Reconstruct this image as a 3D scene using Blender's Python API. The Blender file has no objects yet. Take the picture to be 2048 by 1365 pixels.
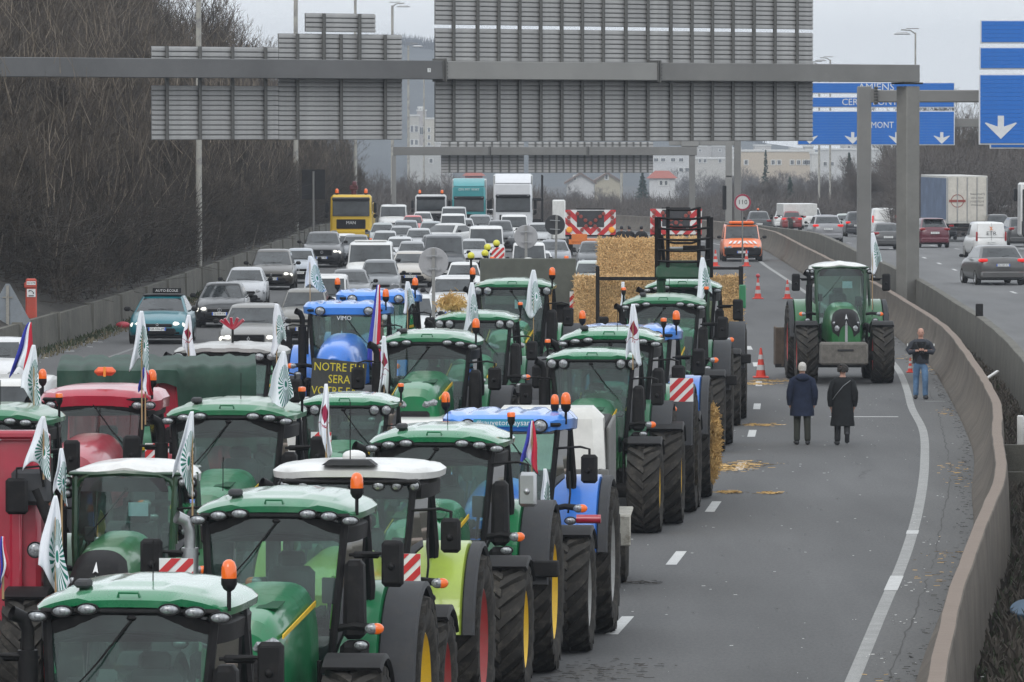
import bpy, math, random
import numpy as np
from mathutils import Vector, Matrix
random.seed(7); np.random.seed(7)
R = math.radians
PI = math.pi
sc = bpy.context.scene
# ---------------------------------------------------------------- camera
CAMH = 6.8; FPX = 12300.0; HOR = 250.0; CX = 1024.0; CY = 682.5
cam_d = bpy.data.cameras.new('camera'); cam = bpy.data.objects.new('camera', cam_d)
sc.collection.objects.link(cam); sc.camera = cam
cam_d.sensor_width = 36.0; cam_d.lens = FPX * 36.0 / 2048.0
cam_d.clip_start = 1.0; cam_d.clip_end = 20000
PITCH = math.atan((CY - HOR) / FPX)
cam.location = (0, 0, CAMH); cam.rotation_euler = (PI/2 - PITCH, 0, 0)
# ---------------------------------------------------------------- world: overcast sky
w = bpy.data.worlds.new('World'); sc.world = w; w.use_nodes = True
nt = w.node_tree; nt.nodes.clear()
wo = nt.nodes.new('ShaderNodeOutputWorld'); bg = nt.nodes.new('ShaderNodeBackground')
sky = nt.nodes.new('ShaderNodeTexSky'); sky.sky_type = 'NISHITA'; sky.sun_disc = False
sky.sun_elevation = R(38); sky.sun_rotation = R(200)
hs = nt.nodes.new('ShaderNodeHueSaturation'); hs.inputs['Saturation'].default_value = 0.35; hs.inputs['Value'].default_value = 0.7
nt.links.new(sky.outputs[0], hs.inputs['Color'])
tc = nt.nodes.new('ShaderNodeTexCoord'); sx = nt.nodes.new('ShaderNodeSeparateXYZ')
nt.links.new(tc.outputs['Generated'], sx.inputs[0])
mr = nt.nodes.new('ShaderNodeMapRange'); mr.inputs[1].default_value = 0.0; mr.inputs[2].default_value = 1.0
mr.inputs[3].default_value = 12.4; mr.inputs[4].default_value = 17.5
nt.links.new(sx.outputs['Z'], mr.inputs[0])
nz = nt.nodes.new('ShaderNodeTexNoise'); nz.inputs['Scale'].default_value = 2.2; nz.inputs['Detail'].default_value = 5
nt.links.new(tc.outputs['Generated'], nz.inputs['Vector'])
mn = nt.nodes.new('ShaderNodeMapRange'); mn.inputs[3].default_value = 0.93; mn.inputs[4].default_value = 1.07
nt.links.new(nz.outputs[0], mn.inputs[0])
mm = nt.nodes.new('ShaderNodeMath'); mm.operation = 'MULTIPLY'
nt.links.new(mr.outputs[0], mm.inputs[0]); nt.links.new(mn.outputs[0], mm.inputs[1])
cc = nt.nodes.new('ShaderNodeCombineColor')
for i, f in enumerate((0.925, 0.975, 1.03)):
    q = nt.nodes.new('ShaderNodeMath'); q.operation = 'MULTIPLY'; q.inputs[1].default_value = f
    nt.links.new(mm.outputs[0], q.inputs[0]); nt.links.new(q.outputs[0], cc.inputs[i])
mx = nt.nodes.new('ShaderNodeMix'); mx.data_type = 'RGBA'; mx.inputs['Factor'].default_value = 0.8
nt.links.new(hs.outputs[0], mx.inputs[6]); nt.links.new(cc.outputs[0], mx.inputs[7])
nt.links.new(mx.outputs[2], bg.inputs['Color']); bg.inputs['Strength'].default_value = 0.1
nt.links.new(bg.outputs[0], wo.inputs[0])
# ---------------------------------------------------------------- soft sun through the cloud
sl = bpy.data.lights.new('sun', 'SUN'); sl.energy = 0.9; sl.angle = R(28); sl.color = (1.0, 0.97, 0.93)
so = bpy.data.objects.new('sun', sl); sc.collection.objects.link(so)
so.rotation_euler = (R(52), 0, R(-20)); so.location = (0, -30, 60)
# ---------------------------------------------------------------- exposure
sc.view_settings.view_transform = 'Standard'; sc.view_settings.look = 'None'
sc.view_settings.gamma = 1.0; sc.view_settings.exposure = 0.10
sc.view_settings.use_curve_mapping = False
sc.cycles.max_bounces = 8; sc.cycles.transparent_max_bounces = 24; sc.cycles.volume_bounces = 0
sc.cycles.use_denoising = True
C = sc.collection

# ================================================================ helpers
def lerp(a, b, t): return a + (b - a) * t
def interp(tab, y): return float(np.interp(y, [t[0] for t in tab], [t[1] for t in tab]))
ZT = [(0, 0), (330, 0), (390, -0.4), (440, -0.9), (480, -1.3), (560, -2.2), (700, -4.5), (900, -8), (1400, -15), (2100, -16), (4000, -16)]
def ZG(Y): return interp(ZT, Y)
def AT(px, py, z):
    """point on the level z (above the road) seen at pixel px, py of the 2048 wide photograph"""
    Y = 200.0
    for _ in range(40):
        Y = FPX * (CAMH - z - ZG(Y)) / (py - HOR)
    return Vector(((px - CX) * Y / FPX, Y, z + ZG(Y)))
def XP(px, Y): return (px - CX) * Y / FPX
def ZP(py, Y): return CAMH - (py - HOR) * Y / FPX

class MB:
    def __init__(s): s.V = []; s.F = []
    def add(s, vs, fs):
        n = len(s.V); s.V.extend([tuple(v) for v in vs]); s.F.extend([tuple(i + n for i in f) for f in fs]); return s
    def box(s, c, d, rz=0.0, rx=0.0, ry=0.0):
        hx, hy, hz = d[0]/2, d[1]/2, d[2]/2
        vs = [Vector((x*hx, y*hy, z*hz)) for x in (-1, 1) for y in (-1, 1) for z in (-1, 1)]
        if rz or rx or ry:
            m = Matrix.Rotation(rz, 3, 'Z') @ Matrix.Rotation(ry, 3, 'Y') @ Matrix.Rotation(rx, 3, 'X'); vs = [m @ v for v in vs]
        c = Vector(c)
        return s.add([v + c for v in vs], [(0,1,3,2), (4,6,7,5), (0,4,5,1), (2,3,7,6), (0,2,6,4), (1,5,7,3)])
    def cbox(s, c, d, b=0.03, rx=0.0, rz=0.0, ry=0.0, taper=None):
        """chamfered box; taper = (sx, sy) scale of the top"""
        hx, hy, hz = d[0]/2, d[1]/2, d[2]/2; b = min(b, hx*.9, hy*.9, hz*.9)
        vs = []; idx = {}
        for sx_ in (-1, 1):
            for sy_ in (-1, 1):
                for sz_ in (-1, 1):
                    for a in range(3):
                        p = [sx_*hx, sy_*hy, sz_*hz]
                        for k in range(3):
                            if k != a: p[k] -= (sx_, sy_, sz_)[k]*b
                        if taper:
                            t = (p[2]/hz+1)/2; p[0] *= lerp(1, taper[0], t); p[1] *= lerp(1, taper[1], t)
                        idx[(sx_, sy_, sz_, a)] = len(vs); vs.append(Vector(p))
        fs = []
        for a in range(3):
            o = [k for k in range(3) if k != a]
            for sg in (-1, 1):
                q = []
                for u, v in ((-1,-1), (1,-1), (1,1), (-1,1)):
                    t = [0,0,0]; t[a] = sg; t[o[0]] = u; t[o[1]] = v; q.append(idx[(t[0], t[1], t[2], a)])
                fs.append(tuple(q))
        for a in range(3):
            o = [k for k in range(3) if k != a]
            for u in (-1, 1):
                for v in (-1, 1):
                    t0 = [0,0,0]; t0[o[0]] = u; t0[o[1]] = v; t1 = list(t0); t0[a] = -1; t1[a] = 1
                    fs.append((idx[(*t0, o[0])], idx[(*t0, o[1])], idx[(*t1, o[1])], idx[(*t1, o[0])]))
        for sx_ in (-1, 1):
            for sy_ in (-1, 1):
                for sz_ in (-1, 1): fs.append(tuple(idx[(sx_, sy_, sz_, a)] for a in range(3)))
        if rz or rx or ry:
            m = Matrix.Rotation(rz, 3, 'Z') @ Matrix.Rotation(ry, 3, 'Y') @ Matrix.Rotation(rx, 3, 'X'); vs = [m @ v for v in vs]
        c = Vector(c)
        return s.add([v + c for v in vs], fs)
    def cyl(s, p0, p1, r0, r1=None, n=10, cap=True):
        return s.tube([p0, p1], [r0, r0 if r1 is None else r1], n, cap)
    def tube(s, pts, r, n=6, cap=True):
        pts = [Vector(p) for p in pts]
        if not isinstance(r, (list, tuple)): r = [r]*len(pts)
        rings = []
        u = None
        for i, p in enumerate(pts):
            d = (pts[min(i+1, len(pts)-1)] - pts[max(i-1, 0)]).normalized()
            if u is None: u = d.cross(Vector((0,0,1)) if abs(d.z) < 0.9 else Vector((1,0,0))).normalized()
            else: u = (u-d*u.dot(d)).normalized()
            v = d.cross(u)
            rings.append([p + (u*math.cos(2*PI*k/n) + v*math.sin(2*PI*k/n))*r[i] for k in range(n)])
        return s.loft(rings, True, cap)
    def loft(s, rings, close=True, cap=False):
        n = len(rings[0]); vs = [v for r in rings for v in r]; fs = []
        for i in range(len(rings)-1):
            for k in range(n if close else n-1):
                a, b = i*n+k, i*n+(k+1) % n; fs.append((a, b, b+n, a+n))
        if cap: fs.append(tuple(range(n-1, -1, -1))); fs.append(tuple((len(rings)-1)*n+k for k in range(n)))
        return s.add(vs, fs)
    def lathe(s, prof, c=(0,0,0), axis='Z', n=16, a0=0, a1=2*PI):
        """prof: (radius, along)"""
        full = abs(a1-a0-2*PI) < 1e-6; m = n if full else n+1; rings = []
        for r, h in prof:
            rg = []
            for k in range(m):
                a = a0+(a1-a0)*k/n; x, y = r*math.cos(a), r*math.sin(a)
                v = {'Z': (x, y, h), 'X': (h, -x, y), 'Y': (x, h, y)}[axis]; rg.append((v[0]+c[0], v[1]+c[1], v[2]+c[2]))
            rings.append(rg)
        return s.loft(rings, full)
    def dome(s, c, r, h, n=12, m=4):
        return s.lathe([(r*math.cos(PI/2*k/m)+1e-4, h*math.sin(PI/2*k/m)) for k in range(m+1)], c, 'Z', n)
    def ball(s, c, r, n=10, m=6, sc3=(1,1,1)):
        rings = []
        for i in range(m+1):
            a = PI*i/m; rings.append([(c[0]+sc3[0]*r*math.sin(a)*math.cos(2*PI*k/n)*1.0, c[1]+sc3[1]*r*math.sin(a)*math.sin(2*PI*k/n), c[2]-sc3[2]*r*math.cos(a)) for k in range(n)])
        return s.loft(rings, True)
    def prism(s, poly, x0, x1, axis='X'):
        n = len(poly)
        f = {'X': lambda p, x: (x, p[0], p[1]), 'Y': lambda p, x: (p[0], x, p[1]), 'Z': lambda p, x: (p[0], p[1], x)}[axis]
        vs = [f(p, x0) for p in poly] + [f(p, x1) for p in poly]
        return s.add(vs, [tuple(range(n-1, -1, -1)), tuple(range(n, 2*n))] + [(i, (i+1) % n, (i+1) % n+n, i+n) for i in range(n)])
    def slab(s, q, t=0.006, shrink=0.0, off=0.0):
        """thin pane on quad q (4 points), pushed out along its normal"""
        q = [Vector(p) for p in q]; c = sum(q, Vector())/4
        nrm = (q[1]-q[0]).cross(q[3]-q[0]).normalized()
        q = [p + (c-p).normalized()*shrink*1.4 for p in q]
        a = [p + nrm*off for p in q]; b = [p + nrm*(off+t) for p in q]
        return s.add(a+b, [(3,2,1,0), (4,5,6,7), (0,1,5,4), (1,2,6,5), (2,3,7,6), (3,0,4,7)])
    def data(s, name, smooth=40):
        me = bpy.data.meshes.new(name); me.from_pydata([tuple(v) for v in s.V], [], s.F); me.update()
        if smooth:
            me.shade_smooth()
            try: me.set_sharp_from_angle(angle=R(smooth))
            except Exception: pass
        return me
def normals_out(me):
    import bmesh
    bm = bmesh.new(); bm.from_mesh(me); bmesh.ops.recalc_face_normals(bm, faces=bm.faces); bm.to_mesh(me); bm.free()
CACHE = {}
def mesh_of(key, fn, smooth=40, fix=True):
    if key not in CACHE:
        b = fn(); me = b if isinstance(b, bpy.types.Mesh) else b.data(str(key[0]) if isinstance(key, tuple) else str(key), smooth)
        if fix: normals_out(me)
        me.materials.append(None); CACHE[key] = me
    return CACHE[key]
_uid = [0]
def OBJ(name, src, mat, parent=None, loc=None, rot=None, scale=None, key=None, smooth=40, label=None, kind=None, cat=None, group=None, fix=True):
    """one mesh object; alike pieces share their mesh through key"""
    if key is None: _uid[0] += 1; key = ('u', _uid[0])
    me = mesh_of(key, src if callable(src) else (lambda: src), smooth, fix)
    o = bpy.data.objects.new(name, me); C.objects.link(o)
    o.material_slots[0].link = 'OBJECT'; o.material_slots[0].material = mat
    if parent is not None: o.parent = parent
    if loc is not None: o.location = loc
    if rot is not None: o.rotation_euler = rot
    if scale is not None: o.scale = scale if hasattr(scale, '__len__') else (scale,)*3
    if label: o['label'] = label
    if kind: o['kind'] = kind
    if cat: o['category'] = cat
    if group: o['group'] = group
    return o
def thing(name, label, cat, loc=(0,0,0), rz=0.0, k=1.0, group=None):
    o = bpy.data.objects.new(name, None); C.objects.link(o); o.location = loc; o.rotation_euler = (0, 0, rz)
    o.scale = (k, k, k) if not hasattr(k, '__len__') else k
    o['label'] = label; o['category'] = cat; o.empty_display_size = 0.2
    if group: o['group'] = group
    return o
_txt = {}
def text_mb(s, size=1.0, align='CENTER', thick=0.0, sx=1.0):
    """flat letters in the XZ plane, facing -Y"""
    k = (s, align)
    if k not in _txt:
        cu = bpy.data.curves.new('t', 'FONT'); cu.body = s; cu.align_x = align; cu.align_y = 'CENTER'; cu.resolution_u = 2
        ob = bpy.data.objects.new('t', cu); me = bpy.data.meshes.new_from_object(ob)
        _txt[k] = ([tuple(v.co) for v in me.vertices], [tuple(p.vertices) for p in me.polygons])
        bpy.data.objects.remove(ob); bpy.data.meshes.remove(me)
    vs, fs = _txt[k]; m = MB(); m.add([(x*size*sx, 0, y*size) for x, y, z in vs], fs)
    return m

# ================================================================ materials
MAT = {}
def mat(name, col, rough=0.5, metal=0.0, coat=0.0, var=0.12, scale=3.0, dirt=0.0, dcol=(0.16, 0.14, 0.11), bump=0.0, emit=None, spec=0.5, fine=0.0, top=None):
    if name in MAT: return MAT[name]
    m = bpy.data.materials.new(name); m.use_nodes = True; t = m.node_tree; b = t.nodes['Principled BSDF']
    b.inputs['Roughness'].default_value = rough; b.inputs['Metallic'].default_value = metal
    b.inputs['Coat Weight'].default_value = coat; b.inputs['Coat Roughness'].default_value = 0.08
    b.inputs['Specular IOR Level'].default_value = spec
    tcn = t.nodes.new('ShaderNodeTexCoord'); n = t.nodes.new('ShaderNodeTexNoise')
    n.inputs['Scale'].default_value = scale; n.inputs['Detail'].default_value = 6; n.inputs['Roughness'].default_value = 0.65
    t.links.new(tcn.outputs['Object'], n.inputs['Vector'])
    r = t.nodes.new('ShaderNodeMapRange'); r.inputs[1].default_value = .3; r.inputs[2].default_value = .7
    r.inputs[3].default_value = 1-var; r.inputs[4].default_value = 1+var
    t.links.new(n.outputs[0], r.inputs[0])
    mu = t.nodes.new('ShaderNodeMix'); mu.data_type = 'RGBA'; mu.blend_type = 'MULTIPLY'; mu.inputs[0].default_value = 1
    mu.inputs[6].default_value = (*col, 1); t.links.new(r.outputs[0], mu.inputs[7]); out = mu.outputs[2]
    if fine:
        n3 = t.nodes.new('ShaderNodeTexNoise'); n3.inputs['Scale'].default_value = 60; n3.inputs['Detail'].default_value = 3
        t.links.new(tcn.outputs['Object'], n3.inputs['Vector'])
        r3 = t.nodes.new('ShaderNodeMapRange'); r3.inputs[1].default_value = .35; r3.inputs[2].default_value = .65
        r3.inputs[3].default_value = 1-fine; r3.inputs[4].default_value = 1+fine; t.links.new(n3.outputs[0], r3.inputs[0])
        m3 = t.nodes.new('ShaderNodeMix'); m3.data_type = 'RGBA'; m3.blend_type = 'MULTIPLY'; m3.inputs[0].default_value = 1
        t.links.new(out, m3.inputs[6]); t.links.new(r3.outputs[0], m3.inputs[7]); out = m3.outputs[2]
    if dirt:
        n2 = t.nodes.new('ShaderNodeTexNoise'); n2.inputs['Scale'].default_value = scale*2.3; n2.inputs['Detail'].default_value = 8
        n2.inputs['Roughness'].default_value = 0.75
        t.links.new(tcn.outputs['Object'], n2.inputs['Vector'])
        r2 = t.nodes.new('ShaderNodeMapRange'); r2.inputs[1].default_value = .48; r2.inputs[2].default_value = .75
        r2.inputs[3].default_value = dirt*.15; r2.inputs[4].default_value = dirt; t.links.new(n2.outputs[0], r2.inputs[0])
        m2 = t.nodes.new('ShaderNodeMix'); m2.data_type = 'RGBA'; t.links.new(r2.outputs[0], m2.inputs[0])
        t.links.new(out, m2.inputs[6]); m2.inputs[7].default_value = (*dcol, 1); out = m2.outputs[2]
        rr = t.nodes.new('ShaderNodeMapRange'); rr.inputs[3].default_value = rough; rr.inputs[4].default_value = min(1, rough+.6)
        t.links.new(r2.outputs[0], rr.inputs[0]); t.links.new(rr.outputs[0], b.inputs['Roughness'])
    if top:   # blends a paler colour onto upward faces; on roofs this paints sky reflection
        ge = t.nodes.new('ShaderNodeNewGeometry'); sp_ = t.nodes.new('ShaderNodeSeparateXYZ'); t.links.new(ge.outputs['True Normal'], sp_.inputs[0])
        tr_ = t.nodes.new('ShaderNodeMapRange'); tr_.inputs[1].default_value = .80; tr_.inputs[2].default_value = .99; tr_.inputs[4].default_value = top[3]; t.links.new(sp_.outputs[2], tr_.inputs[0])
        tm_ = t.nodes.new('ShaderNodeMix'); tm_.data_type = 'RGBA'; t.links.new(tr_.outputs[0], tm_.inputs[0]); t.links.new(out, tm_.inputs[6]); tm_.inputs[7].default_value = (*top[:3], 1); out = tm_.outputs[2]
    t.links.new(out, b.inputs['Base Color'])
    if bump:
        bp = t.nodes.new('ShaderNodeBump'); bp.inputs['Strength'].default_value = bump; bp.inputs['Distance'].default_value = 0.02
        nb = t.nodes.new('ShaderNodeTexNoise'); nb.inputs['Scale'].default_value = scale*8; nb.inputs['Detail'].default_value = 5
        t.links.new(tcn.outputs['Object'], nb.inputs['Vector']); t.links.new(nb.outputs[0], bp.inputs['Height']); t.links.new(bp.outputs[0], b.inputs['Normal'])
    if emit:
        b.inputs['Emission Color'].default_value = (*emit[:3], 1); b.inputs['Emission Strength'].default_value = emit[3]
    MAT[name] = m; return m
def glassmat(name, tint, refl=0.02, ior=1.45, haze=0.05):
    m = bpy.data.materials.new(name); m.use_nodes = True; t = m.node_tree; t.nodes.clear()
    o = t.nodes.new('ShaderNodeOutputMaterial'); tr = t.nodes.new('ShaderNodeBsdfTransparent'); tr.inputs[0].default_value = (*tint, 1)
    df = t.nodes.new('ShaderNodeBsdfDiffuse'); df.inputs[0].default_value = (.20, .36, .32, 1)
    tcn = t.nodes.new('ShaderNodeTexCoord'); n = t.nodes.new('ShaderNodeTexNoise'); n.inputs['Scale'].default_value = 2.5; n.inputs['Detail'].default_value = 7
    t.links.new(tcn.outputs['Object'], n.inputs['Vector'])
    r = t.nodes.new('ShaderNodeMapRange'); r.inputs[1].default_value = .35; r.inputs[2].default_value = .75; r.inputs[3].default_value = haze*.2; r.inputs[4].default_value = haze*2
    t.links.new(n.outputs[0], r.inputs[0]); m1 = t.nodes.new('ShaderNodeMixShader'); t.links.new(r.outputs[0], m1.inputs[0])
    t.links.new(tr.outputs[0], m1.inputs[1]); t.links.new(df.outputs[0], m1.inputs[2])
    gl = t.nodes.new('ShaderNodeBsdfGlossy'); gl.inputs['Roughness'].default_value = 0.02
    fr = t.nodes.new('ShaderNodeFresnel'); fr.inputs[0].default_value = ior
    ad = t.nodes.new('ShaderNodeMath'); ad.operation = 'ADD'; ad.inputs[1].default_value = refl; t.links.new(fr.outputs[0], ad.inputs[0])
    m2 = t.nodes.new('ShaderNodeMixShader'); t.links.new(ad.outputs[0], m2.inputs[0]); t.links.new(m1.outputs[0], m2.inputs[1]); t.links.new(gl.outputs[0], m2.inputs[2])
    t.links.new(m2.outputs[0], o.inputs[0]); MAT[name] = m; return m
GLASS = glassmat('cab_glass', (.64, .80, .75), 0.015, 1.5, 0.06)
CGLASS = mat('car_glass', (.028, .032, .034), .05, 0, 0, .6, 1.6, spec=0.55)
BLACK = mat('black_plastic', (.008, .008, .009), .5, dirt=.22, dcol=(.08, .07, .06), scale=4, spec=.16)
DGREY = mat('grey_plastic', (.046, .048, .053), .6, dirt=.35, dcol=(.10, .09, .075), scale=4, spec=.2)
DARK = mat('dark_metal', (.012, .012, .013), .65, dirt=.35, dcol=(.07, .06, .05), scale=5, spec=.18)
TYRE = mat('tyre_rubber', (.021, .0205, .020), .85, dirt=.85, dcol=(.115, .102, .085), scale=3.0, bump=.2, spec=.15)
STEEL = mat('bare_steel', (.42, .43, .44), .35, .8, dirt=.25)
LAMP = mat('lamp_glass', (.26, .27, .28), .15, .3, .3, var=.7, scale=28)
LAMPON = mat('lit_headlamp', (.5, .5, .48), .2, emit=(1, .97, .86, 1.0))
TAILON = mat('lit_tail_lamp', (.5, .01, .01), .2, emit=(1, .03, .02, .45))
TAIL = mat('tail_lamp', (.28, .012, .015), .15, coat=.6)
ORANGE = mat('orange_beacon', (.72, .12, .008), .18, coat=.6, emit=(1, .2, .02, .10))
AMBERON = mat('lit_amber', (.9, .3, .02), .2, emit=(1, .42, .05, 1.6))
WHITEP = mat('white_paint', (.66, .66, .64), .3, coat=.4, dirt=.22, scale=2)
PLATEW = mat('white_plate', (.72, .73, .72), .4, dirt=.12)
INK = mat('black_ink', (.012, .012, .014), .6)
REDP = mat('red_reflective', (.52, .02, .025), .45, dirt=.15)
SEAT = mat('seat_fabric', (.045, .05, .05), .85, var=.3)
JDG = mat('bright_green_paint', (.005, .165, .058), .27, coat=.55, dirt=.34, dcol=(.07, .12, .07), scale=2)
JDR = mat('faded_sheen_green_roof', (.006, .15, .058), .32, coat=.9, dirt=.25, dcol=(.27, .38, .28), scale=1.3, top=(.24, .34, .26, .55))  # pale top colour paints the sky's reflection over sun-faded green
JDRS = [JDR, mat('dusty_sheen_green_roof', (.006, .15, .058), .4, coat=.6, dirt=.5, dcol=(.24, .32, .24), scale=1.0, top=(.27, .33, .27, .66)), mat('clean_green_roof', (.006, .16, .06), .26, coat=1.0, dirt=.12, dcol=(.2, .3, .2), scale=1.3, top=(.20, .33, .24, .38))]  # same painted sky reflection, stronger on the dusty roof, weaker on the clean
JDGS = [JDG, mat('older_green_paint', (.010, .15, .062), .38, coat=.3, dirt=.5, dcol=(.09, .12, .075), scale=1.5), mat('glossy_green_paint', (.004, .175, .055), .2, coat=.8, dirt=.2, dcol=(.06, .10, .06), scale=2)]
FENF = mat('frame_green', (.008, .05, .02), .35, coat=.4, dirt=.2)
NHR = mat('faded_blue_roof', (.025, .20, .66), .32, coat=.9, dirt=.3, dcol=(.30, .42, .62), scale=1.6)
FEN = mat('dark_green_paint', (.010, .12, .030), .27, coat=.5, dirt=.25, dcol=(.06, .09, .05), scale=2)
VENT = mat('vent_mesh', (.005, .055, .022), .6, spec=.2)
YEL = mat('yellow_rim', (.78, .50, .02), .4, dirt=.2)
NHB = mat('blue_paint', (.016, .16, .60), .27, coat=.6, dirt=.14, scale=2)
RED = mat('red_paint', (.36, .012, .035), .27, coat=.6, dirt=.18, scale=2)
LIME = mat('lime_paint', (.36, .48, .06), .3, coat=.5, dirt=.18, scale=2)
GREYROOF = mat('grey_paint', (.40, .40, .39), .4, coat=.3, dirt=.4, scale=2)
REDRIM = mat('red_rim', (.38, .03, .03), .45, dirt=.4)
GRIM = mat('grey_rim', (.35, .35, .34), .5, dirt=.5)
BLUEL = mat('pale_paper', (.45, .62, .68), .7)
# ================================================================ tractors
def tyre_mb(r, w, nl=20, lug=0.045):
    m = MB(); h = w/2
    m.lathe([(r*.60, -h*.78), (r*.70, -h*.97), (r*.84, -h*1.0), (r*.90, -h*.93), (r*.922, -h*.6), (r*.932, 0), (r*.922, h*.6), (r*.90, h*.93), (r*.84, h*1.0), (r*.70, h*.97), (r*.60, h*.78)], axis='X', n=40)
    dth = 2*PI/nl
    for sd in (-1, 1):
        for i in range(nl):
            th = i*dth + (dth/2 if sd > 0 else 0)
            st = []
            for f, hgt in ((-.04, 1.0), (.35, 1.0), (.75, .995), (1.02, .965)):
                a = th + f*dth*1.0 + (.05 if f > .9 else 0); hw = dth*(.20+.05*f); rr = r*hgt; rb = r*(.915 if f < .9 else .86)
                x = sd*h*f*.98
                st.append([(x, -rb*math.cos(a-hw*1.25), rb*math.sin(a-hw*1.25)), (x, -rr*math.cos(a-hw), rr*math.sin(a-hw)), (x, -rr*math.cos(a+hw), rr*math.sin(a+hw)), (x, -rb*math.cos(a+hw*1.25), rb*math.sin(a+hw*1.25))])
            m.loft(st, True, True)
    return m
def rim_mb(r, w):
    m = MB(); q = r*.62; h = w/2
    for sd in (-1, 1):
        m.lathe([(q*1.02, sd*h*.80), (q*.97, sd*h*.84), (q*.93, sd*h*.66), (q*.80, sd*h*.40), (q*.45, sd*h*.34), (q*.40, sd*h*.52), (q*.22, sd*h*.56), (.001, sd*h*.56)], axis='X', n=32)
        for i in range(8):
            a = i*PI/4; m.ball((sd*h*.38, q*.62*math.cos(a), q*.62*math.sin(a)), .028, 6, 4)
    return m
def wheel(par, x, y, r, w, rimmat, nm='wheel', nl=20):
    t = OBJ(nm, lambda: tyre_mb(r, w, nl), TYRE, par, (x, y, r*.985), (random.random()*.3, 0, 0), key=('tyre', r, w, nl), smooth=35)
    OBJ('rim', lambda: rim_mb(r, w), rimmat, t, key=('rim', r, w))
    return t
def hfield(a, y0, y1, z0, dome, droop, nx=33, ny=21, ridge=None, skirt=.06, front=0.0, rnd=.10):
    m = MB(); yc, b = (y0+y1)/2, (y1-y0)/2; vs = []
    for j in range(ny):
        v = -1+2*j/(ny-1)
        for i in range(nx):
            u = -1+2*i/(nx-1)
            x = a*u*(1-rnd*v**4); y = yc+b*v*(1-rnd*.8*u**4)
            z = z0+dome*(1-.75*u**4)*(1-.75*v**4)-droop*abs(u)**3+front*(1-v)*.5
            if ridge: z += ridge(u, v)
            if i in (0, nx-1) or j in (0, ny-1): z -= skirt*.5; x *= 1.012
            vs.append((x, y, z))
    fs = [(j*nx+i, j*nx+i+1, (j+1)*nx+i+1, (j+1)*nx+i) for j in range(ny-1) for i in range(nx-1)]
    m.add(vs, fs)
    bd = [i for i in range(nx)] + [j*nx+nx-1 for j in range(1, ny)] + [(ny-1)*nx+i for i in range(nx-2, -1, -1)] + [j*nx for j in range(ny-2, 0, -1)]
    r0 = [vs[k] for k in bd]; cz = yc
    r1 = [(p[0]*.99, cz+(p[1]-cz)*.99, p[2]-skirt) for p in r0]; r2 = [(p[0]*.90, cz+(p[1]-cz)*.92, p[2]-skirt-.02) for p in r0]
    m.loft([r0, r1, r2], True); m.add(r2, [tuple(range(len(r2)))])
    return m
def sstep(x, a, b):
    t = min(1, max(0, (x-a)/(b-a))); return t*t*(3-2*t)
def ridge_jd(u, v):
    z = .022*(sstep(abs(u), .30, .34)-sstep(abs(u), .70, .76))*sstep(v, -.8, -.7)
    z += .028*sstep(v, -.55, -.48)*(1-sstep(abs(u), .3, .32)) - .03*(1-sstep(v, -.97, -.90))*(1-sstep(abs(u), .45, .55))
    return z
def ridge_nh(u, v):
    z = 0
    for c in (-.78, -.42, 0, .42, .78): z += .035*(sstep(u, c-.13, c-.10)-sstep(u, c+.10, c+.13))*(sstep(v, -.75, -.68)-sstep(v, .8, .86))
    z += .035*sstep(abs(u), .80, .95)*(1-sstep(v, -.5, .1))
    return z
def ridge_cl(u, v):
    e = max(abs(u), abs(v)); z = -.018*(sstep(e, .80, .83)-sstep(e, .84, .87))
    z += .02*(sstep(u, -.35, -.32)-sstep(u, .32, .35))*(sstep(v, -.7, -.66)-sstep(v, .1, .15))
    z -= .012*(sstep(abs(u), .5, .51)-sstep(abs(u), .53, .54))
    return z
def ridge_case(u, v):
    z = -.02*(sstep(abs(u), .40, .41)-sstep(abs(u), .43, .44)) + .02*sstep(v, -.5, -.3)
    z -= .02*(sstep(abs(u), .72, .73)-sstep(abs(u), .75, .76)); return z
def lamp_mb(a, b):
    m = MB(); n = 16
    r = [[(a*f*math.cos(2*PI*k/n), y, b*f*math.sin(2*PI*k/n)) for k in range(n)] for f, y in ((1, .03), (1, -.015), (.8, -.03), (.4, -.038), (.02, -.04))]
    m.loft(r, True); return m
def lampring_mb(a, b):
    m = MB(); n = 16
    m.loft([[(a*f*math.cos(2*PI*k/n), y, b*f*math.sin(2*PI*k/n)) for k in range(n)] for f, y in ((1.0, .05), (1.22, .03), (1.2, -.02), (1.0, -.018))], True); return m
def lamp(par, x, y, z, a=.085, b=.05, on=False, rz=0, nm='work_light', ring=True):
    l = OBJ(nm, lambda: lamp_mb(a, b), LAMPON if on else LAMP, par, (x, y, z), (0, 0, rz), key=('lamp', a, b))
    if ring: OBJ('bezel', lambda: lampring_mb(a, b), BLACK, l, key=('lring', a, b))
    return l
def beacon(par, x, y, z, h=.2, tall=True, stem=.16):
    """orange flashing beacon; h size of the dome"""
    def f():
        m = MB(); r = h*.42
        m.lathe([(r*.98, 0), (r, h*.25), (r*.95, h*.6), (r*.72, h*.86), (r*.35, h*.98), (.001, h)] if tall else [(r*1.1, 0), (r*1.1, h*.35), (r*.95, h*.5), (.001, h*.55)], n=14)
        return m
    b = OBJ('beacon', f, ORANGE, par, (x, y, z), key=('beac', h, tall))
    def g():
        m = MB(); r = h*.42; m.lathe([(r*1.02, 0), (r*1.02, -.05), (r*.7, -.09), (.018, -.11), (.018, -.11-stem)], n=12); return m
    OBJ('beacon_base', g, BLACK, b, key=('bbase', h, stem))
    return b
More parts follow.
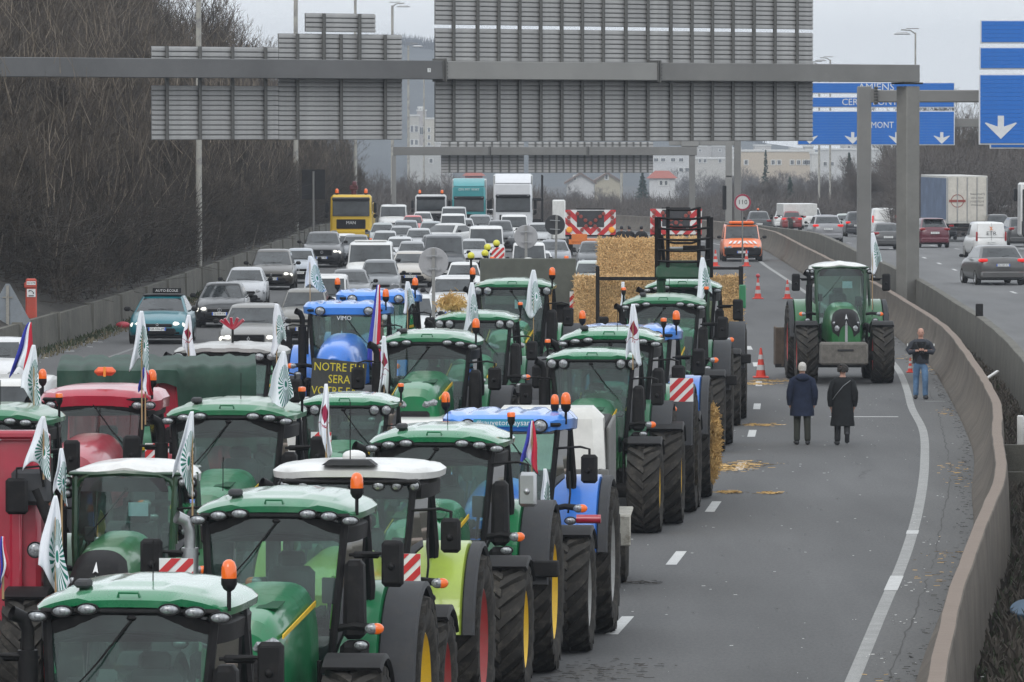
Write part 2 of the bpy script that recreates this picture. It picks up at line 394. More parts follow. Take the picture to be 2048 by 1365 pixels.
def mirror(par, sd, z=2.35, x=1.18, hgt=.42, wd=.23, y=-.25, arm=.45, two=False, m_=None, drop=0):
    m_ = m_ or BLACK
    def f():
        m = MB(); m.cbox((0, 0, 0), (wd, .10, hgt), .035); m.cbox((0, -.055, 0), (wd*.78, .012, hgt*.82), .004)
        m.ball((0, -.06, -hgt*.05), .04, 8, 5); return m
    o = OBJ('mirror', f, m_, par, (sd*x, y, z), (0, 0, -sd*.12), key=('mir', hgt, wd))
    a = MB(); za = z+(drop or hgt*.15)
    a.tube([(sd*(x-arm), y+.18, za), (sd*(x-.12), y+.02, za+.03), (sd*x, y+.02, za), (sd*x, y+.02, z)], .018, 6)
    if drop: pass
    else: a.cbox((sd*(x-arm*.62), y+.13, za+.005), (arm*.6, .05, .07), .02)
    OBJ('mirror_arm', a, BLACK, par)
    return o
STRIPE = None
def warn_plate(par, x, y, z, wd=.40, flip=1, name='warning_plate'):
    o = OBJ(name, lambda: MB().box((0, 0, 0), (wd, .02, wd)), PLATEW, par, (x, y, z), key=('wplate', wd))
    m = MB()
    for c in (-.5, .0, .5):
        a = wd*.5; q = []
        pts = [(-a, c*2*a-a+ -.28*a), (-a, c*2*a-a+.28*a), (a, c*2*a+a+.28*a), (a, c*2*a+a-.28*a)]
        # clip the diagonal band to the plate
        poly = pts
        for ax, lim, sg in ((1, a, 1), (1, -a, -1)):
            out = []
            for i in range(len(poly)):
                p, n_ = poly[i], poly[(i+1) % len(poly)]
                ip, inn = sg*p[ax] <= sg*lim + 1e-9, sg*n_[ax] <= sg*lim + 1e-9
                if ip: out.append(p)
                if ip != inn:
                    t = (lim-p[ax])/(n_[ax]-p[ax]); out.append((p[0]+(n_[0]-p[0])*t, lim))
            poly = out
            if not poly: break
        if len(poly) >= 3: m.prism([(flip*px, pz) for px, pz in poly], -.0165, -.0125, 'Y')
    OBJ('red_stripe', m, REDP, o, smooth=0)
    return o
def fender_arc(r, w, a0, a1, thick=.03, n=14, flare=.0):
    """curved mudguard over a wheel centred at the origin, axis X; angle 0 = front"""
    m = MB(); rings = []
    for k in range(n+1):
        a = lerp(a0, a1, k/n); c, s_ = math.cos(a), math.sin(a)
        rings.append([(-w/2, -(r-.05)*c, (r-.05)*s_), (-w/2+.02, -r*c, r*s_), (w/2-.02, -r*c, r*s_), (w/2, -(r-.05)*c, (r-.05)*s_), (w/2-.03, -(r-thick-.04)*c, (r-thick-.04)*s_), (w/2-.05, -(r-thick)*c, (r-thick)*s_), (-w/2+.05, -(r-thick)*c, (r-thick)*s_), (-w/2+.03, -(r-thick-.04)*c, (r-thick-.04)*s_)])
    m.loft(rings, True, True); return m
def hood_mb(style):
    """bonnet: rings along Y from nose to cab"""
    m = MB(); rings = []
    if style == 'jd': st = [(-2.42, .30, 1.35, 1.80, 3), (-2.38, .37, 1.22, 1.93, 3.4), (-2.2, .41, 1.15, 1.99, 4), (-1.4, .43, 1.12, 2.06, 4), (-.2, .46, 1.10, 2.13, 4)]
    elif style == 'nh': st = [(-2.42, .22, 1.3, 1.66, 2.4), (-2.36, .36, 1.18, 1.82, 2.6), (-2.1, .43, 1.12, 1.92, 2.8), (-1.3, .47, 1.10, 2.02, 3), (-.2, .50, 1.10, 2.08, 3)]
    elif style == 'fendt': st = [(-2.40, .22, .95, 1.45, 2.4), (-2.34, .38, .9, 1.66, 2.7), (-2.0, .45, .95, 1.84, 2.8), (-1.2, .48, 1.0, 1.95, 3), (-.2, .50, 1.05, 2.0, 3)]
    else: st = [(-2.42, .30, 1.3, 1.70, 2.6), (-2.36, .42, 1.15, 1.88, 2.8), (-2.1, .47, 1.10, 1.96, 3), (-1.3, .49, 1.08, 2.04, 3.2), (-.2, .50, 1.08, 2.08, 3.2)]
    n = 24
    for y, hw, z0, z1, e in st:
        rg = []
        for k in range(n+1):
            a = PI*k/n; c, s_ = math.cos(a), math.sin(a)
            x = hw*math.copysign(abs(c)**(2/e), c); zz = (z1-z0)*abs(s_)**(2/e)
            rg.append((x, y, z0+zz))
        rings.append(rg)
    m.loft(rings, False); m.add(rings[0], [tuple(range(n+1))]); m.add(rings[-1], [tuple(range(n+1))])
    return m
TR = {}
def tractor(name_label, style, px, py, wpx, colour=None, rimc=None, roofc=None, label=None, yaw=None, kk=None, k=None, beac='R', plate=None, mir='tall', front='fender', Y=None, lamps=None, notes=(), dx=0, hz=.10):
    lipw = {'jd': 1.68, 'jdr': 1.66, 'nh': 1.7, 'claas': 1.84, 'fendt': 1.78, 'case': 1.72, 'grey': 1.72}[style]
    lipz = 2.92
    if k is None: k = min(1.1, max(.9, 6.8/((py-250)*lipw/wpx+lipz)))
    s = (py-250)/(6.8-lipz*k)
    if Y is None: Y = FPX/s
    X = XP(px, Y)+dx
    slope = .0854-6.2e-4*(min(Y, 215)-90)
    rz = -slope if yaw is None else yaw
    col = colour or {'jd': JDG, 'jdr': JDG, 'nh': NHB, 'claas': LIME, 'fendt': FEN, 'case': RED, 'grey': GREYROOF}[style]
    rc = roofc or {'jd': JDR, 'jdr': JDR, 'nh': NHR, 'claas': WHITEP, 'fendt': WHITEP, 'case': RED, 'grey': GREYROOF}[style]
    vi = sum(ord(c_) for c_ in name_label) % 3
    if col is JDG: col = JDGS[vi]
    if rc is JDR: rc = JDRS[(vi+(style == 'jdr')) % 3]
    rimm = rimc or {'jd': YEL, 'jdr': YEL, 'nh': GRIM, 'claas': REDRIM, 'fendt': REDRIM, 'case': GRIM, 'grey': GRIM}[style]
    T = thing('tractor', label, 'tractor', (X, Y, ZG(Y)), rz, k, 'tractors parked nose to tail on the motorway')
    # wheels
    for sd in (-1, 1):
        wheel(T, sd*1.0, -1.55, .78, .56, rimm, 'front_wheel', 18)
        wheel(T, sd*1.03, 1.5, 1.0, .66, rimm, 'rear_wheel', 20)
        if front == 'fender':
            OBJ('front_mudguard', lambda: fender_arc(.87, .60, R(62), R(140), .03), BLACK, T, (sd*1.0, -1.5, .77), key='ffend')
            OBJ('mudguard_bracket', lambda: MB().tube([(0, 0, .0), (0, .25, .35), (0, .2, .75)], .025), BLACK, T, (sd*.62, -1.55, .8), key='fbr')
        # rear fender: painted inner wall and grey arc
        def rf():
            m = MB(); poly = [(-1.02, 0)] + [(-1.06*math.cos(a), 1.0-1.0+1.06*math.sin(a)) for a in [R(v) for v in range(0, 181, 12)]]
            poly = [(-.80, .62), (-1.02, .55), (-1.06, .30)]
            poly = [(-1.08*math.cos(a), 1.08*math.sin(a)) for a in [R(v) for v in range(18, 150, 10)]]+[(.7, .1), (-.75, .1)]
            m.prism(poly, -.17, .17); return m
        jw = style in ('jd', 'jdr'); cw, ew = (.24, .38) if jw else (.46, .15)
        rfn = OBJ('rear_fender', rf, col, T, (sd*.72, 1.5, 1.0), key='rfen', smooth=30)
        OBJ('fender_top', lambda: fender_arc(1.13, cw, R(8), R(150), .035), col, rfn, (sd*(.72+cw/2-.72), 0, 0), key=('rtop', cw))
        OBJ('fender_extension', lambda: fender_arc(1.12, ew, R(8), R(150), .035), DGREY, T, (sd*(.72+cw+ew/2), 1.5, 1.0), key=('rext', ew))
    # hood
    hs_ = {'jdr': 'jd', 'claas': 'case', 'grey': 'case'}.get(style, style)
    hm = DARK if False else col
    hd = OBJ('bonnet', lambda: hood_mb(hs_), hm, T, (0, 0, hz), key=('hood', hs_), smooth=50)
    if hs_ == 'jd':
        for sd in (-1, 1):
            OBJ('yellow_stripe', lambda: MB().prism([(-2.30, 1.74), (-.3, 1.90), (-.3, 1.95), (-2.30, 1.78)], -.006, .006), YEL, hd, (sd*.445, 0, 0), (0, 0, -sd*.02), key='ystripe')
        OBJ('bonnet_vent', lambda: MB().cbox((0, 0, 0), (.22, .5, .015), .006, rx=R(3.5)), VENT, hd, (.2, -1.75, 2.018), key='bvent')
        OBJ('bonnet_vent', lambda: MB().cbox((0, 0, 0), (.22, .5, .015), .006, rx=R(3.5)), VENT, hd, (-.2, -1.75, 2.018), key='bvent')
    gz = {'jd': (1.42, .62), 'nh': (1.32, .5), 'fendt': (1.25, .7), 'case': (1.38, .6)}[hs_]
    if hs_ == 'fendt':
        def mask():
            m = MB(); rg = []
            for y, hw, z0, z1, e, a0 in ((-2.415, .20, .95, 1.45, 2.4, 18), (-2.36, .375, .9, 1.665, 2.7, 22), (-2.12, .435, .93, 1.80, 2.8, 34), (-1.95, .46, .95, 1.862, 2.8, 52)):
                q = []
                for k in range(17):
                    a = R(lerp(a0, 180-a0, k/16)); c, s_ = math.cos(a), math.sin(a); q.append((hw*1.01*math.copysign(abs(c)**(2/e), c), y-.008, z0+(z1-z0)*1.008*abs(s_)**(2/e)))
                rg.append(q)
            m.loft(rg, False); return m
        OBJ('grille', mask, BLACK, T, (0, 0, hz), key='femask', smooth=50)
        OBJ('emblem', lambda: MB().prism([(-.035, -.07), (0, .09), (.035, -.07), (0, -.045)], -.012, .0, 'Y'), STEEL, T, (0, -2.37, 1.66+hz), (R(-30), 0, 0), key='emb')
        OBJ('radiator_spear', lambda: MB().prism([(-.035, -.35), (-.03, .25), (0, .35), (.03, .25), (.035, -.35)], -.03, 0, 'Y'), STEEL, T, (0, -2.39, 1.22+hz), key='spear')
    else:
        m = MB(); m.cbox((0, -2.42, gz[0]-.12), (.50, .10, gz[1]-.1), .04)
        for i in range(6): m.box((0, -2.475, gz[0]-.33+i*.075), (.42, .02, .02))
        OBJ('grille', m, DARK, T, (0, 0, hz))
    for sd in (-1, 1):
        if hs_ == 'fendt': lamp(T, sd*.24, -2.37, 1.36+hz, .075, .085, nm='headlight', rz=sd*.3); lamp(T, sd*.31, -2.30, 1.50+hz, .045, .05, nm='headlight', rz=sd*.3)
        else: OBJ('headlight', lambda: MB().cbox((0, 0, 0), (.26, .12, .13), .05, ry=0), LAMP, T, (sd*.25, -2.385, (gz[0]+.26 if hs_ == 'jd' else gz[0]+.18)+hz), (0, -sd*.25, sd*.25), key='hlamp')
    # chassis
    def ch():
        m = MB(); m.cbox((0, -.4, .95), (.62, 3.9, .42), .05); m.cyl((-.8, -1.55, .72), (.8, -1.55, .72), .13); m.cyl((-.85, 1.5, .95), (.85, 1.5, .95), .24)
        m.cbox((0, 1.4, 1.1), (.9, 1.5, .8), .08); m.cbox((.62, .0, .82), (.36, 1.3, .46), .06); m.cbox((-.62, .0, .82), (.36, 1.3, .46), .06)
        for z in (.55, .8, 1.05): m.cbox((-.9, .1, z), (.32, .34, .04), .01); m.cbox((.9, .1, z), (.32, .34, .04), .01)
        return m
    OBJ('chassis', ch, DARK, T, key='chassis')
    def fw():
        m = MB(); m.cbox((0, -2.62, .98), (.9, .34, .42), .05)
        for i in range(8): m.cbox((-.39+i*.111, -2.8, .98), (.09, .06, .48), .02)
        return m
    if 'block' not in notes: OBJ('front_weight', fw, DARK if style != 'jd' else FEN, T, key='fweight')
    # cab frame
    big = style == 'fendt'
    xb, xt = (.56, .70) if not big else (.60, .66)
    yb, yt = (-.18, .02) if not big else (-.25, -.02)
    zb, zt = (1.25, 2.84) if not big else (1.2, 2.98)
    def cf():
        m = MB(); r = .042
        for sd in (-1, 1):
            m.tube([(sd*xb, yb, zb), (sd*(xb+xt)/2*1.02, yb*.7-.02, 2.1), (sd*xt, yt, zt)], r, 6)
            m.tube([(sd*(xb+.22), .95, 1.1), (sd*.84, .95, 2.1), (sd*.78, .95, zt)], r, 6)
            m.tube([(sd*.66, 1.72, 1.7), (sd*.72, 1.72, 2.2), (sd*.68, 1.70, zt)], r, 6)
            m.tube([(sd*xb, yb, zb), (sd*(xb+.22), .95, 1.1), (sd*.7, 1.72, 1.7)], .05, 6)
            m.tube([(sd*.84, -.02, 1.7), (sd*.87, -.05, 1.95), (sd*.85, .05, 2.25)], .014, 5)
        m.cbox((0, yb+.02, zb), (2*xb, .1, .12), .03); m.cbox((0, 1.72, 1.68), (1.4, .1, .12), .03)
        m.cbox((0, .8, zt+.03), (1.5, 1.8, .05), .02)
        m.cbox((0, .75, 1.08), (1.3, 1.7, .25), .06)
        return m
    OBJ('cab_frame', cf, BLACK if not big else FENF, T, key=('cabf', big))
    def ws():
        m = MB(); n = 10; m_ = 6; vs = []
        for j in range(m_+1):
            t = j/m_
            for i in range(n+1):
                u = -1+2*i/n; x = u*lerp(xb, xt, t); y = lerp(yb, yt, t)-.10*(1-u*u)-.03*math.sin(PI*t); vs.append((x, y, lerp(zb, zt, t)))
        m.add(vs, [(j*(n+1)+i, j*(n+1)+i+1, (j+1)*(n+1)+i+1, (j+1)*(n+1)+i) for j in range(m_) for i in range(n)]); return m
    OBJ('windscreen', ws, GLASS, T, key=('wsc', big), smooth=180)
    for sd in (-1, 1):
        OBJ('side_window', lambda: MB().slab([(xb*1.04, yb+.03, zb), (xb+.26, .93, 1.15), (.79, .93, zt), (xt*1.03, yt+.03, zt)], .006), GLASS, T, scale=(sd, 1, 1), key=('sdw', big), smooth=0)
        OBJ('quarter_window', lambda: MB().slab([(.83, .98, 1.6), (.68, 1.68, 1.75), (.70, 1.68, zt), (.78, .98, zt)], .006), GLASS, T, scale=(sd, 1, 1), key=('qw', big), smooth=0)
    OBJ('rear_window', lambda: MB().slab([(-.64, 1.74, 1.74), (.64, 1.74, 1.74), (.66, 1.72, zt), (-.66, 1.72, zt)], .006), GLASS, T, key='rwin', smooth=0)
    # interior
    def seat():
        m = MB(); m.cbox((0, .85, 1.62), (.5, .5, .14), .05); m.cbox((0, 1.12, 1.98), (.48, .14, .62), .06, rx=R(-8)); m.cbox((0, 1.18, 2.36), (.28, .1, .16), .04)
        m.cbox((0, .85, 1.38), (.36, .36, .35), .04); m.cbox((.34, .8, 1.85), (.12, .55, .1), .03); m.cbox((-.34, .8, 1.8), (.08, .4, .07), .02); return m
    OBJ('seat', seat, SEAT, T, key='seat')
    def stw():
        m = MB(); n = 18; rr = [Vector((.2*math.cos(2*PI*k/n), .2*math.sin(2*PI*k/n)*.8, .2*math.sin(2*PI*k/n)*.55)) for k in range(n+1)]
        m.tube(rr, .015, 5); m.tube([(-.2, 0, 0), (0, .02, -.04), (.2, 0, 0)], .012, 4); m.cyl((0, .02, -.05), (0, -.2, -.5), .04)
        m.cbox((0, -.22, -.42), (.4, .22, .4), .06); m.cbox((0, -.3, -.22), (.36, .1, .16), .04); return m
    OBJ('steering_wheel', stw, BLACK, T, (0, .42, 2.0), key='stw')
    def scr():
        m = MB(); m.cbox((.5, .35, 2.1), (.05, .22, .26), .015, rz=.9); m.cyl((.5, .35, 2.1), (.45, .5, 1.7), .02); m.cbox((-.52, .25, 2.2), (.13, .04, .2), .015); m.cyl((-.52, .27, 2.2), (-.56, .2, 1.5), .015); return m
    OBJ('cab_monitor', scr, DGREY, T, key='scrn')
    wipe = MB().tube([(.02, -.10, 2.80), (-.25, -.20, 2.45), (-.48, -.22, 2.2)], [.012, .009, .006], 5).cbox((.02, -.08, 2.82), (.08, .06, .05), .02)
    OBJ('wiper', wipe, BLACK, T, scale=(-1 if style in ('nh', 'case', 'jdr') else 1, 1, 1))
    # roof
    if style == 'jd':
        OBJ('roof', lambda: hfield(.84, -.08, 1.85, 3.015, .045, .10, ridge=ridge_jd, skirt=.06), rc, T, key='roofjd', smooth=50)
        OBJ('visor', lambda: hfield(.80, -.07, 1.7, 2.93, .01, .10, 17, 9, skirt=.15), BLACK, T, key='visjd')
        for x, zz in ((.76, -.075), (.55, -.03), (.34, -.01)):
            for sd in (-1, 1): lamp(T, sd*x, -.13+.06*abs(x)**4, 2.905+zz, .078, .040, on=(lamps and x in lamps), rz=sd*.15*x)
        OBJ('roof_handle', lambda: MB().tube([(-.09, -.09, 2.99), (-.08, -.11, 3.03), (.08, -.11, 3.03), (.09, -.09, 2.99)], .014, 5), rc, T, key='rhand')
        OBJ('roof_vent', lambda: MB().cbox((0, 0, 0), (.13, .16, .07), .02), DGREY, T, (-.42, .15, 3.085), key='rvent')
        OBJ('roof_aerial', lambda: MB().tube([(0, 0, 0), (0, .02, .34)], .005, 4), BLACK, T, (.1 if vi else -.6, .5, 3.08), key='raer')
    elif style == 'jdr':
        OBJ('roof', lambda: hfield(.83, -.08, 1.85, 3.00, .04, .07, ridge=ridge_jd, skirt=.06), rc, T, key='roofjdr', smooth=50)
        OBJ('visor', lambda: hfield(.76, .0, 1.7, 2.92, .02, .05, 17, 9, skirt=.10), BLACK, T, key='visjdr')
        for x in (.50, .70):
            for sd in (-1, 1): lamp(T, sd*x, -.09, 2.82, .075, .075)
        OBJ('roof_handle', lambda: MB().tube([(-.09, -.09, 2.97), (-.08, -.11, 3.01), (.08, -.11, 3.01), (.09, -.09, 2.97)], .014, 5), rc, T, key='rhand2')
    elif style == 'nh':
        OBJ('roof', lambda: hfield(.87, -.14, 1.75, 2.98, .03, .02, ridge=ridge_nh, skirt=.13, rnd=.16), rc, T, key='roofnh', smooth=50)
        OBJ('visor', lambda: hfield(.74, -.04, 1.6, 2.88, .0, .0, 17, 9, skirt=.08), BLACK, T, key='visnh')
        for sd in (-1, 1):
            lamp(T, sd*.48, -.17, 2.86, .085, .075); OBJ('lamp_pod', lambda: MB().cbox((0, 0, 0), (.26, .2, .17), .06), rc, T, (sd*.48, -.06, 2.87), key='lpod')
    elif style == 'claas':
        OBJ('roof', lambda: hfield(.93, -.10, 1.85, 3.02, .04, .03, ridge=ridge_cl, skirt=.07, rnd=.26), rc, T, key='roofcl', smooth=50)
        OBJ('visor', lambda: hfield(.86, -.02, 1.7, 2.93, .0, .02, 17, 9, skirt=.15), BLACK, T, key='viscl')
        for x in (.72, .52): 
            for sd in (-1, 1): lamp(T, sd*x, -.05, 2.83, .052, .052)
        lamp(T, .32, -.06, 2.83, .06, .05)
        OBJ('satellite_dome', lambda: MB().dome((0, 0, 0), .13, .06).lathe([(.13, 0), (.13, -.05)], n=12), rc, T, (0, .35, 3.14), key='gps')
        OBJ('dome_plinth', lambda: MB().prism([(-.3, -.02), (-.22, .04), (.22, .04), (.3, -.02)], -.14, .1, 'Y'), DGREY, T, (0, .0, 3.075), key='gpsb')
    elif style == 'fendt':
        OBJ('roof', lambda: hfield(.80, -.06, 1.85, 3.09, .05, .10, ridge=lambda u, v: .035*math.exp(-(u*u)/.04)*(1-sstep(v, -.2, .2)), skirt=.10, rnd=.16), rc, T, key='rooffe', smooth=50)
        fr = MB(); fr.tube([(-.66, -.05, 2.1), (-.665, -.04, 2.75), (-.60, -.04, 2.92), (-.45, -.08, 3.0), (0, -.13, 3.03), (.45, -.08, 3.0), (.60, -.04, 2.92), (.665, -.04, 2.75), (.66, -.05, 2.1)], .035, 6)
        OBJ('windscreen_frame', fr, FENF, T)
        OBJ('sun_strip', lambda: MB().prism([(-.58, 2.78), (.58, 2.78), (.52, 2.96), (-.52, 2.96)], -.10, -.085, 'Y'), DGREY, T, key='sunst')
        for sd in (-1, 1):
            OBJ('lamp_cluster', lambda: MB().cbox((0, 0, .07), (.25, .12, .13), .03).cbox((.06, 0, -.08), (.13, .12, .13), .03), BLACK, T, (sd*.82, -.02, 2.83), key='lclus')
            for xx, zz in ((-.06, .07), (.06, .07), (.06, -.08)): lamp(T, sd*.82+xx, -.09, 2.83+zz, .045, .045, ring=False)
    elif style == 'case':
        OBJ('roof', lambda: hfield(.88, -.12, 1.85, 2.98, .05, .08, ridge=ridge_case, skirt=.14, rnd=.16), rc, T, key='roofca', smooth=50)
        OBJ('visor', lambda: hfield(.84, -.10, 1.6, 2.85, .0, .10, 17, 9, skirt=.08), BLACK, T, key='visca')
        for x in (.62, .80):
            for sd in (-1, 1): lamp(T, sd*x, -.14, 2.79, .07, .05)
    else:
        OBJ('roof', lambda: hfield(.88, -.12, 1.85, 2.99, .04, .07, ridge=lambda u, v: .012*(1 if math.sin(u*12) > 0 else 0), skirt=.06), rc, T, key='roofgr', smooth=50)
        OBJ('visor', lambda: hfield(.82, -.10, 1.6, 2.90, .0, .05, 17, 9, skirt=.10), BLACK, T, key='visgr')
        for x in (.55, .75):
            for sd in (-1, 1): lamp(T, sd*x, -.14, 2.84, .075, .06)
    # exhaust (image left) and intake box (image right)
    exm = STEEL if 'steel' in notes else BLACK
    if 'noex' not in notes:
        def ex():
            m = MB(); m.cyl((0, 0, 1.5), (0, 0, 2.55), .085, n=14); m.cyl((0, 0, 1.2), (0, 0, 1.5), .06, n=10)
            m.tube([(0, 0, 2.55), (0, 0, 2.72), (-.04, -.03, 2.82), (-.12, -.08, 2.86)], [.055, .055, .06, .065], 10, False); return m
        OBJ('exhaust_pipe', ex, exm, T, (-.84, -.10, 0), key='exh')
    if style in ('jd', 'jdr'):
        OBJ('intake_housing', lambda: MB().cbox((0, 0, 0), (.22, .30, .78), .05, taper=(.85, .85)).cbox((0, -.03, -.62), (.26, .34, .42), .05), BLACK, T, (.80, -.06, 2.05), key='intk')
    lx = .86
    for sd in (-1, 1):
        o = OBJ('indicator', lambda: lamp_mb(.07, .055), AMBERON if 'ind' in notes and sd > 0 else ORANGE, T, (sd*1.02+.03*sd, -.32, 1.78), key='indic')
        OBJ('side_lamp', lambda: lamp_mb(.07, .055), LAMP, o, (-.045*sd, -.005, 0), key='indic2')
        OBJ('lamp_arm', lambda: MB().tube([(0, 0, 0), (-.2, .06, .02), (-.42, .14, -.02)], [.045, .04, .035], 8), BLACK, T, (sd*1.02, -.27, 1.78), scale=(sd, 1, 1), key='larm')
        lamp(T, sd*.9, -.36, 1.62, .07, .045)
        OBJ('hand_lever_box', lambda: MB().cbox((0, 0, 0), (.18, .22, .26), .05).cyl((0, -.02, -.1), (.0, -.02, -.5), .03).ball((-.02, -.1, .06), .09, 8, 5), BLACK, T, (sd*.66, -.5, 1.42), key='hlb')
    # mirrors
    mz = 2.42 if style != 'fendt' else 2.62
    if mir == 'tall':
        for sd in (-1, 1): mirror(T, sd, mz, 1.20, .46, .22)
    elif mir == 'low':
        for sd in (-1, 1): mirror(T, sd, 2.3, 1.14, .38, .22, drop=.26)
    elif mir == 'grey':
        for sd in (-1, 1): mirror(T, sd, 2.35, 1.15, .42, .22, m_=STEEL if sd > 0 else BLACK, drop=.30)
    # beacons
    for b_ in beac:
        if b_ == 'R': beacon(T, .80, .10, 3.14, .155)
        elif b_ == 'r': beacon(T, .84, .9, 3.17, .11, False)
        elif b_ == 'L': beacon(T, -.84, .5, 3.14, .14)
        elif b_ == 'l': beacon(T, -.84, .9, 3.15, .11, False)
        elif b_ == 'C': beacon(T, .62, .5, 3.12, .13, stem=.04)
    if 'aerial' in notes: OBJ('aerial', MB().tube([(0, 0, 3.1), (0, 0, 3.75)], .006, 4), BLACK, T)
    if 'paper' in notes: OBJ('paper_notice', MB().box((.18, -.075, 2.55), (.26, .003, .18)), BLUEL, T)
    if 'paper2' in notes: OBJ('paper_notice', MB().box((-.40, -.2, 1.75), (.26, .003, .12)), BLUEL, T)
    if 'vest' in notes: OBJ('hi_vis_vest', MB().cbox((.48, .7, 1.95), (.1, .3, .5), .04, rx=.3), mat('hi_vis', (.35, .8, .1), .7), T)
    if 'redtank' in notes: OBJ('fire_extinguisher', MB().cyl((1.0, -.6, 1.66), (1.32, -.6, 1.66), .06), RED, T)
    if plate:
        for pxx, pzz in plate: warn_plate(T, pxx, -.45, pzz, .34 if abs(pxx) < 1 else .38, 1)
    if 'bar' in notes: OBJ('mudguard_panel', lambda: MB().cbox((1.05, .35, 1.35), (.85, .12, .20), .02), BLACK, T, key='mbar')
    TR[name_label] = (T, X, Y, k, rz)
    return T

LB = {
 'A': 'green tractor in the bottom left corner, nearest the camera, orange beacon on its roof corner',
 'B': 'green tractor with a steel exhaust stack, directly behind the nearest one',
 'C': 'lime green tractor with white roof, red wheel rims and white dome on top',
 'D': 'green tractor with yellow rims and a polished square mirror, behind the white roofed one',
 'E': 'blue tractor with a #sauvetonpaysan banner across its roof front',
 'F': 'green tractor with four round roof lamps, just behind the white livestock trailer',
 'G': 'green tractor showing only roof lamps and red white plate, behind the round lamp tractor',
 'H': 'blue roofed tractor squeezed between green tractors beside the road lane dashes',
 'I': 'green tractor with black square panel over its front wheel and wide black mirrors',
 'J': 'green tractor with a raised black front loader',
 'K': 'green tractor with round bonnet vents, behind the blue banner tractor',
 'L': 'green tractor with four round lamps and straw lying on its roof',
 'M': 'green tractor with lime fenders and a pale notice inside its windscreen',
 'N': 'white roofed tractor in front of an olive trailer board',
 'O': 'smaller green tractor with a pale green rear window view, left of the middle',
 'P': 'blue tractor behind the black protest sign',
 'Q': 'blue and cream roofed tractor with lamps at the roof corner, left of the yard lamps',
 'R': 'green tractor with red trailer seen through its windscreen, left side',
 'S': 'red tractor with an orange life vest pack on its roof',
 'T': 'dark green tractor with white roof and a tall curved windscreen, left side',
 'U': 'green tractor cut by the left edge of the picture',
 'W': 'grey roofed tractor beside the green tarpaulin trailer',
 'Z': 'dark green tractor standing alone on the open lane facing the walkers'}
def TRC(n, style, px, py, wpx, **kw):
    return tractor(n, style, px, py, wpx, label=LB[n], **kw)
# ---------------------------------------------------------------- tractor placements
TRC('A', 'jd', 260, 1212, 410, beac='R')
TRC('B', 'jd', 550, 1022, 340, beac='R', notes=('steel', 'vest'), plate=((-.92, 2.3),))
TRC('C', 'claas', 700, 955, 335, plate=((.66, 1.94),), notes=('aerial',), mir='low', beac='')
TRC('D', 'jd', 870, 882, 278, mir='grey', notes=('bar',), beac='r')
TRC('E', 'nh', 1010, 842, 257, beac='LRC', notes=('redtank',), mir='low', rimc=GRIM)
TRC('F', 'jdr', 1185, 716, 192, mir='low', beac='l')
TRC('G', 'jd', 1219, 677, 206, plate=((1.2, 2.1),), beac='r', mir='low')
TRC('H', 'nh', 1259, 665, 198, beac='LR')
TRC('I', 'jd', 1327, 606, 167, beac='lr', notes=('bar',))
TRC('J', 'jd', 1365, 573, 156, beac='', notes=('bar',))
TRC('K', 'jd', 855, 682, 202, beac='R', mir='low', notes=('paper2',), hz=.3)
TRC('L', 'jdr', 950, 638, 168, beac='r', mir='low')
TRC('M', 'jdr', 1025, 572, 182, beac='LR', mir='low', notes=('paper', 'ind'))
TRC('N', 'claas', 1055, 541, 176, beac='lr', mir='tall')
TRC('O', 'jdr', 690, 808, 200, beac='r', plate=((-.35, 2.3),), mir='low', hz=.2, roofc=JDR)
TRC('P', 'nh', 690, 616, 172, beac='R', mir='low', hz=.35)
TRC('Q', 'nh', 752, 592, 165, beac='RL', mir='low')
TRC('R', 'jd', 455, 828, 264, beac='r')
TRC('S', 'case', 190, 792, 242, beac='LR', mir='low', plate=((.95, 2.1),), hz=.32)
TRC('T', 'fendt', 250, 962, 262, beac='', mir='low', notes=('paper', 'paper2'), hz=.28)
TRC('U', 'jd', -28, 838, 250, beac='r')
TRC('W', 'grey', 452, 703, 215, beac='R', mir='low')
Zt = TRC('Z', 'fendt', 1681, 533, 180, Y=163.5, k=1.0, beac='', mir='tall', yaw=.012, notes=('block', 'paper'))
